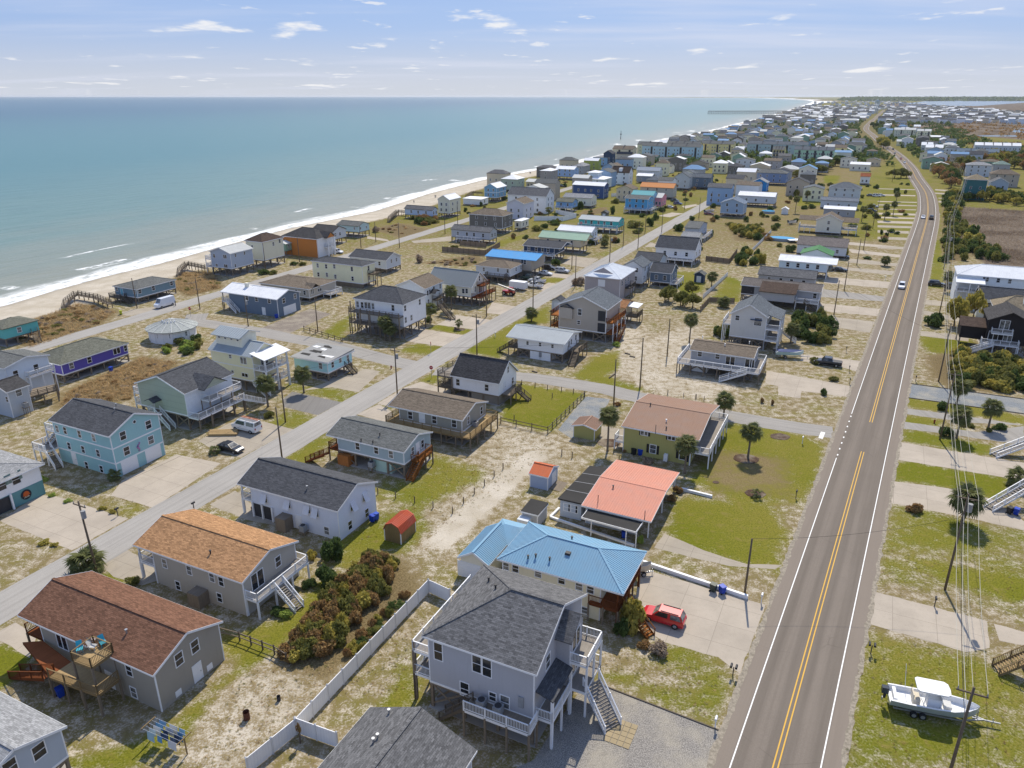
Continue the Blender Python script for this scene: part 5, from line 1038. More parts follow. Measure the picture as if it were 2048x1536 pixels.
h.deck([(h.x0-2.2,h.y1),(h.x0-2.2,h.y0-2.4),(h.x1+1.9,h.y0-2.4),(h.x1+1.9,h.y1-.5),(h.x1,h.y1-.5),(h.x1,h.y0),(h.x0,h.y0),(h.x0,h.y1)],2.45,(0,1,2,3),M_greywood,M_white,px_=False,gap=.18,pm=M_piling)
h.stairs((14,885,1050),2.45,(14,605,1135),1.2,M_greywood,M_white);h.box('storage_room',h.x0+.4,h.x0+3.6,h.y0+.3,h.y1-1,0,2.3,w_white);h.vents([(14,435,695),(14,665,775),(14,915,750)],M_white)
h=House('long grey house with grey roof and dark brown front roof wing',(14,1655,232),(14,825,150),(14,1640,130),4.9,2.2,'gx',1.3,shingle((0.15,0.135,0.125)),w_grey,W=9)
h.win('S',[(14,1585,265)],.9,1.3).door('S',(14,925,195),1.0,1.9,z=2.3);h.box('screen_porch',h.x0-.05,h.x0+3.5,h.y0-.06,h.y0,2.4,4.5,M_dark)
a0=h.at('S',(14,1035,200))[0].x;a1=h.at('S',(14,1415,200))[0].x;MB().box(a0+.4,a1-.4,h.y0-4.6,h.y0+.5,2.2,4.6).build('wing_wall',w_grey,h.e);MB().slab([(a0,h.y0-5.0,4.7),(a1,h.y0-5.0,4.7),(a1,h.y0+1.0,6.3),(a0,h.y0+1.0,6.3)],.16).build('wing_roof',r_dkbrown,h.e)
h.sidedeck('S',2.4,2.2,.72,1.0,(0,1,2),fm=M_greywood,rmat=M_white);h.stairs((h.x1-3.6,h.y0-2.0),2.2,(h.x1-.4,h.y0-2.4),1.1,M_oldwood,M_oldwood,px_=False)
# nearest row along the main road
h=House('olive house with brown ribbed metal roof and white second-floor deck',(7,1965,555),(7,1350,445),(8,745,325),4.75,0,'gx',1.45,t_brn,w_olive,ribs=.32,ov=.35,inset=(0,.9,0,0))
h.win('S',[(7,1530,497),(7,1745,535)],1.1,.7,'pair').win('S',[(7,1598,622),(7,1832,672)],.95,1.45)
for q,ht in (((7,1500,495),.8),((7,1567,505),.8),((7,1557,615),1.55),((7,1637,632),1.55),((7,1712,530),.8),((7,1790,660),1.55),((7,1873,690),1.55)):
    p,r=h.at('S',q);link('shutter',cached(('sht',ht),lambda: MB().box(-.19,.19,-.045,-.005,-ht/2,ht/2).mesh('shutter',M_black,uv=False)),h.e,p,r)
h.deck([(h.x1,h.y0-.1),(h.x1+2.9,h.y0-.1),(h.x1+2.9,h.y1),(h.x1,h.y1)],2.5,(0,1,2),M_greywood,M_white,px_=False,gap=.14)
h.glassdoor('E',(h.y0+3,3.6),1.8,1.95,z=2.55).win('E',[(h.y0+6.2,3.8),(h.y0+2,1.3),(h.y0+6,1.3)],.9,1.2);h.box('gas_tank',h.at('S',(7,1703,700))[0].x-.3,h.at('S',(7,1703,700))[0].x+.3,h.y0-.75,h.y0-.1,.15,1.3,M_white)
h.vents([(8,200,280),(8,325,465)]);h.vents([(8,325,408)],M_white);p=h.loc((8,240,490),5.1);MB().cyl((p.x,p.y,4.8),(p.x,p.y,6.4),.05,n=6).build('flue_pipe',M_dark,h.ro,uv=False)
h.deck([(h.x0-1.6,h.y0+.5),(h.x0-1.6,h.y0+2.6),(h.x0,h.y0+2.6),(h.x0,h.y0+.5)],1.6,(0,3),M_greywood,M_white,px_=False)
h=House('single-storey blue-grey house with coral red metal roof',(7,1585,1195),(7,1035,1048),(7,1808,880),2.9,0,'gx',.75,t_coral,siding((0.40,0.45,0.52)),ribs=.36,ov=.5,inset=(0,1.6,0,0))
h.vents([(7,1285,930)]);
for q in ((7,1165,1040),(7,1533,1165)): p=h.loc(q,3.2);MB().cyl((p.x,p.y,2.9),(p.x,p.y,4.3),.05,n=6).build('flue_pipe',M_dark,h.ro,uv=False)
for yy in (.6,h.W/2,h.W-.6): link('porch_post',piling_mesh(2.85,.07,M_white),h.e,(-.45,yy,0))
h.win('E',[(h.y0+2,1.5),(h.y0+6,1.5),(h.y0+10,1.5)],1.1,1.2)
fl=[h.loc(q,3.0) for q in ((7,850,1008),(7,1035,1050),(7,1290,775),(7,1100,752))]
fe=MB().prism([(p.x,p.y) for p in fl],2.75,2.98).build('flat_roof',c_tar,h.e)
for k in range(1,4):
    a,c=fl[0].lerp(fl[3],k/4),fl[1].lerp(fl[2],k/4);MB().beam((a.x,a.y,2.99),(c.x,c.y,2.99),.08,.03).build('roof_joint',M_grey,fe,uv=False)
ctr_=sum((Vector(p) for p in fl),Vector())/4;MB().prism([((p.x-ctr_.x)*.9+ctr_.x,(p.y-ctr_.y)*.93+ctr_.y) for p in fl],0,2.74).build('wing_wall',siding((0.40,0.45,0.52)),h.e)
cp=[h.loc(q,2.45) for q in ((7,1035,1162),(7,1465,1277),(7,1520,1197),(7,1090,1092))]
MB().prism([(p.x,p.y) for p in cp],2.28,2.45).build('carport_roof',c_tar,h.e)
for i in range(4):
    a,c=cp[i],cp[(i+1) % 4];MB().beam((a.x,a.y,2.38),(c.x,c.y,2.38),.06,.26).build('fascia',M_white,h.e,uv=False)
for p in (cp[0].lerp(cp[1],.18),cp[0].lerp(cp[1],.82),cp[1]): link('carport_post',piling_mesh(2.28,.06,M_white),h.e,(p.x+.05,p.y+.08,0))
fw=[fl[0].lerp(fl[1],.28),fl[0].lerp(fl[1],.6)]
for p in fw: o=link('window',window_mesh(.9,1.1,'hung'),h.e,(p.x+.25,p.y+.42,1.6),0);link('pane',pane_mesh(.9,1.1),o)
h=House('cream two-storey house with sky-blue ribbed metal hip roof',(3,1010,312),(7,370,1480),(7,1550,1420),4.8,0,'hip',1.9,t_blue,siding((0.68,0.62,0.45)),ribs=.3,inset=(0,2.2,0,0),ov=.5)
h.win('S',[(3,155,105),(3,250,130),(3,410,165),(3,575,212),(3,698,255),(3,778,278)],.75,.95).win('S',[(3,742,425)],.8,.8)
h.deck([(h.x1-1.2,h.y0-.5),(-.5,h.y0-.5),(-.5,h.y1),(h.x1,h.y1)],2.45,(0,1),M_redwood,M_redwood,px_=False,gap=.15)
for yy in (h.y0-.4,h.W/2,h.y1): link('porch_post',piling_mesh(4.7,.1,M_redwood),h.e,(-.6,yy,0))
h.stairs((-.3,h.y0+1.4),2.45,(3.3,h.y0-.2),1.1,M_orwood,M_orwood,px_=False);h.vents([(7,615,1485),(7,675,1475),(7,785,1500)]);h.vents([(7,960,1337)])
p=h.loc((7,930,1447),6.0);MB().box(p.x-.3,p.x+.3,p.y-.25,p.y+.25,5.4,6.2).build('roof_vent',M_dark,h.ro,uv=False)
h=House('cream garage with blue metal gable roof beside the blue-roofed house',(2,1750,112),(2,1530,58),(7,415,1420),2.9,0,'gy',1.25,t_blue,siding((0.66,0.62,0.50)),ribs=.3,name='garage',cat='garage',W=7.6)
h.door('S',(2,1615,170),3.0,2.1,'garage',z=.05)
wq=h.loc((7,470,1300),3.0);MB().box(wq.x-2.2,wq.x+2.2,wq.y-1.6,wq.y+3.0,0,2.9).build('wing_wall',siding((0.66,0.62,0.50)),h.e)
a=Vector((wq.x,wq.y,0));MB().slab([a+Vector((-2.7,-2,2.85)),a+Vector((2.7,-2,2.85)),a+Vector((1.0,.7,4.0)),a+Vector((-1.0,.7,4.0))],.12).slab([a+Vector((2.7,-2,2.85)),a+Vector((2.7,3.4,2.85)),a+Vector((1.0,.7,4.0))],.12).slab([a+Vector((2.7,3.4,2.85)),a+Vector((-2.7,3.4,2.85)),a+Vector((-1.0,.7,4.0)),a+Vector((1.0,.7,4.0))],.12).slab([a+Vector((-2.7,3.4,2.85)),a+Vector((-2.7,-2,2.85)),a+Vector((-1.0,.7,4.0))],.12).build('wing_roof',t_blue,h.e)
# sheds
h=House('olive garden shed with brown metal roof by the gravel drive',(7,1150,474),(7,953,445),(7,1185,400),2.2,0,'gy',.6,t_brn,w_olive,name='garden_shed',cat='shed',ribs=.3,W=4.2,slab=False)
h=House('blue-grey garden shed with bright orange metal roof',(7,775,848),(7,620,800),(7,858,765),2.3,0,'gx',.95,t_orange,w_shedb,name='garden_shed',cat='shed',ribs=.3,ov=.15,slab=False);h.door('E',(7,818,865),1.5,1.9,z=.1);MB().add([(h.x1+.02,h.y0+.5,.12),(h.x1+1.9,h.y0+.5,.02),(h.x1+1.9,h.y1-.3,.02),(h.x1+.02,h.y1-.3,.12)],[(0,1,2,3)]).build('ramp',M_oldwood,h.e)
h=House('wooden barn shed with red ribbed gambrel roof behind the lavender house',(6,1345,1290),(6,1205,1245),(6,1468,1170),1.75,0,'gamb',1.25,t_red,w_barn,name='barn_shed',cat='shed',ribs=.28,ov=.1,slab=False,fascia=False)
h=House('grey tool shed with flat tar-paper roof and lean-to cabinet',(7,695,1145),(7,555,1120),(7,775,1075),2.2,0,'flat',.15,c_tar,w_grey,name='tool_shed',cat='shed',ov=.15,slab=False);h.box('cabinet',h.x0-.2,h.x0+1.4,h.y0-1.2,h.y0,0,1.5,w_lg)
# the big grey house
h=House('tall grey house on pilings with dark shingle hip roof and white balconies',(3,400,880),(2,1310,612),None,8.6,3.0,'hgx',3.0,r_mid,siding((0.345,0.35,0.375)),W=12.4,Lm=11.6,ov=.4,pilgap=3.6)
h.win('S',[(2,1397,715),(2,1668,800),(2,1740,830)],.85,1.9).win('S',[(2,1583,980),(3,175,1075)],.85,1.5).win('S',[(2,1780,1032)],.65,.9).win('E',[(h.y0+3.0,7.2),(h.y0+3,4.4)],.9,1.5)
h.deck([(h.x0+4.6,h.y0-1.7),(h.x1+.3,h.y0-1.7),(h.x1+.3,h.y0),(h.x0+4.6,h.y0)],3.1,(0,1),M_oldwood,M_white,px_=False,gap=.15,pm=M_piling)
for k in (5.9,7.6): ac_unit(h.x0+k,h.y0-.7,3.1,h.e,False)
h.box('meter_box',h.x1-1.5,h.x1-1.0,h.y0-.14,h.y0,4.0,5.2,M_grey)
for z in (3.3,6.0):
    h.deck([(h.x0-1.9,h.y0+.2),(h.x0-1.9,h.y1),(h.x0,h.y1),(h.x0,h.y0+.2)],z,(0,3),M_greywood,M_white,px_=False,gap=.14,pm=M_piling)
link('balcony_post',piling_mesh(6.9,.12,M_piling),h.e,(h.x0-1.8,h.y0+.3,0))
h.stairs((h.x0+4.8,h.y0-.9),3.1,(h.x0+1.6,h.y0-.6),1.0,M_oldwood,M_oldwood,px_=False)
# entrance side: porch roof, bay, balconies, stairs
MB().slab([(h.x1-.1,h.y0+.3,6.1),(h.x1+1.7,h.y0+.3,5.5),(h.x1+1.7,h.y0+5.0,5.5),(h.x1-.1,h.y0+5.0,6.1)],.14).build('porch_roof',r_char,h.e)
MB().box(h.x1-.02,h.x1+1.3,h.y0+5.0,h.y0+8.4,3.0,8.6).build('bay',siding((0.345,0.35,0.375)),h.e)
MB().slab([(h.x1-3.5,h.y0+6.7,10.4),(h.x1+1.7,h.y0+6.7,10.4),(h.x1+1.7,h.y0+4.5,8.6),(h.x1-1.2,h.y0+4.5,8.6)],.14).slab([(h.x1-3.5,h.y0+6.7,10.4),(h.x1+1.7,h.y0+6.7,10.4),(h.x1+1.7,h.y0+8.9,8.6),(h.x1-1.2,h.y0+8.9,8.6)],.14).build('bay_roof',r_mid,h.e)
MB().add([(h.x1+1.3,h.y0+5,8.6),(h.x1+1.3,h.y0+8.4,8.6),(h.x1+1.3,h.y0+6.7,10.1)],[(0,1,2)]).build('gable_wall',siding((0.345,0.35,0.375)),h.e)
for zc_,hh_ in ((7.4,1.9),(4.6,1.9)): o=link('window',window_mesh(1.8,hh_,'pair'),h.e,(h.x1+1.3,h.y0+6.7,zc_),math.pi/2);link('pane',pane_mesh(1.8,hh_),o)
h.deck([(h.x1+1.3,h.y0+5.2),(h.x1+3.0,h.y0+5.2),(h.x1+3.0,h.y0+9.2),(h.x1,h.y0+9.2)],6.0,(0,1,2),M_greywood,M_white,px_=False,gap=.14)
h.deck([(h.x1,h.y0+.4),(h.x1+1.6,h.y0+.4),(h.x1+1.6,h.y0+5),(h.x1+3.0,h.y0+5),(h.x1+3.0,h.y0+9.2),(h.x1,h.y0+9.2)],3.1,(0,1,4),M_greywood,M_white,px_=False,gap=.14)
for yy in (h.y0+.5,h.y0+4.9): link('porch_post',piling_mesh(5.5,.12,M_white),h.e,(h.x1+1.55,yy,0))
h.stairs((h.x1+3.0,h.y0+6.6),3.1,(h.x1+5.9,h.y0+4.9),1.9,M_greywood,M_white,px_=False,gap=.16)
pv=[(h.x1+5.8+0.61*i,h.y0+3.6+.61*j) for i in range(4) for j in range(5)]
MBIG=h
for i,(x_,y_) in enumerate(pv): link('paver',cached('paver',lambda: MB().box(-.28,.28,-.28,.28,0,.05).mesh('paver',concrete((0.36,0.29,0.18)),uv=False)),h.e,(x_,y_,.01))
h.vents([(2,1800,270)],M_dark);h.vents([(2,1752,218)])
for yy in (1.5,4): MB().beam((h.x0,yy,.2),(h.x0+3,yy,2.9),.08,.2).build('cross_brace',M_piling,h.e,uv=False)
# bottom edge: dark grey roof and pale grey roof at the corner
fl_,fr_=P((2,900,1125),5.0),P((2,1670,1410),5.0)
h=House('dark grey shingle-roofed house in front of the tall grey house',(2,1190,2010),None,None,5.0,0,'gy',2.3,r_mid,siding((0.40,0.40,0.41)),Lm=(fr_-fl_).length,W=15)
h.o=fr_-h.Y*15;h.e.location=(h.o.x,h.o.y,0);h.mw=Matrix.Translation(h.o-Vector((0,0,5.0))) @ Matrix.Rotation(h.ang,4,'Z');h.inv=h.mw.inverted()
h.vents([(2,970,1325),(2,940,1355),(2,1050,1150)],M_steel)
h.deck([(h.x0-.9,9.5),(h.x0-.9,14.6),(h.x0,14.6),(h.x0,9.5)],3.0,(0,1),M_greywood,M_white,px_=False,gap=.15)
bb=P((1,470,1240),4.9)
h=House('pale grey shingle-roofed house with grey siding at the lawn edge',(1,-300,1790),None,None,4.9,1.6,'gx',1.5,r_lgrey,siding((0.36,0.40,0.45)),Lm=14,W=8.4)
h.o=bb-h.Y*8.4;h.e.location=(h.o.x,h.o.y,0);h.mw=Matrix.Translation(h.o-Vector((0,0,4.9))) @ Matrix.Rotation(h.ang,4,'Z');h.inv=h.mw.inverted();h.win('E',[(1,275,1415),(1,70,1530)],1.0,1.35)
# left edge greys
h=House('light grey gabled house with nearly black roof above the dunes',(10,62,1255),(10,-320,1190),(10,310,1105),5.2,0,'gy',1.3,r_black,siding((0.40,0.43,0.46)),Lm=7)
h.win('E',[(10,190,1250)],1.0,1.3).win('S',[(-.9,3.6)],.6,1.0);h.deck([(10,300,1300),(10,580,1225),(10,580,1165),(10,330,1215)],2.4,(0,1),M_oldwood,M_oldwood,style='slat');ac_unit(h.x1+1,h.y0+2.0,1.6,h.e)
h=House('tall pale grey house with upper balcony behind the black-roofed gable',(10,40,1010),(10,-320,950),(10,330,905),7.4,0,'gx',1.0,r_grey,siding((0.52,0.56,0.60)),Lm=8,W=9);h.sidedeck('E',1.2,4.6,.4,1.0,(0,1,2));h.win('E',[(2,5.6),(6,5.6),(3,3)],.9,1.3)
h=House('turquoise cottage with steps at the edge of the dunes',(10,20,610),(10,-300,590),(10,78,545),4.4,1.9,'hip',1.2,r_olive,siding((0.12,0.40,0.38)),Lm=8,W=9,fine=False);h.win('E',[(4,3.2)],.9,1.2);h.stairs((h.x1+.1,h.y0+7),1.9,(h.x1+4,h.y0+5),1.3,M_oldwood,M_oldwood,px_=False)
# ---- right of the main road
h=House('large white house with white metal roofs near the power line',(15,2330,430),(15,1365,275),None,8.6,0,'hip',2.2,metalroof((0.72,0.74,0.76)),siding((0.66,0.69,0.70)),W=12,ribs=.5);h.win('S',[(15,1655,340),(15,1685,342),(15,1795,372),(15,1912,385)],.7,1.2);h.sidedeck('S',3.0,4.6,.0,.25,(0,1,2));MB().slab([(h.x0-.5,h.y0-3.4,7.0),(h.x0+6.5,h.y0-3.4,7.0),(h.x0+6.5,h.y0,7.8),(h.x0-.5,h.y0,7.8)],.14).build('porch_roof',t_white,h.e)
for k in range(3): link('porch_post',piling_mesh(6.9,.12,M_white),h.e,(h.x0+k*3,h.y0-3.2,0))
h=House('low wing house with dark grey roof before the large white house',(15,2200,660),(15,1580,600),None,5.0,0,'gx',2.6,r_char,siding((0.60,0.62,0.58)),W=9);h.win('S',[(15,1690,665)],.9,1.2)
h=House('tan-roofed grey house with chimney next to the black house',(15,2260,745),(15,1740,660),None,6.2,0,'hip',2.6,r_tanr,w_grey,W=9);h.win('S',[(15,1860,708)],1.6,.6,'pair');MB().box(-h.L*.42,-h.L*.42+1,2,3,6,9.4).build('chimney',w_white,h.ro)
h=House('black house on stilts with white balconies and white stairs',(15,2160,870),(15,1680,790),None,7.6,2.4,'gy',2.2,r_black,w_black,W=11,tm=M_black);h.glassdoor('S',(15,1850,870),1.8,2.0).glassdoor('S',(15,1730,990),1.8,2.0,z=3.0).glassdoor('S',(15,1880,1000),1.6,2.0,z=3.0)
p=h.at('S',(15,1825,915))[0];h.deck([(p.x-2,h.y0-1.1),(p.x+2,h.y0-1.1),(p.x+2,h.y0),(p.x-2,h.y0)],5.0,(0,1,3),M_greywood,M_white,px_=False,posts=False);h.deck([(p.x-3.6,h.y0-1.8),(p.x+3.6,h.y0-1.8),(p.x+3.6,h.y0),(p.x-3.6,h.y0)],2.6,(0,1,3),M_greywood,M_white,px_=False);h.stairs((p.x-1.5,h.y0-2.4),2.6,(p.x-6.5,h.y0-2.9),1.2,M_greywood,M_white,px_=False)
h.box('side_wing',h.x0-5,h.x0,h.y0+1.5,h.y1-2,2.4,5.4,w_black);MB().slab([(h.x0-5.4,h.y0+1.0,5.4),(h.x0,h.y0+1.0,5.4),(h.x0,h.y0+5,6.7),(h.x0-5.4,h.y0+5,6.7)],.14).build('wing_roof',r_dkbrown,h.e)
for yy in (h.y0+1.6,h.y1-2.2): link('piling',piling_mesh(2.4,.13,M_piling),h.e,(h.x0-4.8,yy,0))
# white outside stairs of two houses that stand beyond the picture on the right
for lab,tq,bq,zz,m_,w_ in (('long white outside staircase down to the concrete drive with bins below',(9,1800,960),(9,1400,1190),3.2,M_white,1.4),('white wooden steps with handrails over green lawn',(9,1800,600),(9,1440,735),2.4,M_white,1.4),('tan wooden steps and landing on the lawn beyond the boat',(4,2100,740),(4,1840,850),2.4,M_tan,1.5)):
    a,c=P(tq,zz),P(bq,0.02);e=empty('outside_stairs',(c.x,c.y,0),0,lab,'stairs');o=Vector((c.x,c.y,0));stairs(e,a-o,c-o,w_,M_tan if m_ is M_tan else M_greywood,m_)
    d=(a-c);d.z=0;d.normalize();r=Vector((d.y,-d.x,0));q=[a-o+r*.7,a-o-r*.7,a-o-r*.7+d*3,a-o+r*.7+d*3]
    dk=MB().prism([(p.x,p.y) for p in q],zz-.12,zz).build('landing',M_tan if m_ is M_tan else M_greywood,e);rail_mesh(MB(),q[0],q[3],1.0).build('railing',m_,dk,uv=False);rail_mesh(MB(),q[1],q[2],1.0).build('railing',m_,dk,uv=False)
    for p in q: link('deck_post',piling_mesh(zz-.1,.1,m_ if m_ is M_white else M_piling),dk,(p.x,p.y,0))

# ------------------------------------------------------------------ the next rows (smaller in the picture)
def mid(label,A,L,B,h,base,roof,rise,rm,wm,nS=3,nE=2,deckS=None,deckE=None,st_=True,**k):
    zs=[z for z in (base+1.5,base+4.1,base+6.8) if z < h-.7]
    f=k.pop('fine',False)
    hh=House(label,A,L,B,h,base,roof,rise,rm,wm,fine=f,**k)
    if nS: hh.rows('S',zs,nS,.9,1.3)
    if nE: hh.rows('E',zs,nE,.9,1.3)
    if deckS: hh.sidedeck('S',deckS[0],deckS[1],*(deckS[2:] or (0,1)),gap=.3)
    if deckE: hh.sidedeck('E',deckE[0],deckE[1],*(deckE[2:] or (0,1)),gap=.3)
    return hh
mid('dark navy cottage with grey roof and white-railed corner porch',(18,630,805),(18,230,775),(18,740,765),4.9,2.3,'gx',1.5,r_char,w_navy2,4,1,deckS=(1.6,2.3),inset=(0,2.5,0,0),fine=True)
mid('tan house with pale green metal roof on stilts',(18,885,725),(18,390,690),(18,960,670),5.0,2.3,'gx',1.9,t_green,w_sand,3,1,inset=(0,2,0,0),ribs=.6)
mid('white house with white metal roof behind the green-roofed one',(18,940,640),(18,580,610),(18,1010,605),4.8,2.0,'gx',1.6,t_white,w_pale,3,2,deckE=(2,2.0))
h=mid('turquoise cottage on stilts with grey roof and small flag',(18,1215,530),(18,800,500),(18,1280,495),5.0,2.4,'gx',1.3,t_silver,w_teal2,5,2,deckS=(1.8,2.4));
MB().beam((h.x0+3,h.y0-1.8,3.4),(h.x0+2.2,h.y0-3.0,4.6),.05,.05).box(h.x0+1.4,h.x0+2.6,h.y0-2.9,h.y0-2.86,3.2,4.3,1).build('flag',[M_white,plain((0.55,0.3,0.32))],h.e,uv=False)
mid('bright blue two-storey house with white trim and white deck',(18,1520,300),(18,1275,300),(18,1585,270),7.2,2.0,'gx',1.2,r_grey,w_sky,3,2,deckS=(1.6,2.0),deckE=(2,2.0),fine=True,W=10)
mid('sky blue house with teal metal gable roof',(18,1570,262),(18,1340,240),None,7.4,0,'gx',1.8,t_teal,siding((0.25,0.45,0.58)),0,2,W=9)
mid('pink house with white metal roof',(18,1660,285),(18,1580,280),(18,1715,255),6.0,1.6,'gx',1.8,t_pale,w_pink,2,2)
mid('grey house with bright orange metal roof',(18,1780,187),(18,1430,180),(18,1815,165),6.2,1.0,'gx',2.2,t_orr,siding((0.40,0.38,0.34)),3,2,W=9)
mid('navy blue two-storey house with white metal roof',(18,1070,165),(18,740,160),(18,1105,135),7.0,0,'gx',1.6,t_white,w_navy,4,2,W=9,fine=True)
mid('cream cottage with grey roof beside the navy house',(18,940,292),(18,640,262),(18,985,240),5.0,1.0,'gx',1.7,r_lgrey,w_cream,3,2,W=9)
mid('small sky blue cottage with porch and crossed white braces',(18,745,332),(18,565,330),(18,790,290),4.8,2.0,'gx',1.4,r_olive,siding((0.20,0.36,0.58)),2,1,deckS=(1.6,2.0),W=8)
mid('white gabled house with long black roof and garage wall',(18,2005,825),(18,1585,795),None,5.2,2.0,'gx',3.4,r_char,w_white,3,2,W=11,deckS=(3.0,2.0,.35,1.0),fine=True)
mid('dark blue cottage with charcoal roof by the fenced lawn',(18,1760,1062),(18,1525,1047),(18,1830,975),4.4,1.3,'gx',2.2,r_char,w_dkb,2,2,deckE=(2.2,1.3),fine=True)
mid('slate house with charcoal roof and grey porch gable',(18,1640,935),(18,1370,890),(18,1715,850),4.8,1.0,'gx',1.8,r_char,w_bluegrey,2,1)
mid('pale grey gabled house behind the white-roofed taupe house',(18,1470,1000),(18,1250,940),(18,1525,930),6.6,1.5,'gy',1.8,r_slate,w_lg,2,2,W=9)
mid('brown two-storey house on stilts with brown hip roof',(17,1770,167),(17,1415,140),(17,1880,130),7.6,2.3,'hip',2.2,r_taupe,w_dkg,3,2,fine=True)
mid('low grey house with grey gable roof next to the wooden fence',(17,1640,332),(17,1230,295),(17,1720,295),4.8,1.8,'gx',1.5,r_mid,siding((0.42,0.44,0.47)),4,2,deckS=(2.4,1.8,.2,.8))
mid('small cream cottage with flat white roof',(17,1960,217),(17,1880,208),(17,2045,180),4.2,1.0,'hip',.5,t_white,w_cream,1,2)
mid('big white house with long dark roof near the dune houses',(20,1590,842),(20,1050,815),None,8.4,0,'gx',3.4,r_mid,w_white,3,2,W=11,fine=True)
mid('lavender gabled house with brown roof',(20,1285,942),(20,1035,920),(20,1430,905),7.4,0,'gy',2.0,r_taupe,w_lilac,2,2,fine=True)
mid('blue oceanfront house with white bands and pale roof',(20,915,724),(20,730,712),(20,1050,690),7.6,2.2,'gy',2.2,t_white,siding((0.16,0.31,0.45)),2,2,fine=True).band([5.0])
mid('cream oceanfront house with white metal roof and tan deck',(20,265,887),(20,95,865),(20,425,850),8.4,2.0,'gy',2.0,t_white,siding((0.58,0.56,0.45)),2,2,fine=True)
mid('pale blue oceanfront bungalow with grey roof and dune stairs',(17,1050,107),(17,755,85),(17,1110,80),4.6,1.8,'gx',1.4,r_mid,siding((0.47,0.55,0.66)),3,2)
mid('sage green oceanfront house with white hip roof',(20,1190,607),(20,965,595),(20,1300,580),7.4,1.0,'hip',2.2,t_white,siding((0.36,0.42,0.34)),2,2)
mid('small beige cottage with pale metal roof on the beach row',(20,1420,642),(20,1300,635),(20,1510,615),5.0,1.6,'gx',1.4,t_pale,w_sand,2,1)
mid('tall grey boxy oceanfront house',(20,1655,492),(20,1495,485),(20,1755,470),9.4,1.0,'hip',1.2,t_white,siding((0.29,0.27,0.26)),1,1)
mid('light blue oceanfront house with white metal roof',(20,1970,472),(20,1710,465),(20,2010,420),7.0,2.0,'gx',1.8,t_white,siding((0.30,0.42,0.62)),3,1,W=10)
mid('white-decked house with broad white canopy beside the cream oceanfront house',(20,700,880),(20,440,870),(20,830,840),3.6,.6,'flat',.2,t_white,w_white,0,1,W=9)
# crop 19: between the back street and the main road
mid('light blue house on stilts with white metal roof and white stairs',(19,1505,972),(19,905,925),None,5.0,2.2,'gx',1.3,t_white,siding((0.50,0.60,0.66)),4,1,W=8,inset=(0,2.4,0,0),fine=True,deckE=(0.1,2.2,0,.05))
mid('long grey-roofed bungalow beside the light blue stilt house',(19,1290,1122),(19,690,1070),None,4.4,1.6,'gx',1.7,r_mid,w_grey,4,1,W=8.5)
mid('white cottage with deep green metal gable roof',(19,1465,882),(19,1125,848),None,4.6,1.2,'gy',1.9,t_grn2,w_pale,2,1,W=9)
mid('long bungalow with brown-grey gable roof near the oval pool',(19,1615,797),(19,1090,768),None,4.2,1.0,'gx',2.2,shingle((0.17,0.15,0.14)),w_lg,4,1,W=12)
h=mid('cream house with tall gable and white side decks',(19,1565,527),(19,1290,510),None,6.0,1.0,'gy',2.6,r_taupe,w_ctr,1,1,W=10,fine=True);h.deck([(h.x0-7,h.y0+2),(h.x0-7,h.y0+8),(h.x0,h.y0+8),(h.x0,h.y0+2)],2.4,(0,3),M_greywood,M_white,px_=False,gap=.3);h.sidedeck('E',6,2.4,.2,.9)
MB().slab([(h.x0-7.5,h.y0+3.6,5.2),(h.x0+1,h.y0+3.6,5.2),(h.x0+1,h.y0+8,6.6),(h.x0-7.5,h.y0+8,6.6)],.14).slab([(h.x1-1,h.y0+3.6,5.2),(h.x1+6.5,h.y0+3.6,5.2),(h.x1+6.5,h.y0+8,6.6),(h.x1-1,h.y0+8,6.6)],.14).build('wing_roof',r_taupe,h.e)
mid('grey house with flat white metal roof and white stairs',(19,1700,412),(19,1365,400),None,5.0,1.6,'gx',1.0,t_white,siding((0.30,0.31,0.33)),3,1,W=8)
mid('large grey house with grey hip roof and three levels',(19,1755,197),(19,1420,180),None,7.6,0,'hip',2.8,r_slate,siding((0.48,0.51,0.52)),3,1,W=14,fine=True)
mid('low grey annexe with blue-grey roof below the hip-roofed house',(19,1725,325),(19,1335,300),None,4.4,.6,'gx',1.2,shingle((0.16,0.18,0.21)),w_lg,3,1,W=9)
mid('blue-grey house with blue gable roof and garden lean-to',(19,560,347),(19,310,300),None,6.6,1.6,'gy',2.2,shingle((0.16,0.20,0.26)),siding((0.29,0.38,0.48)),2,2,W=10,fine=True)
mid('white house on stilts with broad white metal roof',(19,875,277),(19,490,265),None,5.6,2.0,'gx',1.7,t_white,w_lg,3,2,W=10)
mid('bright blue gable-fronted cottage',(19,795,132),(19,625,125),None,5.2,0,'gy',2.4,r_lgrey,w_bright,1,1,W=9,fine=True)
mid('long blue two-storey house with grey hip roof',(19,995,38),(19,665,30),None,7.6,1.6,'hip',2.0,r_grey,siding((0.18,0.25,0.40)),4,1,W=11)
mid('white-sided house with grey roof and dark tower section',(19,180,80),(19,-60,70),(19,300,20),6.6,1.4,'gx',1.6,r_slate,siding((0.27,0.33,0.40)),2,2,W=10)
mid('grey house with pale roof and white deck at the street bend',(19,100,600),(19,-60,610),(19,215,560),5.4,1.8,'gx',1.6,r_grey,siding((0.34,0.38,0.44)),2,2,deckE=(2.4,1.8))
mid('white house with terracotta roof among the parked cars',(23,245,1020),(23,120,1010),None,5.4,1.0,'gx',1.8,shingle((0.28,0.10,0.05)),w_white,2,1,W=8)
mid('cream cottage with pale rooftop terrace at the frame of the street',(18,2040,690),(18,1850,660),None,4.6,1.6,'gx',1.3,r_lgrey,w_cream,2,1,W=8)
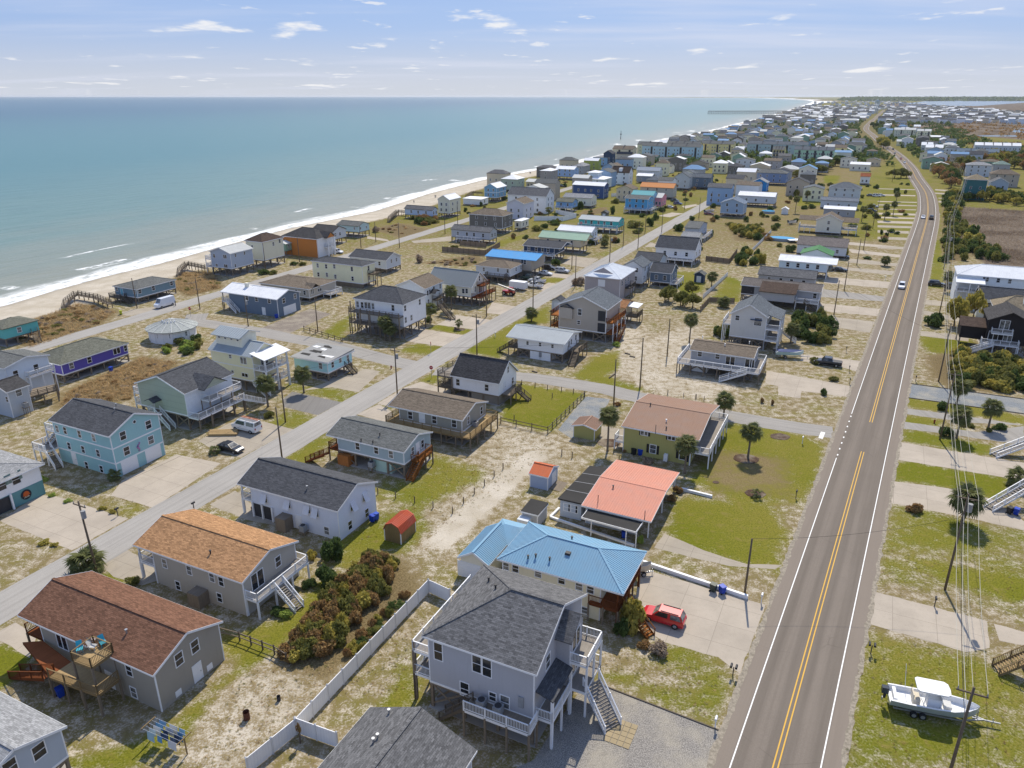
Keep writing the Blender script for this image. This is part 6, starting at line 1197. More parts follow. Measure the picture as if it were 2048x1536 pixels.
# crop 21
for a in (('grey hip-roofed oceanfront house',(21,460,702),(21,310,680),(21,555,680),7.0,1.6,'hip',2.0,r_lgrey,w_grey),('lime green oceanfront house with pale roof',(21,660,627),(21,455,620),(21,705,585),7.8,1.0,'gx',1.8,t_white,w_lime),('two-tone blue oceanfront house with low roof',(21,790,582),(21,580,575),(21,900,555),7.4,1.0,'hip',1.4,r_lgrey,siding((0.22,0.36,0.52))),
          ('navy gable-fronted oceanfront house with white rafters',(21,850,530),(21,725,480),(21,900,515),10.5,0,'gy',2.6,r_char,w_navy2),('beige oceanfront house with charcoal roof',(21,1120,537),(21,905,540),(21,1135,500),7.6,1.0,'gx',1.8,r_char,siding((0.45,0.41,0.35))),('white house with dark brown roof and single white dormer',(21,1085,792),(21,835,780),None,7.6,0,'gx',3.8,r_dkbrown,w_white),
          ('grey house with steel-blue metal roof',(21,1500,767),(21,1175,760),None,6.4,0,'gx',2.2,metalroof((0.25,0.29,0.34)),w_lg),('grey cottage with low white metal roof',(21,1395,837),(21,1175,820),None,4.8,1.0,'gx',1.4,t_white,siding((0.22,0.25,0.30))),('white house with small cupola room on its white roof',(21,740,882),(21,400,860),(21,855,855),6.6,1.0,'hip',1.8,t_white,siding((0.52,0.58,0.60))),
          ('grey gable-fronted house with white balcony',(21,1910,852),(21,1690,830),None,7.8,1.0,'gy',3.0,r_slate,siding((0.40,0.43,0.45))),('slate house with grey roof behind the orange-roofed house',(21,2200,860),(21,1930,850),None,7.0,1.0,'gx',2.2,r_slate,w_dkb),('tan house with low flat roof among the condominiums',(21,1860,600),(21,1700,590),None,5.4,1.0,'hip',.8,r_tanr,w_sand),
          ('white cottage with grey roof near the aqua townhouses',(21,1640,610),(21,1480,600),None,6.4,1.0,'gx',1.6,r_grey,w_white),('small grey-roofed house behind the lavender gable',(20,1200,1010),(20,1130,1000),None,4.4,0,'gx',1.2,r_char,w_lilac),('pale house with dark roof near the aqua townhouses',(21,2090,730),(21,1815,715),None,6.0,1.0,'gx',2.0,r_char,w_lg)):
    h=mid(*a,2,1,W=(9 if a[3] is None else None))
    if 'cupola' in a[0]: MB().box(-h.L*.75,-h.L*.35,h.W*.3,h.W*.7,6.6,10.2).build('cupola',siding((0.52,0.58,0.60)),h.e);q=[Vector((-h.L*.8,h.W*.22,10.1)),Vector((-h.L*.3,h.W*.22,10.1)),Vector((-h.L*.3,h.W*.78,10.1)),Vector((-h.L*.8,h.W*.78,10.1))];c_=sum(q,Vector())/4+Vector((0,0,1.2));b=MB();[b.slab([q[i],q[(i+1)%4],c_],.1) for i in range(4)];b.build('cupola_roof',t_white,h.e)
    if 'dormer' in a[0]: MB().box(-h.L*.6,-h.L*.42,.8,4,8,10.4).build('dormer',w_white,h.e)
# right of the main road, farther
mid('dark teal three-storey house with white stacked balconies',(24,1510,232),(24,1150,200),None,11.2,0,'hip',2.6,r_tanr,w_dgreen,2,1,W=11,fine=True)
mid('grey gable-fronted house among live oaks',(24,1830,275),(24,1535,272),None,7.6,1.0,'gy',2.6,r_mid,siding((0.36,0.42,0.48)),2,1,W=10,fine=True)
mid('tan house with brown roof and white porch behind the oaks',(24,2000,150),(24,1540,145),None,8.0,0,'hip',2.6,r_taupe,w_taupe,3,1,W=11)
mid('pale house with dark blue balconies beyond the live oaks',(23,1680,890),(23,1370,890),None,8.0,0,'hip',2.0,r_lgrey,w_lg,3,1,W=12)
mid('house with sea-green hip roof beyond the live oaks',(23,1900,880),(23,1690,870),None,7.0,0,'hip',2.4,shingle((0.18,0.24,0.21)),w_grey,2,1,W=11)

# condominium blocks: rows of stepped gabled units
def condo(label,A,L,units,h,wm,rm,W=12,rise=2.6,face='S',dark=True):
    a=P(A,h);hh=House(label,A,L,None,h,0,'gx',rise,rm,wm,W=W,fine=False,name='townhouse_block',cat='building',ov=.2)
    n=units
    for i in range(1,n):
        x=hh.x0+(hh.x1-hh.x0)*i/n
        MB().slab([(x-.35,.2,h+.1),(x+.35,.2,h+.1),(x+.35,W/2,h+rise+.55),(x-.35,W/2,h+rise+.55)],.5).slab([(x-.35,W-.2,h+.1),(x+.35,W-.2,h+.1),(x+.35,W/2,h+rise+.55),(x-.35,W/2,h+rise+.55)],.5).build('parapet',r_char,hh.ro)
    for i in range(n):
        x=hh.x0+(hh.x1-hh.x0)*(i+.68)/n
        if dark: MB().box(x-.9,x+.9,hh.y0-.04,hh.y0+.02,.2,h-.6).build('stairwell_shade_strip',M_dark,hh.e,uv=False)  # dark strip on the flat facade, painted as the shade of a stair recess
        for z in (2.0,5.0,8.0):
            if z < h-.6:
                for dx in (-.42,-.2,.2):
                    xx=x+dx*(hh.x1-hh.x0)/n;o=link('window',window_mesh(.9,1.3,'hung'),hh.e,(xx,hh.y0,z));link('pane',pane_mesh(.9,1.3),o)
    hh.rows('E',[2.0,5.0,8.0],2,.9,1.3)
    return hh
condo('long aqua three-storey townhouse block with dark stairwells',(22,130,690),(21,1255,430),4,11.2,siding((0.40,0.53,0.58)),r_grey)
condo('yellow three-storey townhouse block with dark stairwells',(22,1140,720),(22,205,690),4,11.2,w_lemon,r_grey)
condo('green three-storey townhouse block beside the white-roofed blue house',(22,1740,730),(22,1255,710),5,11.2,w_mint,r_slate)
condo('grey-green townhouse row behind the yellow townhouses',(22,1420,665),(22,690,650),4,11.2,siding((0.35,0.44,0.44)),r_slate)
condo('yellow townhouse block nearest the surf',(22,530,655),(22,90,640),3,11.2,w_lemon,r_grey)
condo('beige end-gable townhouse beside the green townhouse block',(22,1890,700),(22,1740,690),1,11.2,w_lemon,r_taupe)
condo('tan oceanfront townhouse block with grey roof',(21,1135,470),(21,850,455),2,11.2,siding((0.58,0.52,0.36)),r_taupe)
condo('olive-sided oceanfront townhouse block with end gable',(21,1510,410),(21,1190,395),2,10.5,siding((0.50,0.50,0.32)),r_grey)
condo('yellow-grey townhouse row with the wide parking roof',(21,2048,405),(21,1600,400),4,11.2,w_lemon,r_grey)
condo('pale yellow apartment block with white roof beside the bend',(23,780,470),(23,520,465),2,11,siding((0.55,0.56,0.46)),t_pale)
condo('cream apartment block next to the white-roofed apartments',(23,960,485),(23,790,475),2,11,siding((0.62,0.60,0.42)),t_pale)
for i,(A,L) in enumerate((((23,1100,680),(23,890,670)),((23,980,650),(23,840,640)))): condo(['grey-sided block with twin white gabled roofs by the marsh','white-roofed grey block tucked behind its twin by the marsh'][i],A,L,2,8.6,siding((0.48,0.48,0.46)),t_white,dark=False)
condo('long white-roofed row of gables along the marsh edge',(23,2020,660),(23,1470,650),5,8,w_lg,t_white,dark=False)
condo('blue-grey hip roof building before the white marsh row',(23,1760,735),(23,1260,700),3,7,siding((0.40,0.43,0.45)),shingle((0.14,0.18,0.22)),dark=False)
condo('hotel with dark front and white sawtooth balconies',(23,920,290),(23,500,280),5,14,siding((0.25,0.30,0.34)),t_white,rise=1.5)
condo('large marsh-front boathouse with pale roof',(23,1740,292),(23,1570,290),1,7,siding((0.45,0.44,0.40)),t_pale,dark=False)

# ------------------------------------------------------------------ the far end of the island: one house after another
FARW=[('white',w_white),('grey',w_grey),('pale grey',w_lg),('tan',w_sand),('blue',siding((0.25,0.36,0.50))),('cream',w_cream),('yellow',w_yel),('beige',w_taupe),('brown',w_dkg),('green',w_green)]
FARR=[('grey',r_grey),('charcoal',r_char),('white',t_white),('brown',r_taupe),('blue',t_dkblue),('pale metal',t_pale),('slate',r_slate),('dark',r_mid)]
occupied=[tuple((o.matrix_basis @ Vector((-6.5,5,0)))[:2]) for o in bpy.data.objects if o.parent is None and o.get('category') in ('house','building','garage')]
for o in [o for o in bpy.data.objects if o.parent is None and o.name.startswith('townhouse')]: occupied+=[tuple((o.matrix_basis @ Vector((-k,6,0)))[:2]) for k in (14,24,34,44)]
far_n=0;mainXY=np.array([(p.x,p.y) for p in main])
def far_house(x,y,sd):
    global far_n
    wn,wm=random.choice(FARW);rn,rm=random.choice(FARR);L,W,ht=random.uniform(9,15),random.uniform(8,12),random.choice((5,6.8,7.6,9));rs=random.uniform(1.4,2.8);kind=random.choice(('gx','gy','hip'))
    a=HANG+random.uniform(-.06,.06)
    e=empty('far_house',(x,y,0),a,f'{wn} walled house under a {rn} roof among the farther blocks of town','house',f'far {wn} houses with {rn} roofs')
    key=(wn,rn,kind,int(L/2),int(ht))
    def mk():
        L_,W_=L,W;b=MB().box(-L_+.3,-.3,.3,W_-.3,0,ht);r=MB();h_=ht
        A_,B_,C_,D_=[Vector(q) for q in ((-L_,0,h_),(0,0,h_),(0,W_,h_),(-L_,W_,h_))]
        if kind=='gx':
            b.add([(-.3,.3,h_),(-.3,W_-.3,h_),(-.3,W_/2,h_+rs*.93)],[(0,1,2)]);R0,R1=Vector((-L_,W_/2,h_+rs)),Vector((0,W_/2,h_+rs));r.slab([A_,B_,R1,R0],.15).slab([C_,D_,R0,R1],.15)
        elif kind=='gy':
            b.add([(-L_+.3,.3,h_),(-.3,.3,h_),(-L_/2,.3,h_+rs*.93)],[(0,1,2)]);R0,R1=Vector((-L_/2,0,h_+rs)),Vector((-L_/2,W_,h_+rs));r.slab([B_,C_,R1,R0],.15).slab([D_,A_,R0,R1],.15)
        else:
            k=min(L_,W_)*.48;R0,R1=Vector((-L_+k,W_/2,h_+rs)),Vector((-k,W_/2,h_+rs));r.slab([A_,B_,R1,R0],.15).slab([C_,D_,R0,R1],.15).slab([D_,A_,R0],.15).slab([B_,C_,R1],.15)
        return b.mesh('wall',wm),r.mesh('roof',rm),L_,W_
    wme,rme,L_,W_=cached(('far',)+key,mk);link('wall',wme,e);link('roof',rme,e)
    if y < 900:
        for z in (2.2,5.0):
            if z < ht-1:
                for i in range(3): o=link('window',window_mesh(1.0,1.4,'hung'),e,(-L_*(i+.7)/3.4,.3,z));link('pane',pane_mesh(1.0,1.4),o)
    far_n+=1
t=300.0
while t < 3600 and far_n < 290:
    for n_ in np.arange(-330,240,17 if t < 900 else 22):
        p=st(n_+random.uniform(-4,4),t+random.uniform(-5,5))
        sd=float(shore_dist(np.array([p.x]),np.array([p.y]))[0])
        dm_=np.hypot(mainXY[:,0]-p.x,mainXY[:,1]-p.y);j=int(dm_.argmin());dmin=float(dm_[j]);right=p.x > mainXY[j,0]
        if sd < 40 or dmin < (48 if t < 640 and not right else 22) or (right and (dmin > 80 or t < 620)) or (t > 1300 and random.random() < .35): continue
        if abs(NR.dot(p)+83.7+6) < 15 and t < 560 or abs(NR.dot(p)+176+6) < 14 and t < 520: continue
        u,v=proj(p)
        if u < 1000 or u > 2048 or v > 412 or v > 340 and random.random() < .25: continue
        c=(p.x-5.9+2.2,p.y+2.8+4.5)
        if any((c[0]-ox_)**2+(c[1]-oy_)**2 < (15.5+.006*t)**2 for ox_,oy_ in occupied): continue
        occupied.append(c);far_house(p.x,p.y,sd)
        if far_n >=290: break
    t+=15+t*.011
print('far houses',far_n,'to',t)
# the mass of roofs too far away to tell apart
b=MB();bw=MB();ca,sa=math.cos(HANG),math.sin(HANG);kk=0
while kk < 1300:
    y_=random.uniform(t-120,7400) if random.random() < .35 else random.uniform(t-120,3600);x_=random.uniform(.26,.66)*y_;sd=float(shore_dist(np.array([x_]),np.array([y_]))[0])
    dm_=np.hypot(mainXY[:,0]-x_,mainXY[:,1]-y_)
    if sd < 30 or sd > 700 or dm_.min() < 22: continue
    kk+=1;L,W,ht=random.uniform(10,24),random.uniform(9,15),random.uniform(5,10.5);c=random.choice((0,1,2,3,3));rr=random.choice((0,1,1,2,2,3));rs=random.uniform(1.5,3.2)
    R=lambda u,v,z: (x_+u*ca-v*sa,y_+u*sa+v*ca,z)
    q=[R(u,v,0) for u,v in ((-L/2+.3,-W/2+.3),(L/2-.3,-W/2+.3),(L/2-.3,W/2-.3),(-L/2+.3,W/2-.3))];bw.prism([(v[0],v[1]) for v in q],0,ht,c)
    b.slab([R(-L/2,-W/2,ht),R(L/2,-W/2,ht),R(L/2,0,ht+rs),R(-L/2,0,ht+rs)],.2,rr).slab([R(-L/2,W/2,ht),R(L/2,W/2,ht),R(L/2,0,ht+rs),R(-L/2,0,ht+rs)],.2,rr)
e=bw.build('distant_houses',[w_white,w_ctr,w_sand,w_lg]);tag(e,'hazy mass of houses where the island runs towards the horizon','houses',kind='stuff');tag(b.build('roofs',[t_white,r_grey,r_char,t_pale],e),kind='stuff')

# ================================================================== PLANTS
LB=2.75
LF=dict(olive=leafmat(mul((0.055,0.062,0.017),LB),mul((0.125,0.115,0.034),LB)),dark=leafmat(mul((0.026,0.042,0.014),LB),mul((0.06,0.080,0.024),LB)),brown=leafmat(mul((0.125,0.066,0.030),LB),mul((0.15,0.108,0.045),LB)),gold=leafmat(mul((0.13,0.12,0.026),LB),mul((0.22,0.18,0.045),LB)),grass=leafmat(mul((0.17,0.12,0.06),LB),mul((0.29,0.215,0.115),LB)),bare=leafmat(mul((0.13,0.10,0.075),LB),mul((0.19,0.155,0.115),LB)),lime=leafmat(mul((0.10,0.14,0.025),LB),mul((0.17,0.2,0.05),LB)))
M_bark=plain((0.16,0.125,0.09),.95,.4,3);M_ptrunk=plain((0.21,0.17,0.125),.95,.45,4)
def leaves(n,lobes,rng,size,spread=1.0):
    L=np.array(lobes);w_=L[:,3]**2;idx=rng.choice(len(L),n,p=w_/w_.sum());d=rng.normal(size=(n,3));d/=np.linalg.norm(d,axis=1)[:,None]
    r=rng.uniform(.55,1.0,n)**.5*np.where(rng.random(n) < .08,1.18,1.0);c=L[idx,:3]+d*(L[idx,3]*r)[:,None]*np.array([1,1,.85])
    nrm=d*.6+rng.normal(size=(n,3))*.7;nrm/=np.linalg.norm(nrm,axis=1)[:,None]
    t=np.cross(nrm,rng.normal(size=(n,3)));t/=np.linalg.norm(t,axis=1)[:,None];b=np.cross(nrm,t);s=(size*rng.uniform(.6,1.35,n))[:,None]
    v=np.stack([c-t*s,c-b*s*.55 ,c+t*s,c+b*s*.55],1).reshape(-1,3)
    return v
def leafmesh(name,v,mat,extra=None):
    n=len(v)//4;me=bpy.data.meshes.new(name);ev,ef=(extra.v,extra.f) if extra else ([],[])
    allv=np.concatenate([v,np.array(ev).reshape(-1,3)]) if ev else v
    me.from_pydata(allv.tolist(),[],np.arange(4*n).reshape(n,4).tolist()+[tuple(i+4*n for i in f) for f in ef]);me.materials.append(mat)
    if ev: me.materials.append(M_bark);me.polygons.foreach_set('material_index',[0]*n+[1]*len(ef))
    me.update();return me
def bush_mesh(var,kind,n=900,size=.105):
    def f():
        rng=np.random.default_rng(100+var);k=9+var % 4;lob=[]
        for i in range(k):
            a=rng.uniform(0,6.28);r=rng.uniform(0,.62);lob.append((r*math.cos(a),r*math.sin(a),rng.uniform(.22,.66)*(1-.35*r),rng.uniform(.24,.42)))
        v=leaves(n,lob,rng,size);v[:,2]=np.maximum(v[:,2],-.02)
        return leafmesh('foliage',v,LF[kind])
    return cached(('bush',var,kind,n),f)
def shrub(q,r,h,kind,label,group=None,name='shrub',z=0.0,n=900,world=False):
    p=Vector(q) if world else P(q,z)
    o=link(name,bush_mesh(random.randrange(5),kind,n),None,(p.x,p.y,-.02),random.uniform(0,6.28),(r*random.uniform(.85,1.2),r*random.uniform(.85,1.2),h))
    return tag(o,label,'shrub',group)
def oak(q,r,h,kind,label,group=None,world=False,name='tree'):
    p=Vector(q) if world else P(q);e=empty(name,(p.x,p.y,0),random.uniform(0,6.28),label,'tree',group);var=random.randrange(4);e.scale=(r,r,h)
    def trunk():
        rng=np.random.default_rng(50+var);b=MB();b.tube([(0,0,0),(.03,.02,.2),(.0,.04,.42)],[.06,.045,.035],7)
        for i in range(6): a=i*1.05+var;b.tube([(0,.03,.3+.03*i),(.25*math.cos(a),.25*math.sin(a),.5),(.5*math.cos(a),.5*math.sin(a),.68)],[.03,.02,.008],5)
        return b.mesh('trunk',M_bark,uv=False)
    def crown():
        rng=np.random.default_rng(70+var);lob=[]
        for i in range(15): a=rng.uniform(0,6.28);rr=rng.uniform(.05,.72);lob.append((rr*math.cos(a),rr*math.sin(a),rng.uniform(.5,.82)*(1-.18*rr),rng.uniform(.17,.30)))
        return leafmesh('crown',leaves(1500,lob,rng,.075),LF[kind])
    link('trunk',cached(('otr',var),trunk),e);link('crown',cached(('ocr',var,kind),crown),e);return e
def frond_mesh(var,dead=False):
    def f():
        rng=np.random.default_rng(30+var);b=MB();b.tube([(0,0,0),(.45,0,.10),(.85,0,.06)],[.03,.022,.018],4)
        nseg=15
        for i in range(nseg):
            a=rad(-115+230*i/(nseg-1)) ;L=.82*(1-.25*abs(i-7)/7)*rng.uniform(.9,1.1);c0=Vector((.85,0,.06));dr=Vector((math.cos(a),math.sin(a),-.12));sd=Vector((-math.sin(a),math.cos(a),0))*.05
            m=c0+dr*L*.55+Vector((0,0,.05));t=c0+dr*L+Vector((0,0,-.22-.15*rng.random()))
            b.add([c0-sd*.4,c0+sd*.4,m+sd*1.5,m-sd*1.5,t],[(0,1,2,3),(3,2,4)])
        return b.mesh('frond',LF['bare'] if dead else getmat('palmleaf',lambda: leafmat((0.12,0.14,0.05),(0.24,0.25,0.10))),uv=False)
    return cached(('frond',var,dead),f)
def palm(q,top,label,group='cabbage palms around the lots',n=34,scale=1.0,h=None,dead=6,rlean=.02):
    p=P(q)
    if h is None:
        ty=px(top)[1];h=min(np.arange(.5,12,.1),key=lambda hh: abs(proj(p+Vector((0,0,float(hh))))[1]-ty));h=float(h)
    e=empty('palm_tree',(p.x,p.y,0),random.uniform(0,6.28),label,'palm tree',group);lx,ly=random.uniform(-rlean,rlean)*h,random.uniform(-rlean,rlean)*h
    b=MB();b.tube([(0,0,-.05),(.02,0,.3),(lx*.3,ly*.3,h*.5),(lx*.7,ly*.7,h*.85),(lx,ly,h)],[.24*scale,.19*scale,.155*scale,.16*scale,.2*scale],9);b.build('trunk',M_ptrunk,e,True,uv=False)
    c=link('crown',cached('palmheart',lambda: MB().cyl((0,0,-.35),(0,0,.25),.2,.12,7).mesh('crown',M_ptrunk,uv=False)),e,(lx,ly,h));c.scale=(scale,)*3
    for i in range(n):
        el=rad(82-128*(i/n)**.9)+random.uniform(-.12,.12);az=i*2.399963+random.uniform(-.2,.2);s=random.uniform(1.1,1.45)*(.8 if i < 4 else 1)
        o=link('frond',frond_mesh(i % 3),c);o.rotation_euler=(random.uniform(-.35,.35),-el,az);o.scale=(s,)*3
    for i in range(dead):
        o=link('frond',frond_mesh(i % 3,True),c);o.rotation_euler=(random.uniform(-.3,.3),rad(random.uniform(52,78)),random.uniform(0,6.28));o.scale=(1.0,)*3
    return e
for q,t,lab,k in (((8,968,690),(8,1000,490),'palm in a flower bed in the middle of the olive house lawn',{}),((8,470,812),(8,490,590),'palm in front of the olive house wall',{}),((8,775,372),(8,785,250),'palm at the cross street behind the olive house',{}),((7,1240,640),(7,1250,365),'palm beside the olive shed and patio',{}),
        ((6,300,290),(6,295,110),'thick-crowned palm before the yellow tower house',dict(n=44,scale=1.1)),((6,582,180),(6,575,35),'palm between the yellow tower house and the aqua flat-roofed house',{}),((12,1245,405),(12,1245,215),'tall palm in front of the ribbed grey roof house',{}),((12,1030,545),(12,1025,400),'palm beside the long front stairs of the brown-roofed white house',{}),
        ((12,568,722),(12,550,530),'left palm of a pair at the white three-level house corner',{}),((12,615,732),(12,607,600),'right shorter palm of a pair at the white three-level house corner',{}),((13,425,525),(13,430,470),'short palm on the street lawn beside the taupe house',dict(h=2.2)),((14,300,742),(14,325,510),'palm behind the white-railed stilt deck',{}),
        ((14,1335,750),(14,1340,610),'palm with browning crown beside the evergreen thicket',dict(dead=14)),((9,1130,285),(9,1170,150),'palm at the edge of the blue gravel drive',{}),((9,1400,495),(9,1450,320),'palm on the planted strip by the asphalt drive',{}),((9,1130,582),(9,1180,400),'palm growing under the power lines by the asphalt drive',{}),((9,1178,1300),(9,1215,1110),'broad palm behind the transformer pole',dict(n=48,scale=1.25)),
        ((15,1245,525),(15,1280,380),'palm in front of the large white house',{}),((19,1195,335),(19,1200,240),'palm on the green backyard lawn',{}),((19,1075,440),(19,1075,300),'tall bushy palm beside the small white shed',{}),((24,45,775),(24,70,600),'palm along the parking strips near the bend',{}),((1,620,150),(1,620,110),'low bushy palm at the foot of the leaning pole',dict(h=1.1,n=46,scale=1.2)),
        ((12,1320,605),(12,1322,535),'small young palm in a stone ring by the driveway',dict(h=1.7,n=16,scale=.6)),((14,525,180),(14,530,70),'palm by the white picket fence',{}),((19,1990,510),(19,1985,380),'palm on the verge next to parked cars',{}),((19,1755,530),(19,1760,400),'palm beside the white stairs of the cream house',{}),((24,95,560),(24,100,450),'palm farther along the parking strips',{}),((15,620,265),(15,625,180),'bushy young palm on the striped verge',dict(h=2.0)),((9,1640,1000),(9,1640,900),'low palm at the foot of the long white staircase',dict(h=1.6,n=30)),((8,1030,1000),(8,1030,960),'tiny young palm in a round flower bed',dict(h=.7,n=12,scale=.5)),((5,905,860),(5,905,830),'small palm at the teal house corner',dict(h=.6,n=22,scale=.6)),((5,1690,655),(5,1690,630),'small palm in the renovation house front bed',dict(h=.5,n=18,scale=.55)),
        ((18,1070,790),(18,1070,760),'short palm by the green-roofed house',dict(h=1.8)),((20,1620,1120),(20,1620,1060),'slim palm by the white garden wall',dict(h=3.5,n=20)),((14,650,380),(14,640,310),'bushy palm inside the curved wooden fence',dict(h=1.4,n=36))):
    palm(q,t,lab,**k)
def inpoly(pts,n,world=False):
    w_=[P(q) for q in pts];pp=[(p.x,p.y) for p in w_];x0,x1=min(p[0] for p in pp),max(p[0] for p in pp);y0,y1=min(p[1] for p in pp),max(p[1] for p in pp);out_=[]
    while len(out_) < n:
        X=RNG.uniform(x0,x1,400);Y=RNG.uniform(y0,y1,400);m=poly_sd(X,Y,pp) > 0
        for x,y in zip(X[m],Y[m]):
            if len(out_) >=n: break
            if len(out_) < 4000 and n < 120 and any((x-a)**2+(y-b_)**2 < (((x1-x0)*(y1-y0))/n)*.12 for a,b_ in out_) and random.random() < .9: continue
            out_.append((float(x),float(y)))
    return out_
def thicket(pts,n,r,h,kinds,label,group,nl=900,mass=None):
    if mass:
        MV={}
        for x,y in inpoly(pts,n):
            kd=random.choice(kinds);me=bush_mesh(random.randrange(5),kd,nl);co=np.empty(len(me.vertices)*3,np.float32);me.vertices.foreach_get('co',co);co=co.reshape(-1,3);a=random.uniform(0,6.28);rr=random.uniform(*r)
            ca,sa=math.cos(a)*rr,math.sin(a)*rr;MV.setdefault(kd,[]).append(np.stack([x+co[:,0]*ca-co[:,1]*sa,y+co[:,0]*sa+co[:,1]*ca,co[:,2]*random.uniform(*h)-.02],1))
        v=np.concatenate([q for k in MV for q in MV[k]]);me=bpy.data.meshes.new(mass);nq=len(v)//4
        me.vertices.add(len(v));me.vertices.foreach_set('co',v.astype(np.float32).ravel());me.loops.add(nq*4);me.loops.foreach_set('vertex_index',np.arange(nq*4,dtype=np.int32));me.polygons.add(nq);me.polygons.foreach_set('loop_start',np.arange(0,nq*4,4,dtype=np.int32));me.polygons.foreach_set('loop_total',np.full(nq,4,np.int32))
        mi=np.concatenate([np.full(sum(len(q) for q in MV[k])//4,i,np.int32) for i,k in enumerate(MV)]);[me.materials.append(LF[k]) for k in MV];me.polygons.foreach_set('material_index',mi);me.update(calc_edges=True)
        return tag(link(mass,me),label,'shrubs',kind='stuff')
    for x,y in inpoly(pts,n): shrub((x,y,0),random.uniform(*r),random.uniform(*h),random.choice(kinds),label,group,world=True,n=nl)
def woods(pts,n,r,h,kinds,label,group):
    for x,y in inpoly(pts,n): oak((x,y,0),random.uniform(*r),random.uniform(*h),random.choice(kinds),label,group,world=True)
thicket([(2,350,770),(2,560,420),(2,760,190),(2,930,60),(2,1090,100),(2,1040,280),(2,850,430),(2,690,700),(2,480,770)],110,(1.0,1.9),(1.3,2.9),('brown','brown','brown','olive','olive','gold'),'dense russet and olive thicket along the white fence','shrubs of the thicket by the white fence',1500,mass='thicket')
thicket([(2,730,760),(2,900,560),(2,1130,330),(2,1200,300),(2,1050,480),(2,880,700)],22,(.5,1.0),(.5,1.3),('olive','dark','gold','brown'),'small green shrub between the thicket and the white fence','small shrubs at the white fence')
thicket([(15,1340,1200),(15,1480,1160),(15,1650,1230),(15,2048,1270),(15,2200,1400),(15,2100,1560),(15,1420,1520),(15,1330,1400)],58,(1.6,3.0),(1.8,3.6),('olive','olive','dark','gold'),'olive thicket beside the gravel drive and black house','shrubs of the thicket by the black house',1500,mass='thicket')
thicket([(24,830,500),(24,1050,450),(24,1100,560),(24,1010,900),(24,1250,1050),(24,1480,1180),(24,1200,1299),(24,860,1299),(24,850,900)],80,(2.0,4.2),(2.6,5.2),('olive','dark','dark','olive','gold'),'dark green roadside wood bordering the marsh','shrubs of the roadside wood',mass='roadside_wood')
thicket([(15,1240,0),(15,1560,60),(15,1800,130),(15,1850,220),(15,1350,230),(15,1210,230)],34,(1.8,3.2),(2.4,4.5),('olive','dark','dark'),'dark thicket between the roadside wood and the large white house','shrubs before the white house',mass='thicket')
woods([(23,950,870),(23,1300,770),(23,1500,950),(23,1350,1050),(23,1150,1190),(23,1000,1000)],44,(4.5,7.5),(6,9),('olive','olive','dark','brown'),'spreading live oak in the grove right of the road bend','live oaks of the roadside grove')
woods([(23,1380,800),(23,1700,780),(23,2100,860),(23,2100,960),(23,1700,910)],34,(4.5,7),(6,9),('olive','gold','dark','brown'),'olive live oak among the houses beyond the grove','live oaks among the right-hand houses')
woods([(24,1130,450),(24,1500,470),(24,2100,500),(24,2100,640),(24,1800,640),(24,1500,560),(24,1150,560)],34,(3,5),(4,6.5),('olive','dark','dark','gold'),'bushy tree below the grey gable house at the marsh edge','trees at the marsh edge')
woods([(23,250,420),(23,480,380),(23,520,450),(23,420,480),(23,300,470)],10,(6,9),(7,10),('olive','dark'),'rounded tree where the road disappears into town','trees near the far road bend')
woods([(23,320,620),(23,430,620),(23,430,700),(23,330,710)],5,(6,8),(8,10),('olive','gold'),'olive tree at the inside of the road bend','trees inside the bend')
for q,r,hh in (((23,520,1040),6.5,6.5),((23,600,1035),7,7),((23,660,1040),5.5,6)): oak(q,r,hh,'olive','low spreading live oak on the lawn inside the road bend','live oaks on the bend lawn')
woods([(22,1260,1060),(22,1560,1040),(22,1800,900),(22,1840,860),(22,1560,960),(22,1350,990)],16,(5,8),(6,8),('dark','olive','dark'),'dark live oak behind the white-roofed houses','live oaks behind the townhouses')
thicket([(22,690,530),(22,1100,500),(22,1080,560),(22,700,560)],14,(4,7),(3,6),('dark','brown','olive'),'dark shrub on the gap lot among the townhouses','shrubs among the townhouses')
thicket([(17,830,195),(17,1080,190),(17,1080,262),(17,850,270)],14,(2.0,3.4),(2,3.6),('dark','olive','brown'),'dark wind-clipped shrub on the dune by the beach bungalow','dune shrubs by the bungalow')
thicket([(19,400,570),(19,770,600),(19,740,730),(19,480,720),(19,420,640)],26,(1.6,3.2),(1.8,3.4),('olive','olive','gold','dark'),'olive thicket on the overgrown lot by the oval pool','shrubs of the overgrown lot',mass='thicket')
thicket([(10,1640,780),(10,1800,760),(10,2048,720),(10,2048,860),(10,1700,860)],14,(1.2,2.2),(1.4,2.4),('dark','olive','lime'),'green shrub below the round white house','shrubs by the round house')
thicket([(19,450,960),(19,600,800),(19,700,900),(19,790,950),(19,600,1010)],12,(1.6,3.0),(2.5,4.5),('dark','dark','gold'),'tall dark evergreen shrub behind the wooden privacy fence','evergreens behind the privacy fence',1500)
thicket([(14,1360,560),(14,1640,470),(14,1760,560),(14,1740,740),(14,1450,760),(14,1330,640)],22,(1.6,2.8),(2.4,4.6),('dark','dark','olive'),'dark evergreen shrub beside the tall light grey house','evergreens beside the light grey house',1500)
thicket([(14,540,640),(14,680,600),(14,690,700),(14,560,700)],4,(1.6,2.4),(2.4,3.4),('olive','dark'),'rounded bush behind the stilt deck house','bushes behind the stilt deck')
for q in ((13,1790,330),(13,1950,370),(14,330,260),(14,230,370),(14,90,310),(14,330,390)): oak(q,random.uniform(2.4,3.4),random.uniform(3.6,4.8),'olive','wind-shaped oak in the sandy yard behind the taupe house','wind-shaped oaks in the sandy yard')
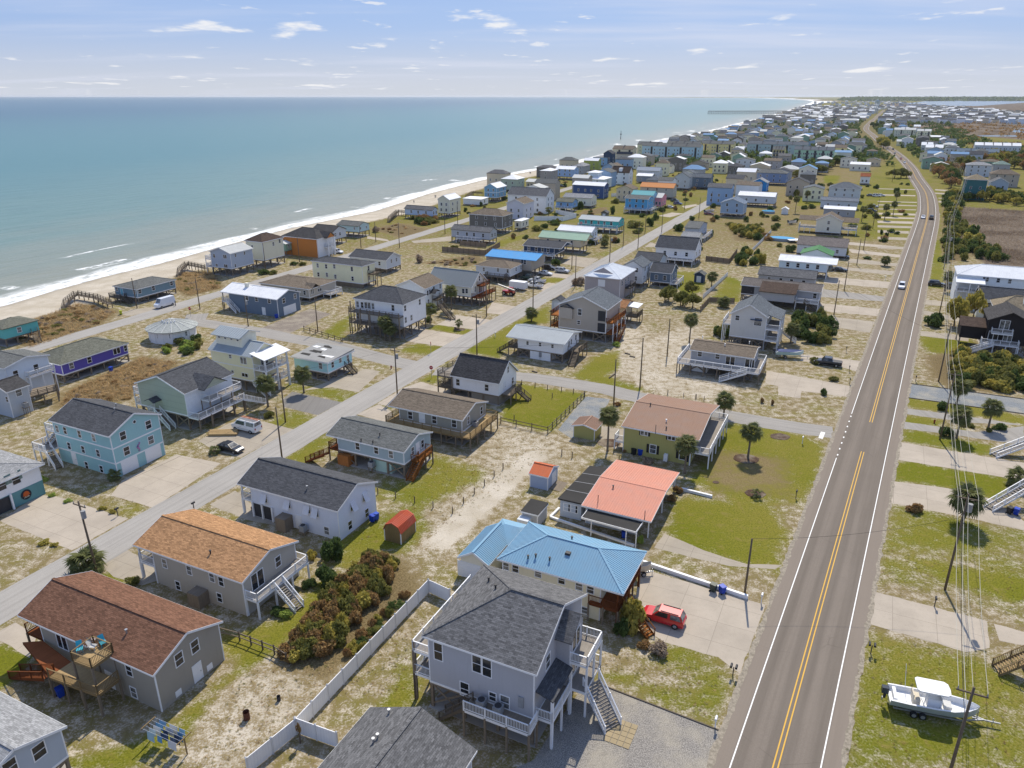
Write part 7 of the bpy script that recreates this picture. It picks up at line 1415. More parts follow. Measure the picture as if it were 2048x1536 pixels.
for q,hh in (((15,1330,880),8),((15,1375,890),7.5),((15,1520,840),8.5)): oak(q,3.4,hh,'gold','yellow-green pine with thin trunk beside the asphalt drive','pines by the black house',name='pine_tree')
for q in ((15,1110,880),(15,1150,860)): shrub(q,2.4,3.4,'dark','dark shaggy shrub by the concrete drive opposite the evergreens','shaggy shrubs by the drive',n=1500)
SH_=[((6,780,1500),1.9,3.6,'dark','tall dark evergreen bush beside the lavender house'),((6,640,1480),1.0,1.4,'gold','yellowish bush behind the orange-roofed house railing'),((3,1080,560),2.0,4.4,'gold','tall yellow-green conifer bush at the rust stairs'),((3,1010,600),1.3,2.6,'dark','dark bush under the rust stairs'),((3,1250,730),1.4,1.4,'bare','bare twiggy shrub beside the rust stairs'),((3,1150,690),1.0,1.0,'brown','brown low shrub at the shaded lawn edge'),
       ((1,930,240),1.3,1.1,'olive','rounded shrub at the orange-roofed house driveway'),((1,1960,440),1.1,.9,'dark','low shrub under the white back stairs'),((2,330,470),1.0,.9,'lime','small lime shrub beside the white stair posts'),((2,490,260),1.1,1.2,'dark','bush next to the white back deck'),((2,620,230),1.7,2.9,'dark','tall bush behind the white back stairs'),((14,1580,950),1.9,1.5,'olive','clipped oval shrub in front of the black pickup'),((14,1765,1130),1.6,1.1,'olive','low spreading shrub near the double mailboxes'),((14,1670,1275),1.1,1.5,'dark','clipped round shrub on the corner lot'),((14,1042,1360),.5,1.2,'brown','slim dry shrub on the sandy corner lot'),((14,1148,1380),.5,1.2,'brown','slim dry shrub next to its twin on the sandy corner'),
       ((9,775,1215),1.3,1.6,'brown','reddish spiky shrub on the verge by the transformer pole'),((9,1000,340),1.5,1.8,'dark','dark bush at the asphalt drive edge'),((9,1040,560),1.4,1.8,'dark','dark bush behind the utility pole'),((9,1500,510),1.5,1.3,'dark','trimmed dark shrub on the planted strip'),((9,1410,530),.9,.9,'olive','small shrub on the planted strip'),((9,1190,480),.9,.7,'brown','brown groundcover bush under the power lines'),((9,1255,490),.9,.7,'olive','olive groundcover bush under the power lines'),((13,1300,780),1.3,1.3,'lime','bright lime bush at the taupe house porch'),((7,1490,1365),.6,1.4,'lime','lime green bush at the coral house walk'),((7,1790,960),1.0,1.2,'brown','reddish brown hedge at the coral roof corner'),((7,1745,1030),.9,1.1,'brown','brown shrub under the coral roof eave'),((7,1560,740),1.2,1.1,'bare','bare grey shrub beside the olive house wall'),((7,1370,640),.8,.7,'brown','brown shrub at the olive house corner bed'),((7,1320,280),.8,.8,'brown','reddish shrub by the gravel drive pole'),
       ((5,330,870),1.2,1.0,'lime','yellow-green shrub at the white-topped house corner'),((5,420,990),.7,.5,'lime','lime hedge plant beside the concrete driveway'),((5,540,1035),.7,.5,'lime','hedge plant along the concrete driveway'),((5,800,1100),.8,.6,'gold','golden hedge plant near the street end of the driveway'),((5,890,1120),.7,.6,'gold','golden hedge plant at the mailbox'),((5,360,1365),.9,.6,'gold','golden shrub at the lower driveway corner'),((5,430,1385),.7,.5,'gold','small golden shrub beside the driveway edge'),((6,310,370),1.2,1.3,'olive','spiky shrub by the white work van'),((12,1290,610),.8,.8,'bare','bare shrub in the stone ring bed'),((17,920,640),2.2,3.2,'bare','leafless tree on the sandy lot behind the grey metal roof'),((17,470,330),2.0,3.0,'bare','leafless shrub by the beach cottage'),((18,830,1180),2.0,3.0,'bare','leafless shrub beside the taupe white-roofed house'),((18,760,1180),1.6,2.4,'bare','second leafless shrub beside the taupe white-roofed house'),
       ((18,570,975),2.0,2.6,'dark','dark bush beside the navy cottage posts'),((18,815,400),2.4,4.6,'dark','tall dark cedar beside the small sky blue cottage'),((18,1150,450),1.8,4.5,'dark','slim cedar next to the dark garden shed'),((18,1190,340),4,3,'olive','wide olive bush behind the bright blue house'),((18,1380,590),5,3.5,'olive','large olive bush next to the turquoise cottage'),((18,1530,570),2.2,4.6,'dark','dark cedar at the street below the bright blue house'),((18,1590,510),2.0,4.2,'dark','dark cedar by the bright blue house corner'),((18,1080,720),2.4,2.6,'olive','olive bush before the green-roofed house'),((18,1190,740),2.0,2.2,'dark','dark bush between the utility poles'),((18,1830,620),3.4,3.6,'dark','shaggy dark bush above the white black-roofed house'),((18,550,560),3.4,2.6,'dark','dark shrub mass by the white garden wall'),((18,380,620),3.4,2.6,'olive','olive shrub below the white garden wall'),((18,460,590),2.6,2.2,'dark','dark shrub at the corner of the white garden wall'),((18,1970,520),2.2,2.6,'dark','dark roadside bush near the far poles'),
       ((19,1040,840),2.6,3.2,'dark','dark palm-like bush beside the green gable roof'),((19,1540,870),3.0,4.4,'gold','golden-leaved tree beside the green gable roof'),((19,1250,390),3.4,2.6,'dark','dark hedge on the green backyard lawn'),((19,1180,400),2.6,2.4,'dark','dark bush left of the backyard hedge'),((19,870,520),3.0,2.8,'olive','olive bush near the blue round pool'),((19,880,590),2.4,2.4,'dark','dark cedar bush at the end of the cross lane'),((19,580,530),1.8,3.0,'dark','dark cedar before the blue-grey gable house'),((19,270,500),2.6,2.2,'dark','dark bush beside the parked dark boat'),((19,1800,610),3.0,2.6,'olive','olive bush at the end of the white side deck'),((19,1990,720),2.2,2.4,'brown','rust-tinged bush on the striped verge'),((19,1910,190),3.0,3.0,'dark','round dark tree between the parked cars'),((19,1330,190),4.0,4.0,'dark','dark oak by the grey hip-roofed house'),((19,1180,60),6,6.0,'dark','large dark oak behind the blue houses'),((19,1090,270),2.6,4.6,'olive','tall olive shrub beside the backyard palms'),((24,170,300),1.6,1.6,'dark','clipped dark shrub on the striped lawn'),((24,275,310),1.8,1.8,'dark','clipped dark shrub at the end of the striped lawn'),((24,110,430),2.6,4.0,'dark','round dark tree on the striped lawn'),((24,160,720),2.6,1.6,'brown','low brown shrub bed at the strip palm'),((24,240,770),2.2,1.2,'dark','dark low shrub by the strip palm'),((12,1010,530),1.4,1.6,'dark','dark shrub beside the long front stairs'),((16,860,760),2.4,1.8,'dark','dark shrub at the beach street bend'),((16,960,760),2.0,1.6,'olive','olive shrub at the beach street bend'),((16,1170,665),1.6,1.4,'dark','dark shrub opposite the green cottage'),((16,1250,670),1.8,1.5,'olive','olive shrub opposite the orange house'),((17,1380,430),1.4,1.2,'olive','small olive shrub at the wooden fence end'),((15,610,20),2.2,2.0,'dark','dark round bush at the top of the striped verge')]
for q,r,hh,kd,lab in SH_: shrub(q,r,hh,kd,lab,n=1500 if px(q)[1] > 700 else 900)
# dune plants
for pts,n in (([(10,90,600),(10,500,455),(10,800,345),(10,1170,430),(10,1000,550),(10,640,680),(10,300,790),(10,200,730)],70),([(16,0,750),(16,320,745),(16,410,890),(16,100,970),(16,-60,890)],30),([(17,450,300),(17,700,250),(17,900,290),(17,740,370)],16),([(17,980,650),(17,1480,570),(17,1560,620),(17,1400,680)],22)):
    thicket(pts,n,(.7,1.6),(.4,.95),('grass','brown','grass','bare','olive'),'low tawny dune scrub behind the beach','',mass='dune_scrub')
thicket([(10,720,1260),(10,1450,920),(10,1800,955),(10,1300,1320),(10,650,1390)],46,(.6,1.3),(.35,.8),('grass','grass','brown','bare'),'tawny rough grass on the empty lot below the purple house','',mass='rough_grass')
def tufts(name,polys,n,hgt,mat,label):
    vs,fs=[],[]
    for pts in polys:
        for x,y in inpoly(pts,n):
            for k in range(5):
                a=random.uniform(0,6.28);l=random.uniform(.5,1)*hgt;ox_,oy_=random.uniform(-.2,.2),random.uniform(-.2,.2);dx,dy=math.cos(a),math.sin(a);o=len(vs);s=.035
                vs+=[(x+ox_-dy*s,y+oy_+dx*s,0),(x+ox_+dy*s,y+oy_-dx*s,0),(x+ox_+dx*l*.5,y+oy_+dy*l*.5,l)];fs.append((o,o+1,o+2))
    me=bpy.data.meshes.new(name);me.from_pydata(vs,[],fs);me.materials.append(mat);tag(link(name,me),label,'grass',kind='stuff')
tufts('dune_grass',[[(10,90,590),(10,500,450),(10,800,340),(10,1190,430),(10,1000,560),(10,640,690),(10,300,800),(10,200,740)],[(10,700,1250),(10,1450,900),(10,1820,950),(10,1300,1330),(10,600,1400)],[(16,0,740),(16,330,740),(16,420,900),(16,100,980),(16,-60,900)]],2600,.7,LF['grass'],'tawny dune grass covering the sand behind the beach')
tufts('marsh_grass',[[(24,1080,640),(24,2048,700),(24,2600,760),(24,2600,1500),(24,1500,1540),(24,1000,1150),(24,950,1000)]],5200,1.3,LF['bare'],'grey-brown reeds of the marsh right of the road')
for pts,n in (([(1,1350,1536),(1,1700,900),(2,400,720),(2,700,800),(2,60,1536)],260),([(7,-250,1400),(7,560,820),(7,850,560),(7,400,420),(7,250,700)],420),([(14,0,1280),(13,1300,1000),(13,1400,420),(14,350,560),(14,700,1150),(14,1850,1370),(14,1800,1500),(14,600,1350)],520),([(3,780,760),(3,1300,700),(3,1700,900),(3,1600,1230)],130),([(2,640,1050),(2,1280,400),(2,1390,330),(2,1250,600),(2,1150,1000)],130),([(4,1040,0),(4,2100,0),(4,2100,480),(4,1000,280)],160),([(4,930,560),(4,1700,760),(4,2043,900),(4,2043,1536),(4,770,1536)],240),([(6,900,1400),(6,1160,930),(6,1560,720),(6,2040,800),(6,1500,1300)],260),([(15,1000,1080),(15,1300,1080),(15,1200,1450),(15,900,1500)],90),([(5,700,1060),(5,300,960),(5,420,860),(5,860,980),(5,1190,1080)],90)):
    thicket(pts,n,(.10,.30),(.08,.24),('olive','grass','brown','olive','bare'),'scattered weeds and dry tufts on the lots','',60,mass='weeds')
# green filler between the farther houses
occ=np.array(occupied)
k_=0
while k_ < 150:
    t_=random.uniform(230,560);n_=random.uniform(-200,60);p=st(n_,t_);u,v=proj(p)
    if not (900 < u < 1880 and 262 < v < 520) or abs(n_+83.7) < 6 or abs(n_+175) < 8 or np.hypot(mainXY[:,0]-p.x,mainXY[:,1]-p.y).min() < 9: continue
    if float(shore_dist(np.array([p.x]),np.array([p.y]))[0]) < 40: continue
    l_=[(p.x-a)*NR.x+(p.y-b_)*NR.y for a,b_ in occupied];m_=[(p.x-a)*E1.x+(p.y-b_)*E1.y for a,b_ in occupied]
    if any(-18 < a < 3 and-2 < b_ < 14 for a,b_ in zip(l_,m_)): continue
    shrub((p.x,p.y,0),random.uniform(1.0,2.6),random.uniform(1.0,3.0),random.choice(('olive','dark','dark','brown')),'garden shrub among the houses farther up the back street','garden shrubs farther up the street',world=True);k_+=1
# distant greenery
def far_clumps(name,n,gen,label,mat,size=1.6,per=26,rr=(4,8),hh=(4,8)):
    V=[]
    for _ in range(n):
        x,y=gen();r,h_=random.uniform(*rr),random.uniform(*hh);c=RNG.normal(size=(per,3));c/=np.linalg.norm(c,axis=1)[:,None];c*=np.array([r,r,h_*.5])*RNG.uniform(.7,1,(per,1));c+=np.array([x,y,h_*.55])
        t=RNG.normal(size=(per,3));b_=RNG.normal(size=(per,3));s=size*RNG.uniform(.6,1.3,(per,1));t*=s/np.linalg.norm(t,axis=1)[:,None];b_*=s/np.linalg.norm(b_,axis=1)[:,None]
        V.append(np.stack([c-t,c-b_,c+t,c+b_],1).reshape(-1,3))
    tag(link(name,leafmesh(name,np.concatenate(V),mat)),label,'trees',kind='stuff')
def g1():
    while True:
        y=random.uniform(640,6200) if random.random() < .6 else random.uniform(640,1900);x=random.uniform(.2,.75)*y+random.uniform(-100,100);sd=float(shore_dist(np.array([x]),np.array([y]))[0])
        if sd < 45: continue
        d_=np.hypot(mainXY[:,0]-x,mainXY[:,1]-y);j=int(d_.argmin())
        if d_[j] < 14 or (x > mainXY[j,0] and d_[j] > 90+.04*y): continue
        if abs(NR.x*x+NR.y*y+83.7) < 8 and y < 480: continue
        return x,y
far_clumps('distant_trees',1700,g1,'dark trees growing between the houses of the far town',LF['dark'],1.5,22,(2.0,5.0),(2.5,6.5))
def g2():
    while True:
        y=random.uniform(650,2600);x=random.uniform(.42,1.1)*y;d_=np.hypot(mainXY[:,0]-x,mainXY[:,1]-y)
        if x > mainXY[int(d_.argmin()),0] and d_.min() > 40: return x,y
far_clumps('marsh_scrub',1500,g2,'brown scrub covering the marsh right of the road',LF['brown'],1.6,14,(3,8),(1.2,3.2))
def g3():
    a=random.uniform(.43,1.1);y=random.uniform(8500,13500);return a*y,y
far_clumps('mainland_woods',900,g3,'low blue-grey woods along the mainland horizon',LF['dark'],30,22,(120,300),(9,17))

# ================================================================== VEHICLES, POLES, FENCES, SMALL THINGS
def wheel(par,x,y,r=.34,w=.24,side=1):
    o=link('wheel',cached(('tyre',r,w),lambda: MB().cyl((0,-w/2,0),(0,w/2,0),r,n=16).mesh('wheel',M_rubber,True,False)),par,(x,y,r))
    link('rim',cached(('rim',r),lambda: MB().cyl((0,-.02,0),(0,.02,0),r*.62,r*.5,n=10).mesh('rim',M_steel,uv=False)),o,(0,side*(w/2+.005),0))
CARS=dict(suv=(4.8,.94,.32,1.0,1.05,1.72,(1.15,.45,-1.95,-2.3)),sedan=(4.7,.9,.28,.88,.95,1.42,(1.05,.2,-1.2,-1.85)),pickup=(5.7,.98,.42,1.12,1.18,1.88,(1.35,.75,-.75,-.95)),van=(5.6,1.0,.38,1.25,1.3,2.1,(2.0,1.35,-2.65,-2.75)),cargo=(5.9,1.02,.4,1.4,1.45,2.6,(2.2,1.5,-2.85,-2.92)))
def car(kind,p,az,color,label,extra=None,group=None,name=None):
    L,hw,zb,zh,zt,zr,(c0,c1,c2,c3)=CARS[kind];nm=name or {'suv': 'parked_car','sedan': 'parked_car','pickup': 'pickup_truck','van': 'van','cargo': 'van'}[kind]
    e=empty(nm,(p.x,p.y,.02 if p.z < .02 else p.z),math.pi/2-az,label,{'pickup': 'pickup truck','van': 'van','cargo': 'van'}.get(kind,'car'),group);pm=carpaint(color);H_=L/2
    b=MB();st_=[(-H_,.86,zt-.12),(-H_+.12,.96,zt),(c3,1.0,zt),(c0,1.0,zt-.02),(H_-.5,.97,zh-.06),(H_-.12,.88,zh-.2),(H_,.78,zh-.34)];vs=[]
    for x,k,z in st_: w_=hw*k;vs+=[(x,-w_*.93,zb),(x,-w_,(zb+z)*.5),(x,-w_*.94,z),(x,w_*.94,z),(x,w_,(zb+z)*.5),(x,w_*.93,zb)]
    n=len(st_);b.add(vs,[(i*6+j,(i+1)*6+j,(i+1)*6+(j+1) % 6,i*6+(j+1) % 6) for i in range(n-1) for j in range(6)]+[tuple(range(6)),tuple(range(6*n-1,6*n-7,-1))])
    if kind=='pickup': b.box(-H_+.08,c3-.1,-hw*.8,hw*.8,zt-.01,zt+.005,1)
    b.build('body',[pm,M_dark],e,uv=False)
    wb,wt=hw*.93,hw*.76;cab=MB().add([(c0,-wb,zt-.02),(c0,wb,zt-.02),(c3,wb,zt-.02),(c3,-wb,zt-.02),(c1,-wt,zr),(c1,wt,zr),(c2,wt,zr),(c2,-wt,zr)],[(4,5,6,7),(0,1,5,4),(1,2,6,5),(2,3,7,6),(3,0,4,7)]);cab.build('cabin',pm,e,uv=False)
    def lerp(a,c,t): return Vector(a).lerp(Vector(c),t)
    def pane(nm_,q,off):
        q=[Vector(v) for v in q];c=sum(q,Vector())/4;q=[c+(v-c)*.86+Vector(off) for v in q];MB().add(q,[(0,1,2,3)]).build(nm_,M_glass,e,uv=False)
    pane('windshield',[(c0,-wb,zt),(c0,wb,zt),(c1,wt,zr),(c1,-wt,zr)],(.012,0,.012));pane('rear_window',[(c3,wb,zt+.1),(c3,-wb,zt+.1),(c2,-wt,zr),(c2,wt,zr)],(-.012,0,.012))
    if kind !='cargo':
        for sg in (-1,1):
            m0=(c1*.5+c2*.5)
            for xa,xb,ta,tb_ in ((c0-.15,m0+.06,c1,m0+.06),(m0-.06,c3+.1,m0-.06,c2)):
                q=[(xa,sg*wb,zt+.02),(xb,sg*wb,zt+.02),(tb_,sg*wt,zr-.04),(ta,sg*wt,zr-.04)];pane('side_window',q if sg < 0 else q[::-1],(0,sg*.014,.004))
    for sx in (-1,1):
        for sy in (-1,1): wheel(e,sx*L*.31,sy*(hw-.1),.36 if kind !='sedan' else .32,.22,sy)
    for sy in (-1,1): link('headlight',cached('hl',lambda: MB().box(-.05,.06,-.17,.17,-.08,.08).mesh('headlight',plain((.7,.72,.75),.15,.05),uv=False)),e,(H_-.1,sy*hw*.66,zh-.3));link('tail_light',cached('tl',lambda: MB().box(-.05,.05,-.1,.1,-.16,.16).mesh('tail_light',plain((.35,.02,.02),.3),uv=False)),e,(-H_+.02,sy*hw*.76,zt-.3))
    if kind=='suv':
        for sg in (-1,1): MB().beam((c1-.2,sg*wt*.85,zr+.05),(c2+.2,sg*wt*.85,zr+.05),.05,.05).build('roof_rail',M_dark,e,uv=False)
    if extra=='ladders':
        rk=MB()
        for x in (.9,-.6,-2.1): rk.beam((x,-.9,zr+.1),(x,.9,zr+.1),.06,.08)
        rk.build('roof_rack',M_white,e,uv=False)
        for k,yy in enumerate((-.62,.1)):
            ld=MB()
            for dy in (0,.42): ld.beam((1.2,yy+dy,zr+.2),(-2.7,yy+dy,zr+.2),.06,.1)
            for i in range(12): ld.beam((1.0-i*.32,yy,zr+.2),(1.0-i*.32,yy+.42,zr+.2),.05,.05)
            ld.build('ladder',plain((.55,.16,.05)) if k==0 else M_steel,e,uv=False)
    return e
def azp(a,c): d=P(c)-P(a);return math.atan2(d.x,d.y)
STA,CRS=rad(25.7),rad(115.7)
car('suv',P((3,1290,500)),CRS+math.pi,(0.55,0.012,0.02),'red minivan parked on the concrete drive of the blue-roofed house')
car('van',P((5,1945,475)),CRS+math.pi,(0.72,0.73,0.74),'white work van carrying ladders on its roof rack','ladders')
car('sedan',P((5,1820,635)),CRS,(0.015,0.016,0.02),'black sedan beside the stacked lumber')
car('cargo',P((10,1690,375)),STA+math.pi,(0.74,0.75,0.77),'white cargo van by the beach street')
car('pickup',P((14,1715,975)),CRS+math.pi,(0.014,0.016,0.022),'black pickup truck on the drive beside the oval shrub')
car('suv',P((16,1610,545)),CRS,(0.68,0.69,0.70),'white car in front of the orange oceanfront house')
car('pickup',P((13,450,180)),CRS+math.pi,(0.72,0.73,0.73),'white pickup truck next to the enclosed trailer');car('pickup',P((13,480,130)),CRS+math.pi,(0.55,0.57,0.6),'silver pickup truck behind the white pickup');car('pickup',P((13,400,100)),CRS+math.pi,(0.03,0.07,0.06),'dark green pickup truck beneath the stilt cottage')
car('sedan',P((18,465,1075)),CRS,(0.7,0.71,0.73),'white sedan on the drive under the bright blue metal roof');car('suv',P((18,635,1050)),CRS,(0.5,0.52,0.54),'silver car at the street end of the shared drive');car('suv',P((18,500,1020)),CRS,(0.03,0.035,0.045),'dark car between the navy cottage and the silver car')
MOV=[((15,780,490),-1,'suv',(0.74,0.75,0.77),'white car driving alone on the main road'),((24,500,815),-1,'sedan',(0.74,0.75,0.77),'white car in the left lane beside a black truck'),((24,650,830),1,'pickup',(0.02,0.022,0.028),'black truck with silver roof passing the white car'),((23,600,860),-1,'suv',(0.72,0.73,0.75),'white car last in the queue at the bend'),((23,565,815),-1,'suv',(0.30,0.02,0.025),'red car ahead of the white one at the bend'),((23,530,750),-1,'sedan',(0.05,0.07,0.09),'dark blue car in the queue at the bend'),((23,570,705),1,'suv',(0.06,0.065,0.07),'grey car leaving the bend'),((23,545,690),-1,'sedan',(0.02,0.02,0.022),'black car in the queue at the bend'),((23,515,660),-1,'suv',(0.03,0.03,0.03),'dark car leading the queue'),((23,385,598),-1,'suv',(0.4,0.4,0.42),'silver car coming out of the far town')]
for q,sg,kd,c,lab in MOV:
    p=P(q);j=int(np.hypot(mainXY[:,0]-p.x,mainXY[:,1]-p.y).argmin());d=main[min(j+1,len(main)-1)]-main[max(j-1,0)];d.normalize();r=Vector((d.y,-d.x,0));pp=p-r*(p-main[j]).dot(r)+r*(1.75*sg);pp.z=.03
    car(kd,pp,math.atan2(d.x,d.y)+(math.pi if sg < 0 else 0),c,lab,name='car')
PK=[((19,1850,270),'dark car in the parking row below the hip-roofed house',(.03,.035,.05)),((19,1910,275),'white car in the parking row below the hip-roofed house',(.7,.7,.72)),((19,1955,270),'silver car in the parking row below the hip-roofed house',(.45,.46,.48)),((19,1880,385),'white car beside the white stairs',(.7,.7,.72)),((19,1860,430),'black car beside the white stairs',(.02,.02,.022)),((18,1740,390),'white car parked by the pink house',(.7,.7,.72)),((18,1820,355),'blue car parked by the pink house',(.05,.09,.2)),((18,1790,325),'dark car parked nearest the pink house',(.03,.03,.03)),((19,195,460),'dark red car by the blue-grey gable house',(.16,.02,.02)),((19,60,200),'black car beside the grey balcony house',(.02,.02,.02)),((15,1150,470),'dark car by the small palm opposite',(.03,.03,.035)),((15,1330,500),'dark car in the yard of the large white house',(.05,.05,.06)),((15,160,320),'dark car under the light blue stilt house',(.03,.03,.03)),((19,1560,900),'charcoal car by the golden tree',(.06,.06,.06)),((20,1790,710),'dark car at the tall grey oceanfront house',(.03,.03,.03)),((6,300,1130),'dark car in the shade of the lavender house carport',(.02,.02,.022))]
for q,lab,c in PK: car(random.choice(('suv','sedan')),P(q),CRS,c,lab)
# red telehandler and enclosed trailer
p=P((12,1830,255));e=empty('telehandler',p,math.pi/2-CRS,'red construction telehandler with raised grey boom','machine');pr=carpaint((0.45,0.02,0.02))
MB().box(-1.8,1.7,-.75,.75,.7,1.35).box(-.2,1.2,.1,.8,1.35,2.3).build('body',pr,e,uv=False);MB().beam((2.0,-.35,1.6),(-3.4,-.35,2.9),.35,.4).build('boom',M_steel,e,uv=False);MB().box(-.1,1.1,.12,.82,1.5,2.2).build('cab_glass',M_glass,e,uv=False)
for sx in (-1.2,1.2):
    for sy in (-.85,.85): wheel(e,sx,sy,.6,.4,1 if sy > 0 else-1)
p=P((13,290,200));e=empty('enclosed_trailer',p,math.pi/2-CRS,'white enclosed trailer behind the telehandler','trailer');MB().box(-2.6,2.6,-1.1,1.1,.5,2.6).build('box',M_white,e,uv=False);[wheel(e,sx,sy,.36,.22,1 if sy > 0 else-1) for sx in (-.5,.4) for sy in (-1,1)];MB().beam((2.6,0,.5),(3.9,0,.5),.1,.1).build('tongue',M_dark,e,uv=False)
# ---- boats
def boat(ps,pb,label,tlabel,hullc,ttop=True,Lb=None,cover=None):
    a,c=P(ps),P(pb);d=c-a;L=Lb or d.length;az=math.atan2(d.x,d.y);m=(a+c)/2;zk=.55
    e=empty('boat',(m.x,m.y,0),math.pi/2-az,label,'boat');S=[(-.5,.95,.0,.95,1.0),(-.3,1.0,0,.95,1.0),(0,1.0,.0,.98,1.02),(.2,.93,.03,1.02,1.1),(.36,.68,.12,1.08,1.22),(.46,.30,.35,1.15,1.33),(.5,.03,.7,1.2,1.38)];hw=L*.165;vs=[]
    for t,k,z0,zd,zs in S: x=t*L;w_=hw*k;vs+=[(x,0,zk+z0),(x,w_*.78,zk+.25+z0*.8),(x,w_,zk+zs),(x,w_*.86,zk+zs+.02),(x,w_*.8,zk+.55+z0*.5),(x,-w_*.8,zk+.55+z0*.5),(x,-w_*.86,zk+zs+.02),(x,-w_,zk+zs),(x,-w_*.78,zk+.25+z0*.8)]
    n=len(S);b=MB()
    for i in range(n-1):
        for j in range(9): b.add([vs[i*9+j],vs[(i+1)*9+j],vs[(i+1)*9+(j+1)%9],vs[i*9+(j+1)%9]],[(0,1,2,3)],0 if j in (0,1,7,8) else 1)
    b.add(vs[:9],[tuple(range(9))],0);b.build('hull',[carpaint(hullc),M_white],e,uv=False)
    if cover: MB().add([(v[0],v[1]*1.02,zk+1.1+(.35 if abs(v[1]) < .1 else 0)) for v in ((-.45*L,-hw,0),(-.1*L,-hw,0),(.25*L,-hw*.8,0),(.45*L,0,0),(.25*L,hw*.8,0),(-.1*L,hw,0),(-.45*L,hw,0),(-.2*L,0,0))],[(0,1,7),(1,2,7),(2,3,7),(3,4,7),(4,5,7),(5,6,7),(6,0,7)]).build('cover',plain(cover),e,uv=False)
    else:
        MB().box(-.08*L,.08*L,-.5,.5,zk+.55,zk+1.5).build('console',M_white,e,uv=False);MB().box(-.24*L,-.16*L,-.55,.55,zk+.55,zk+1.15).box(-.25*L,-.235*L,-.55,.55,zk+1.15,zk+1.6).build('helm_seat',plain((.62,.56,.45)),e,uv=False);MB().box(.11*L,.2*L,-.45,.45,zk+.55,zk+.95).build('bow_seat',plain((.6,.6,.58)),e,uv=False);MB().box(-.46*L,-.42*L,-.8,.8,zk+.6,zk+1.05).build('stern_bench',M_white,e,uv=False)
        MB().add([(.09*L,-.5,zk+1.4),(.09*L,.5,zk+1.4),(.05*L,.48,zk+2.0),(.05*L,-.48,zk+2.0)],[(0,1,2,3)]).build('windscreen',M_glass,e,uv=False)
    if ttop:
        pr_=[(-.20,.62),(-.23,.5),(-.23,-.5),(-.20,-.62),(.10,-.62),(.14,-.45),(.15,0),(.14,.45),(.10,.62)];MB().prism([(x*L,y*hw*1.25) for x,y in pr_],zk+2.45,zk+2.58).build('t_top',M_white,e,uv=False)
        for sx in (-.12,.07):
            for sy in (-1,1): MB().cyl((sx*L,sy*.55,zk+.6),(sx*L*.9,sy*.6,zk+2.46),.035,n=6).build('top_post',M_white,e,uv=False)
        MB().cyl((-.3*L,hw*.85,zk+1),(-.34*L,hw,zk+3.6),.025,n=5).build('outrigger',M_white,e,uv=False)
    o=MB().tube([(-.5*L-.35,0,zk+.2),(-.5*L-.35,0,zk+.9)],[.12,.16],8).build('outboard_motor',M_dark,e,uv=False);MB().box(-.5*L-.72,-.5*L-.1,-.24,.24,zk+.85,zk+1.5).build('cowling',plain((.05,.06,.075),.25),o,uv=False);MB().cyl((-.5*L-.5,0,zk+.1),(-.5*L-.56,0,zk+.1),.2,n=9).build('propeller',M_steel,o,uv=False)
    t=empty('boat_trailer',(m.x,m.y,0),math.pi/2-az,tlabel,'trailer')
    fr=MB()
    for sg in (-1,1): fr.beam((-.45*L,sg*hw*.7,.52),(.3*L,sg*hw*.6,.52),.1,.14).beam((.3*L,sg*hw*.6,.52),(.58*L,0,.5),.1,.14)
    fr.beam((.45*L,0,.5),(.76*L,0,.45),.12,.12)
    for x in (-.4,-.1,.2): fr.beam((x*L,-hw*.7,.5),(x*L,hw*.7,.5),.09,.1)
    fr.build('frame',M_steel,t,uv=False);MB().beam((.5*L,0,.5),(.5*L,0,1.4),.08,.08).build('winch_post',M_steel,t,uv=False);MB().cyl((.68*L,.1,.0),(.68*L,.1,.8),.04,n=6).build('jack',M_steel,t,uv=False)
    for x in (-.22,-.12) if ttop else (-.16,):
        for sy in (-1,1): wheel(t,x*L,sy*hw*.86,.33,.22,sy)
    return e
boat((4,1075,1085),(4,1700,1215),'grey-hulled centre-console boat with white hard top on the lawn','tandem-axle trailer carrying the grey-hulled boat',(0.36,0.42,0.42))
boat((14,1180,890),(14,1460,905),'pale aqua boat with blue cover beneath the light grey house','trailer under the pale aqua boat',(0.45,0.62,0.60),False,cover=(0.03,0.06,0.18))
boat((19,150,450),(19,245,440),'small dark-covered boat by the blue-grey gable house','trailer under the small dark-covered boat',(0.4,0.42,0.45),False,cover=(0.06,0.07,0.10));boat((19,1005,560),(19,1085,555),'small white motorboat in the backyard of the cream house','trailer under the small white motorboat',(0.7,0.7,0.7),False,cover=(0.02,0.02,0.025));boat((3,1120,185),(3,1200,175),'little beige skiff under the blue metal eave','trailer under the little beige skiff',(0.5,0.44,0.33),False,cover=(0.42,0.38,0.3))
# ---- utility poles and lines
def pole(q,h,label,arm=0,trans=False,world=None,lean=(0,0),mat=None,r=.15):
    p=world or P(q);e=empty('utility_pole',(p.x,p.y,0),0,label,'utility pole','utility poles of the island');m_=mat or M_bark;lx,ly=lean
    MB().tube([(0,0,-.2),(lx*.5,ly*.5,h*.5),(lx,ly,h)],[r,r*.85,r*.68],8).build('pole',m_,e,True,uv=False)
    if arm:
        d=NR if arm==1 else E1;MB().beam(Vector((lx,ly,h-.6))-d*1.1,Vector((lx,ly,h-.6))+d*1.1,.1,.13).build('crossarm',m_,e,uv=False)
        for k in (-1,0,1): i_=Vector((lx,ly,h-.5))+d*k;MB().cyl(i_,i_+Vector((0,0,.25)),.06,.04,6).build('insulator',M_grey,e,uv=False)
    if trans: t_=Vector((lx,ly,h-2.2))+NR*.42;MB().cyl(t_,t_+Vector((0,0,1.0)),.27,n=12).build('transformer',M_grey,e,uv=False)
    return p+Vector((lx,ly,h))
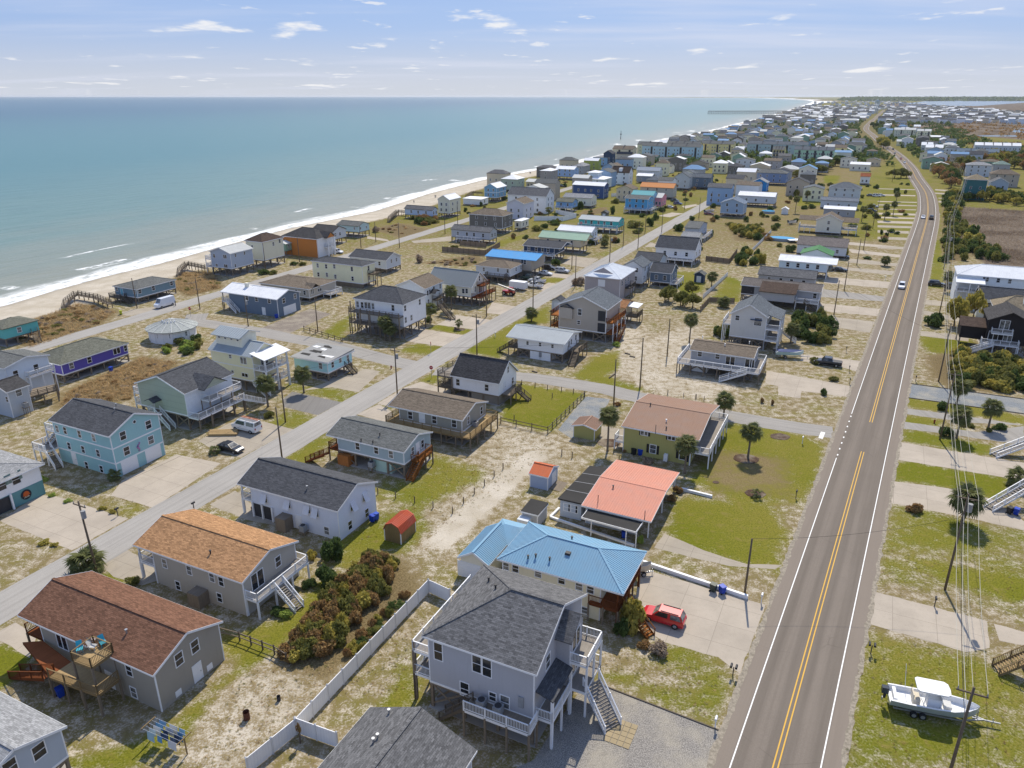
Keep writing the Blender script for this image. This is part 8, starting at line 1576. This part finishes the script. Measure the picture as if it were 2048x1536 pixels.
def wire(a,c,label,sag=.6,r=.018,mat=None,group=None):
    n=10;pts=[a.lerp(c,i/n)-Vector((0,0,sag*4*(i/n)*(1-i/n))) for i in range(n+1)];o=MB().tube(pts,r,4).build('power_line',mat or M_wire,None,uv=False);return tag(o,label,'wire',group)
M_wire=plain((0.03,0.03,0.03),.7);M_wirel=plain((0.50,0.48,0.40),.5)
RP=[((4,1465,1760),12),((4,1485,280),13),((9,988,595),12.5),((15,1172,1450),12.5),((15,1180,760),12),((15,1225,300),12),((24,840,1250),12),((24,930,1010),12),((24,1080,560),12),((24,1090,420),12),((24,1030,300),12),((24,920,140),12),((23,960,760),12)]
labs=['weathered roadside pole by the boat','roadside pole with transformer casting a long shadow on the drive','roadside pole by the planted strip','roadside pole at the corner of the blue gravel drive','roadside pole before the black house','roadside pole beside the large white house','roadside pole at the start of the marsh','roadside pole beside the marsh shrubs','roadside pole at the far edge of the marsh','roadside pole opposite the striped lawn','roadside pole by the dark teal house','roadside pole under the live oaks','roadside pole near the white gabled block']
tops=[pole(q,hh,labs[i],2 if False else 1,i in (1,5,8)) for i,(q,hh) in enumerate(RP)]
for k,off in enumerate((-1.0,0.0,1.0)):
    for i in range(len(tops)-1): wire(tops[i]+NR*off+Vector((0,0,-.25)),tops[i+1]+NR*off+Vector((0,0,-.25)),'pale power line strung between the roadside poles',1.0,.02,M_wirel,'power lines along the main road')
for i in range(len(tops)-1):
    for dz in (2.6,3.3): wire(tops[i]-Vector((0,0,dz)),tops[i+1]-Vector((0,0,dz)),'lower cable strung between the roadside poles',1.0,.025,M_wirel if dz < 3 else M_wire,'cables along the main road')
SP_=[((1,690,180),10.2,'leaning street pole with transformer behind the brown-roofed house',(-.5,.4),True),((6,410,695),9,'street pole beside the grey-roofed stilt house',(0,0),False),((6,437,412),9.5,'street pole near the white work van',(0,0),False),((12,690,1280),9.8,'street pole with transformer at the crossroads',(0,0),True),((12,1505,872),9.6,'street pole behind the steep black roof',(0,0),True),((12,1603,478),9.5,'street pole by the ribbed metal roof house drive',(0,0),False),((13,440,402),9.8,'street pole beside the short palm',(0,0),True),((18,770,1195),9.6,'street pole by the taupe white-roofed house',(0,0),False),((18,735,1010),9.5,'street pole at the shared drive',(0,0),False),((18,1122,940),9.6,'street pole opposite the navy cottage',(0,0),True),((18,1260,780),9.5,'street pole before the green-roofed house',(0,0),False),((18,1412,800),9.5,'street pole by the white black-roofed house',(0,0),False),((18,1655,635),9.5,'street pole above the black-roofed house',(0,0),False),((18,1485,640),9,'street pole near the olive bush',(0,0),False),((18,1890,395),9.5,'street pole by the parked cars of the pink house',(0,0),False),((19,90,490),9.5,'street pole at the boat yard',(0,0),False),((19,210,415),9.5,'street pole beside the blue-grey gable house',(0,0),False),((19,315,280),9.5,'street pole farther up the back street',(0,0),False),((19,460,220),9.5,'far street pole near the townhouses',(0,0),False)]
st_tops=[pole(q,hh,lab,0 if not tr else 1,tr,lean=ln) for q,hh,lab,ln,tr in SP_]
for i in range(len(st_tops)-1):
    if (st_tops[i]-st_tops[i+1]).length < 75: wire(st_tops[i],st_tops[i+1],'thin dark wire strung along the back street',.5,.015,None,'wires along the back street')
BP=[((10,1405,392),8.5,'beach pole beside the slate-blue cottage'),((11,205,402),9,'beach street pole by the stop sign'),((11,700,578),8,'pole with transformer at the cross street'),((11,1412,632),9,'pole at the fenced corner yard'),((17,712,492),10,'tall pole at the sandy lot'),((17,1178,348),9,'pole at the beach street by the low grey house'),((16,880,725),9.5,'pole below the pale yellow oceanfront house'),((16,1225,635),9.5,'pole beside the green cottage'),((17,470,430),8,'pole on the dune lot'),((17,318,490),8.5,'pole beside the pale blue-green cottage'),((17,1308,250),10,'pole before the cream oceanfront house'),((13,1535,1205),10.5,'dark pole at the cross street bend'),((13,1265,1400),9.5,'dark pole by the bushy palm and gravel drive'),((13,1813,882),8.8,'bare pole standing in the sandy lot'),((14,1780,462),9.5,'pole on the brown verge of the main road'),((14,1885,212),9,'pole on the green verge of the main road'),((3,1865,302),7.5,'short pole at the end of the low white wall'),((15,335,258),9,'pole at the striped verge'),((15,402,105),9,'pole farther along the striped verge'),((19,1870,600),9.5,'pole before the cream house side deck'),((19,1905,505),9.5,'pole beside the verge palm'),((24,890,400),11,'pole by the dark teal house drive'),((24,30,260),9.5,'pole by the bend lawn')]
bt=[pole(q,hh,lab,0,'transformer' in lab) for q,hh,lab in BP]
wire(bt[16],tops[1]-Vector((0,0,3)),'service wire crossing above the main road',.8);wire(bt[14],tops[3]-Vector((0,0,3)),'second service wire crossing the road farther on',.8);wire(bt[11],st_tops[3],'wire from the crossroads pole to the dark pole',.7);wire(bt[11],bt[12],'wire between the two dark poles',.4)
# ---- fences
def fence_line(name,label,pts,cat,h,every,kind,mat,closed=False):
    w_=[P(q) for q in pts];o=w_[0];e=empty(name,(o.x,o.y,0),0,label,cat)
    for i in range(len(w_)-1):
        a,c=w_[i]-o,w_[i+1]-o;a.z=c.z=0;n=max(1,round((c-a).length/every));d=(c-a)/n;ang=math.atan2(d.y,d.x);sp=d.length
        for j in range(n+(1 if i==len(w_)-2 else 0)): link('post',cached(('fp',kind,h,mat.name),lambda: MB().box(-.065,.065,-.065,.065,0,h+.1).add([(-.09,-.09,h+.1),(.09,-.09,h+.1),(.09,.09,h+.1),(-.09,.09,h+.1),(0,0,h+.2)],[(0,1,4),(1,2,4),(2,3,4),(3,0,4)]).mesh('post',mat,uv=False)),e,a+d*j,ang)
        for j in range(n):
            p=a+d*(j+.5)
            if kind=='panel': link('panel',cached(('fpan',round(sp,1),h,mat.name),lambda: MB().box(-sp/2+.07,sp/2-.07,-.02,.02,.06,h-.04).box(-sp/2+.07,sp/2-.07,-.035,.035,h-.1,h).mesh('panel',mat)),e,p,ang)
            elif kind=='rail':
                for z in (.45,.95): link('rail',cached(('frail',round(sp,1),mat.name),lambda: MB().box(-sp/2,sp/2,-.03,.03,-.06,.06).mesh('rail',mat)),e,p+Vector((0,0,z*h)),ang)
            elif kind=='picket':
                link('panel',cached(('fpic',round(sp,1),h,mat.name),lambda: (lambda m_: [m_.box(-sp/2+k*.15,-sp/2+k*.15+.08,-.015,.015,.05,h) for k in range(int(sp/.15))] and m_.box(-sp/2,sp/2,.015,.05,.3,.38).box(-sp/2,sp/2,.015,.05,h-.3,h-.22).mesh('panel',mat,uv=False))(MB())),e,p,ang)
    return e
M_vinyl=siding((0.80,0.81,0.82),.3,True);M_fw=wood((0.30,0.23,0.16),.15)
fence_line('white_fence','long white vinyl privacy fence beside the thicket',[(2,60,1580),(2,400,1300),(2,1330,300),(2,1480,370)],'fence',1.85,2.4,'panel',M_vinyl)
fence_line('white_fence','short white vinyl fence closing the young-tree yard',[(2,400,1290),(2,690,1395)],'fence',1.85,2.4,'panel',M_vinyl)
fence_line('rail_fence','wooden rail fence behind the brown-roofed house',[(1,1545,600),(1,1690,640),(1,1935,735),(2,330,790)],'fence',1.1,1.9,'rail',M_oldwood)
fence_line('rail_fence','wooden rail fence along the gravel drive',[(7,1060,215),(7,770,500)],'fence',1.2,2.0,'rail',M_oldwood);fence_line('rail_fence','low dark rail fence at the foot of the fenced lawn',[(7,770,500),(7,400,420)],'fence',1.2,3.0,'rail',M_bark)
fence_line('wooden_fence','tall plank fence on the sandy lot',[(17,1150,530),(17,1590,570),(17,1740,480)],'fence',2.0,2.4,'panel',M_fw);fence_line('wooden_fence','short plank fence by the low grey house',[(17,1330,465),(17,1600,490)],'fence',1.9,2.4,'panel',M_fw);fence_line('picket_fence','white picket fence of the lawn behind the dark blue cottage',[(14,440,290),(14,690,60)],'fence',1.2,2.2,'picket',M_white);fence_line('wooden_fence','curved brown fence by the dry yard',[(14,410,430),(14,500,330),(14,760,340)],'fence',1.5,2.2,'panel',M_fw);fence_line('wooden_fence','grey privacy fence below the evergreens',[(19,160,930),(19,400,960),(19,480,850)],'fence',1.8,2.4,'panel',M_fw)
fence_line('white_wall_fence','white garden wall of the big white house',[(18,350,520),(18,560,520),(18,640,525),(18,780,490),(18,570,450)],'fence',2.2,3.0,'panel',M_vinyl);fence_line('white_wall_fence','white fence beside the navy two-storey house',[(18,1140,275),(18,1300,265)],'fence',2.0,3.0,'panel',M_vinyl)
fence_line('lane_fence','pale fence along the sandy lane by the oval pool',[(19,640,830),(19,830,640)],'fence',1.2,2.4,'picket',M_white);fence_line('wire_fence','wire fence around the white three-level house yard',[(11,1270,620),(11,1650,740),(12,130,740),(12,480,740)],'fence',1.1,2.6,'rail',M_bark)
def kerb(label,pts,w_,h,mat,name='low_wall',cat='wall'):
    q=[P(p) for p in pts];o=q[0];b=MB()
    for i in range(len(q)-1): a,c=q[i]-o,q[i+1]-o;b.beam(Vector((a.x,a.y,h/2)),Vector((c.x,c.y,h/2)),w_,h)
    tag(b.build(name,mat,None,uv=False,loc=(o.x,o.y,0)),label,cat)
kerb('low white wall along the blue-roofed house drive',[(3,1140,95),(3,1885,345)],.35,.5,M_white);kerb('low white wall beside the coral-roofed house lawn',[(8,440,945),(8,685,1005)],.35,.4,M_white);kerb('low white kerb around the coral house carport',[(7,860,1095),(7,790,1165),(7,1450,1390)],.3,.3,M_white);kerb('timber edging along the gravel drive',[(3,760,915),(3,1680,1270)],.12,.1,M_oldwood,'timber_edging','edging')
kerb('timber edge on the blue gravel drive',[(9,720,238),(9,1707,375)],.14,.12,M_oldwood,'timber_edging','edging');kerb('timber edge above the blue gravel drive',[(9,740,118),(9,1707,250)],.14,.12,M_oldwood,'timber_edging','edging')
for q,lb in (((13,1380,855),'weathered timber at the lime bush end of the sandy lot'),((13,1430,885),'second weathered timber at the sandy lot edge'),((13,1220,1110),'weathered timber where the lawn meets the cross street'),((13,430,1040),'weathered timber before the low white house')): kerb(lb,[q,(q[0],q[1]+55,q[2]+(12 if q[1] !=1220 else-40))],.22,.22,M_oldwood,'parking_timber','timber')
PST=[(7,20,1130),(7,107,1050),(7,192,975),(7,272,910),(7,348,840),(7,418,780),(6,1165,975),(6,1305,1010),(6,1455,1045),(6,1600,1085),(7,880,670),(7,962,690),(7,1330,720),(7,565,115),(7,670,135),(7,768,155),(7,805,220),(7,878,170),(7,972,185),(7,1055,210),(7,505,395)]
for q in PST: p=P(q);tag(link('fence_post',cached('dpost',lambda: MB().cyl((0,0,-.1),(0,0,1.05),.085,.075,7).mesh('fence_post',M_bark,uv=False)),None,(p.x,p.y,0)),'short dark timber post marking a lot line','post','timber posts along the lot lines')
for q in ((8,220,215),(8,335,195),(8,460,215),(8,555,225),(8,622,245),(14,80,1280),(14,370,1320),(14,450,1340)): p=P(q);tag(link('dune_post',cached('dpost2',lambda: MB().cyl((0,0,-.1),(0,0,1.0),.06,.05,6).mesh('dune_post',M_greywood,uv=False)),None,(p.x,p.y,0)),'thin grey post on the sandy corner lot','post','thin posts of the corner lot')
# ---- bins, mailboxes, signs, hydrants, yard things
def bin_(q,c,label):
    p=P(q);e=empty('wheelie_bin',(p.x,p.y,0),random.uniform(0,6.28),label,'bin');m_=plain(c,.45,.15)
    vs=[(-.26,-.3,.08),(.26,-.3,.08),(.26,.24,.08),(-.26,.24,.08),(-.32,-.38,1.0),(.32,-.38,1.0),(.32,.32,1.0),(-.32,.32,1.0)];MB().add(vs,[(3,2,1,0),(4,5,6,7),(0,1,5,4),(1,2,6,5),(2,3,7,6),(3,0,4,7)]).build('body',m_,e,uv=False);MB().box(-.34,.34,-.4,.36,1.0,1.07).beam((-.25,.38,1.0),(.25,.38,1.0),.05,.05).build('lid',m_,e,uv=False)
    for sx in (-.3,.3): MB().cyl((sx-.03,.26,.12),(sx+.03,.26,.12),.12,n=9).build('wheel',M_rubber,e,uv=False)
BL=(0.015,0.06,0.42)
for q,c,lab in (((3,1705,305),BL,'blue wheelie bin at the low white wall'),((3,1640,290),(0.04,0.055,0.045),'dark green wheelie bin at the low white wall'),((7,1495,670),BL,'blue wheelie bin against the olive house'),((7,1445,665),(0.02,0.022,0.022),'black wheelie bin against the olive house'),((6,1125,1195),BL,'blue wheelie bin behind the lavender house'),((6,1150,1180),(0.02,0.08,0.45),'second blue bin behind the lavender house'),((1,430,1030),BL,'blue wheelie bin below the tan wooden deck'),((16,990,1210),BL,'blue wheelie bin by the dark blue-grey garage'),((9,1635,1235),BL,'blue wheelie bin under the long white staircase'),((9,1580,1225),(0.03,0.03,0.03),'dark wheelie bin under the long white staircase'),((16,1470,548),BL,'blue wheelie bin before the orange oceanfront house'),((10,1140,1040),BL,'blue bin beneath the purple house'),((7,1370,1320),BL,'blue bin in the coral house carport'),((10,1240,455),(0.45,0.5,0.03),'bright yellow-green bin at the beach access')): bin_(q,c,lab)
def mailbox(q,label,double=False):
    p=P(q);e=empty('mailbox',(p.x,p.y,0),HANG,label,'mailbox','mailboxes along the roads');MB().box(-.05,.05,-.05,.05,0,1.1).build('post',M_white if 'white' in label else M_oldwood,e,uv=False)
    for k in ((-.25,.25) if double else (0,)): MB().box(k-.11,k+.11,-.28,.28,1.1,1.24).cyl((k,-.28,1.24),(k,.28,1.24),.11,n=10).build('box',M_white if 'white' in label else M_dark,e,uv=False)
for q,lab,d in (((3,1780,885),'pair of dark mailboxes by the mown verge and driveway',True),((3,1655,1255),'white mailbox post at the gravel drive end',False),((3,1980,375),'small white mailbox beside the short pole',False),((4,962,730),'dark mailbox on the verge by the boat lawn',True),((8,1345,1010),'black mailbox on the olive house lawn',False),((8,1395,580),'white meter pedestal on the corner lawn',False),((5,1530,1105),'dark mailbox at the orange-roofed house drive',False),((14,1935,1040),'mailbox at the black pickup drive',False),((14,1940,1170),'mailbox at the wide concrete drive',False),((14,1905,840),'dark mailbox post on the green lawn',False),((12,1693,690),'mailbox on the corner lawn of the low white house',False),((5,930,1150),'mailbox beside the golden hedge plants',False),((15,625,410),'mailbox by the white concrete drive',False),((9,780,100),'dark mailbox by the gravel drive timber',False),((4,1410,400),'grey utility pedestal beside the concrete drive',False)): mailbox(q,lab,d)
def letters(txt,size,mat,par,loc,rot,name='lettering'):
    cu=bpy.data.curves.new('lettering','FONT');cu.body=txt;cu.size=size;cu.align_x='CENTER';cu.align_y='CENTER';cu.extrude=.004;t=bpy.data.objects.new('tmp',cu);COL.objects.link(t);me=bpy.data.meshes.new_from_object(t.evaluated_get(bpy.context.evaluated_depsgraph_get()));bpy.data.objects.remove(t);me.materials.clear();me.materials.append(mat);return link(name,me,par,loc,rot)
M_red=plain((0.42,0.015,0.02),.5,.1)
for q,hh,az,lab in (((12,1040,1105),2.3,-.2,'red stop sign at the crossroads corner'),((10,1955,480),2.3,-.2,'red stop sign where the cross street meets the beach street'),((12,1035,850),2.3,1.9,'stop sign with street names at the white house corner')):
    p=P(q);e=empty('stop_sign',(p.x,p.y,0),az,lab,'sign');MB().box(-.04,.04,0,.06,0,hh).build('post',M_steel,e,uv=False);a8=[(math.cos(rad(22.5+45*i)),math.sin(rad(22.5+45*i))) for i in range(8)]
    f=MB().add([(x*.42,-.03,z*.42+hh) for x,z in a8]+[(x*.42,0,z*.42+hh) for x,z in a8],[tuple(range(8)),tuple(range(15,7,-1))]+[(i,8+i,8+(i+1) % 8,(i+1) % 8) for i in range(8)]).build('face',M_red,e,uv=False);letters('STOP',.28,M_white,f,(0,-.036,hh),(math.pi/2,0,0))
for q,lab in (((12,627,1010),'red fire hydrant on the sandy crossroads corner'),((9,940,455),'red fire hydrant on the verge under the power lines')):
    p=P(q);e=empty('fire_hydrant',p,0,lab,'hydrant');MB().cyl((0,0,0),(0,0,.6),.13,n=10).cyl((0,0,.6),(0,0,.75),.15,.05,10).build('barrel',plain((.22,.02,.015)),e,uv=False);MB().cyl((-.22,0,.45),(.22,0,.45),.06,n=8).build('nozzle',plain((.22,.02,.015)),e,uv=False)
for q,rr in (((8,955,700),2.1),((8,1220,525),1.7),((8,1025,975),1.5),((8,715,885),.5),((7,1250,575),2.0),((12,1325,610),1.5)):
    p=P(q);a_=[2*math.pi*i/20 for i in range(20)];tag(MB().prism([(rr*math.cos(t)*random.uniform(.92,1.08),rr*.8*math.sin(t)*random.uniform(.92,1.08)) for t in a_],0,.05).build('flower_bed',gravel((0.085,0.055,0.04)),None,loc=(p.x,p.y,.004)),kind='structure')
# lumber, clothes line, barrels, pools
p=P((5,1760,500));e=empty('lumber_stack',(p.x,p.y,0),HANG+.5,'stack of fresh tan lumber beside the black sedan','lumber');lm=cached('board',lambda: MB().box(-2.4,2.4,-.13,.13,0,.13).mesh('board',M_tan))
for k in range(6):
    for j in range(3): link('board',lm,e,(random.uniform(-.3,.3),-1.0+k*.36,j*.14),random.uniform(-.03,.03))
a,c=P((1,1070,1330)),P((1,1320,1440));o=a;e=empty('clothes_line',(o.x,o.y,0),0,'wooden clothes line hung with blue and white laundry','clothes line');dv=c-a;rr=Vector((dv.y,-dv.x,0)).normalized()
for q in (Vector(),dv): MB().beam(q,q+Vector((0,0,1.9)),.1,.1).build('post',M_tan,e,uv=False);MB().beam(q+Vector((0,0,1.9))-rr*.8,q+Vector((0,0,1.9))+rr*.8,.09,.09).build('crossbar',M_tan,e,uv=False)
for k in range(5):
    s_=rr*(-.7+.35*k);MB().cyl(s_+Vector((0,0,1.9)),dv+s_+Vector((0,0,1.9)),.012,n=4).build('line',M_white,e,uv=False)
    for j in range(3):
        t0=.08+.3*j+random.uniform(0,.06);w_=random.uniform(.12,.24);u0,u1=dv*t0+s_,dv*(t0+w_)+s_;dz=random.uniform(.5,1.1);MB().add([u0+Vector((0,0,1.9)),u1+Vector((0,0,1.9)),u1+rr*.1+Vector((0,0,1.9-dz)),u0+rr*.1+Vector((0,0,1.9-dz*.9))],[(0,1,2,3)]).build('laundry',plain(random.choice(((.12,.30,.52),(.30,.44,.60),(.6,.62,.65),(.05,.08,.16),(.35,.52,.62)))),e,uv=False)
for q,lab in (((1,1740,1190),'rusty steel burn barrel in the sandy yard'),((1,1965,1060),'small dark tub in the sandy yard')): p=P(q);s_=1 if 'rusty' in lab else .6;b=MB().cyl((0,0,0),(0,0,.9*s_),.3*s_,n=14,caps=False).cyl((0,0,.01),(0,0,.9*s_),.27*s_,n=14,caps=False);[b.cyl((0,0,z*s_),(0,0,z*s_+.03),.32*s_,n=14,caps=False) for z in (.03,.3,.6,.87)];tag(b.build('barrel',plain((.13,.05,.03) if s_==1 else (.06,.06,.065),.8,.4,4),None,uv=False,loc=(p.x,p.y,0)),lab,'barrel')
def pool(q,rx,ry,label):
    p=P(q);e=empty('swimming_pool',(p.x,p.y,0),HANG,label,'pool');a_=[2*math.pi*i/28 for i in range(28)];MB().prism([(rx*math.cos(t),ry*math.sin(t)) for t in a_],0,1.1).build('wall',plain((.30,.33,.36)),e,uv=False);MB().prism([((rx-.15)*math.cos(t),(ry-.15)*math.sin(t)) for t in a_],1.08,1.13).build('water',plain((.05,.33,.58),.08,.1),e,uv=False)
pool((19,940,720),5.2,3.2,'oval above-ground pool with bright blue water');pool((19,800,440),3.2,3.2,'round above-ground pool behind the blue-grey gable house');p=P((19,1060,740));tag(MB().box(-2.4,2.4,-2,2,1.0,1.12).build('pool_deck',M_white,None,loc=(p.x,p.y,0)),'white deck at the end of the oval pool','deck')
# deck furniture on the upper tan platform and porches
p=P((1,650,690),5.05)
for k,(dx,dy,c) in enumerate(((-.9,-.5,(.05,.42,.55)),(.9,.4,(.05,.42,.55)),(-.3,.8,(.55,.45,.42)),(.2,-.1,(.5,.5,.48)))):
    e=empty('deck_chair',(p.x+dx,p.y+dy,5.02),random.uniform(0,6.28),['turquoise chair at one end of the upper tan platform','turquoise chair at the other end of the upper tan platform','beige chair on the upper tan platform','pale chair between the turquoise chairs on the platform'][k],'chair');m_=plain(c,.6);MB().box(-.28,.28,-.28,.28,.34,.4).build('seat',m_,e,uv=False);MB().add([(-.28,.26,.4),(.28,.26,.4),(.26,.5,1.0),(-.26,.5,1.0)],[(0,1,2,3)]).build('backrest',m_,e,uv=False);[MB().box(x-.03,x+.03,y-.03,y+.03,0,.34).build('leg',m_,e,uv=False) for x in (-.24,.24) for y in (-.24,.24)]
# young tree in the fenced yard, flag, dune boardwalks, pier, tower, people
p=P((2,425,1360));e=empty('young_tree',(p.x,p.y,0),0,'leafless young tree in a mulch ring inside the white fence','tree');MB().tube([(0,0,0),(.05,0,1.0),(0,.05,2.4)],[.09,.07,.03],7).build('trunk',M_bark,e,uv=False);link('crown',bush_mesh(1,'brown'),e,(0,0,1.3),0,(.3,.3,1.2))
def boardwalk(label,pts,z=1.3,w_=1.3):
    q=[P(p,z) for p in pts];o=q[0];e=empty('boardwalk',(o.x,o.y,0),0,label,'boardwalk')
    for i in range(len(q)-1):
        a,c=q[i]-o,q[i+1]-o;a.z=c.z=z;d=(c-a).normalized();r=Vector((d.y,-d.x,0))*w_/2;MB().prism([(v.x,v.y) for v in (a-r,c-r,c+r,a+r)],z-.1,z).build('walkway',M_oldwood,e)
        for sg in (-1,1): rail_mesh(MB(),a+r*sg,c+r*sg,1.0,style='slat').build('railing',M_oldwood,e,uv=False)
        n=max(1,int((c-a).length/3));[link('post',piling_mesh(z+.9,.09,M_piling),e,a.lerp(c,j/n)+r*sg-Vector((0,0,z+.9))) for j in range(n+1) for sg in (-1,1)]
    a=q[0]-o;c=q[1]-o;d=(a-c).normalized();d.z=0;a.z=z;stairs(e,a,a+d*2.6-Vector((0,0,z)),w_,M_oldwood,M_oldwood,True,.4)
boardwalk('wooden beach access walk over the dune by the slate-blue cottage',[(10,680,330),(10,780,250),(10,980,285),(10,1120,345)]);boardwalk('wooden walk from the tall grey oceanfront house to the beach',[(16,0,720),(16,70,660),(16,270,700)],1.6);boardwalk('dune stairs of the pale blue oceanfront bungalow',[(17,610,190),(17,690,120),(17,790,130)],1.6);boardwalk('dune walk beside the blue banded oceanfront house',[(20,500,850),(20,580,790),(20,720,800)],1.6)
a,c=P((22,1170,285),0),P((22,218,288),0);e=empty('fishing_pier',(a.x,a.y,0),0,'long fishing pier standing in the sea','pier');c=a+(c-a);d=c-a;r=Vector((d.y,-d.x,0)).normalized();MB().prism([(v.x,v.y) for v in (-r*3,r*3,d+r*3,d-r*3)],7.6,8.6).build('deck',plain((.12,.11,.10)),e,uv=False)
n=46
for i in range(n+1):
    for sg in (-1,1): link('pile',cached('pile',lambda: MB().cyl((0,0,-3),(0,0,7.7),.45,n=6).mesh('pile',plain((.12,.11,.10)),uv=False)),e,d*(i/n)+r*sg*2.4)
MB().beam(Vector((0,0,9.6))+r*3,d+r*3+Vector((0,0,9.6)),.2,.25).beam(Vector((0,0,9.6))-r*3,d-r*3+Vector((0,0,9.6)),.2,.25).build('railing',plain((.12,.11,.10)),e,uv=False)
p=P((23,300,280));e=empty('water_tower',(p.x,p.y,0),0,'pale blue water tower rising over the far town','water tower');MB().cyl((0,0,32),(0,0,36),3,7,14).cyl((0,0,36),(0,0,40),7,7,14).cyl((0,0,40),(0,0,43),7,1,14).build('tank',plain((.42,.52,.55)),e,True,uv=False)
for k in range(6): t=k*math.pi/3;MB().cyl((7*math.cos(t),7*math.sin(t),0),(5.5*math.cos(t),5.5*math.sin(t),37),.5,n=6).build('leg',plain((.42,.52,.55)),e,uv=False)
MB().cyl((0,0,0),(0,0,33),1,n=8).build('riser',plain((.42,.52,.55)),e,uv=False)
p=P((21,965,330),SEA);tag(MB().cyl((0,0,-1),(0,0,11),.5,.3,6).cyl((0,0,6),(0,0,7),1.2,n=6).build('channel_marker',M_dark,None,uv=False,loc=(p.x,p.y,SEA)),'dark marker pole standing in the sea','marker')
for q,c,lab in (((17,860,28),(.05,.06,.1),'person in dark clothes walking on the beach'),((20,68,850),(.04,.05,.08),'person in dark clothes at the water edge by the cream house'),((20,80,852),(.2,.2,.22),'person in grey walking beside another on the beach'),((20,1362,525),(.03,.03,.05),'person in black on the far beach'),((20,1374,526),(.06,.05,.08),'person beside the one in black on the far beach'),((10,1800,370),(.05,.06,.09),'person in dark clothes at the cargo van')):
    p=P(q);me=bpy.data.meshes.new('person');V_=[(0,0,.95),(0,0,1.2),(0,0,1.45),(0,0,1.55),(0,0,1.68),(.12,0,.9),(.14,.1,.5),(.14,.02,.06),(-.12,0,.9),(-.13,-.12,.5),(-.13,-.18,.06),(.22,0,1.42),(.28,.03,1.12),(.27,.12,.88),(-.22,0,1.42),(-.28,.0,1.12),(-.27,.06,.88)]
    me.from_pydata(V_,[(0,1),(1,2),(2,3),(3,4),(0,5),(5,6),(6,7),(0,8),(8,9),(9,10),(2,11),(11,12),(12,13),(2,14),(14,15),(15,16)],[]);o=link('person',me,None,(p.x,p.y,0 if p.y < 240 else-.3),random.uniform(0,6.28));o.modifiers.new('skin','SKIN');s_=o.modifiers.new('sub','SUBSURF');s_.levels=s_.render_levels=1;me.materials.append(plain(c))
    for i,rr in enumerate((.16,.15,.17,.06,.11,.1,.075,.06,.1,.075,.06,.07,.05,.045,.07,.05,.045)): me.skin_vertices[0].data[i].radius=(rr,rr)
    me.skin_vertices[0].data[0].use_root=True;tag(o,lab,'person')
p=P((23,1300,300));
# a few yard sheds
for q,wm,rm,lab in (((19,150,1080),w_navy2,r_grey,'small dark blue shed by the picket fence'),((18,1100,440),w_dkg,r_mid,'dark garden shed behind the turquoise cottage'),((19,1010,405),w_white,t_white,'small white shed in the backyard'),((13,740,330),w_lg,r_char,'low dark-roofed shed behind the taupe house')):
    h=House(lab,q,None,None,2.5,0,'gy',1.0,rm,wm,Lm=3.6,W=3.6,fine=False,name='garden_shed',cat='shed',slab=False);h.door('S',(-1.8,1.0),1.2,1.9,z=.05)

# ------------------------------------------------------------------ haze
def haze_mat():
    m=bpy.data.materials.new('haze');m.use_nodes=True;t=m.node_tree;t.nodes.clear();o=t.nodes.new('ShaderNodeOutputMaterial');v=t.nodes.new('ShaderNodeVolumePrincipled');v.inputs['Color'].default_value=(.86,.92,1.0,1);v.inputs['Density'].default_value=HAZE;v.inputs['Anisotropy'].default_value=.3;t.links.new(v.outputs[0],o.inputs['Volume']);return m
HAZE=0.000025
tag(MB().box(-27000,17000,-600,31000,-8,60).build('haze',haze_mat(),None,uv=False),'thin pale sea haze filling the air over the island','haze',kind='stuff')
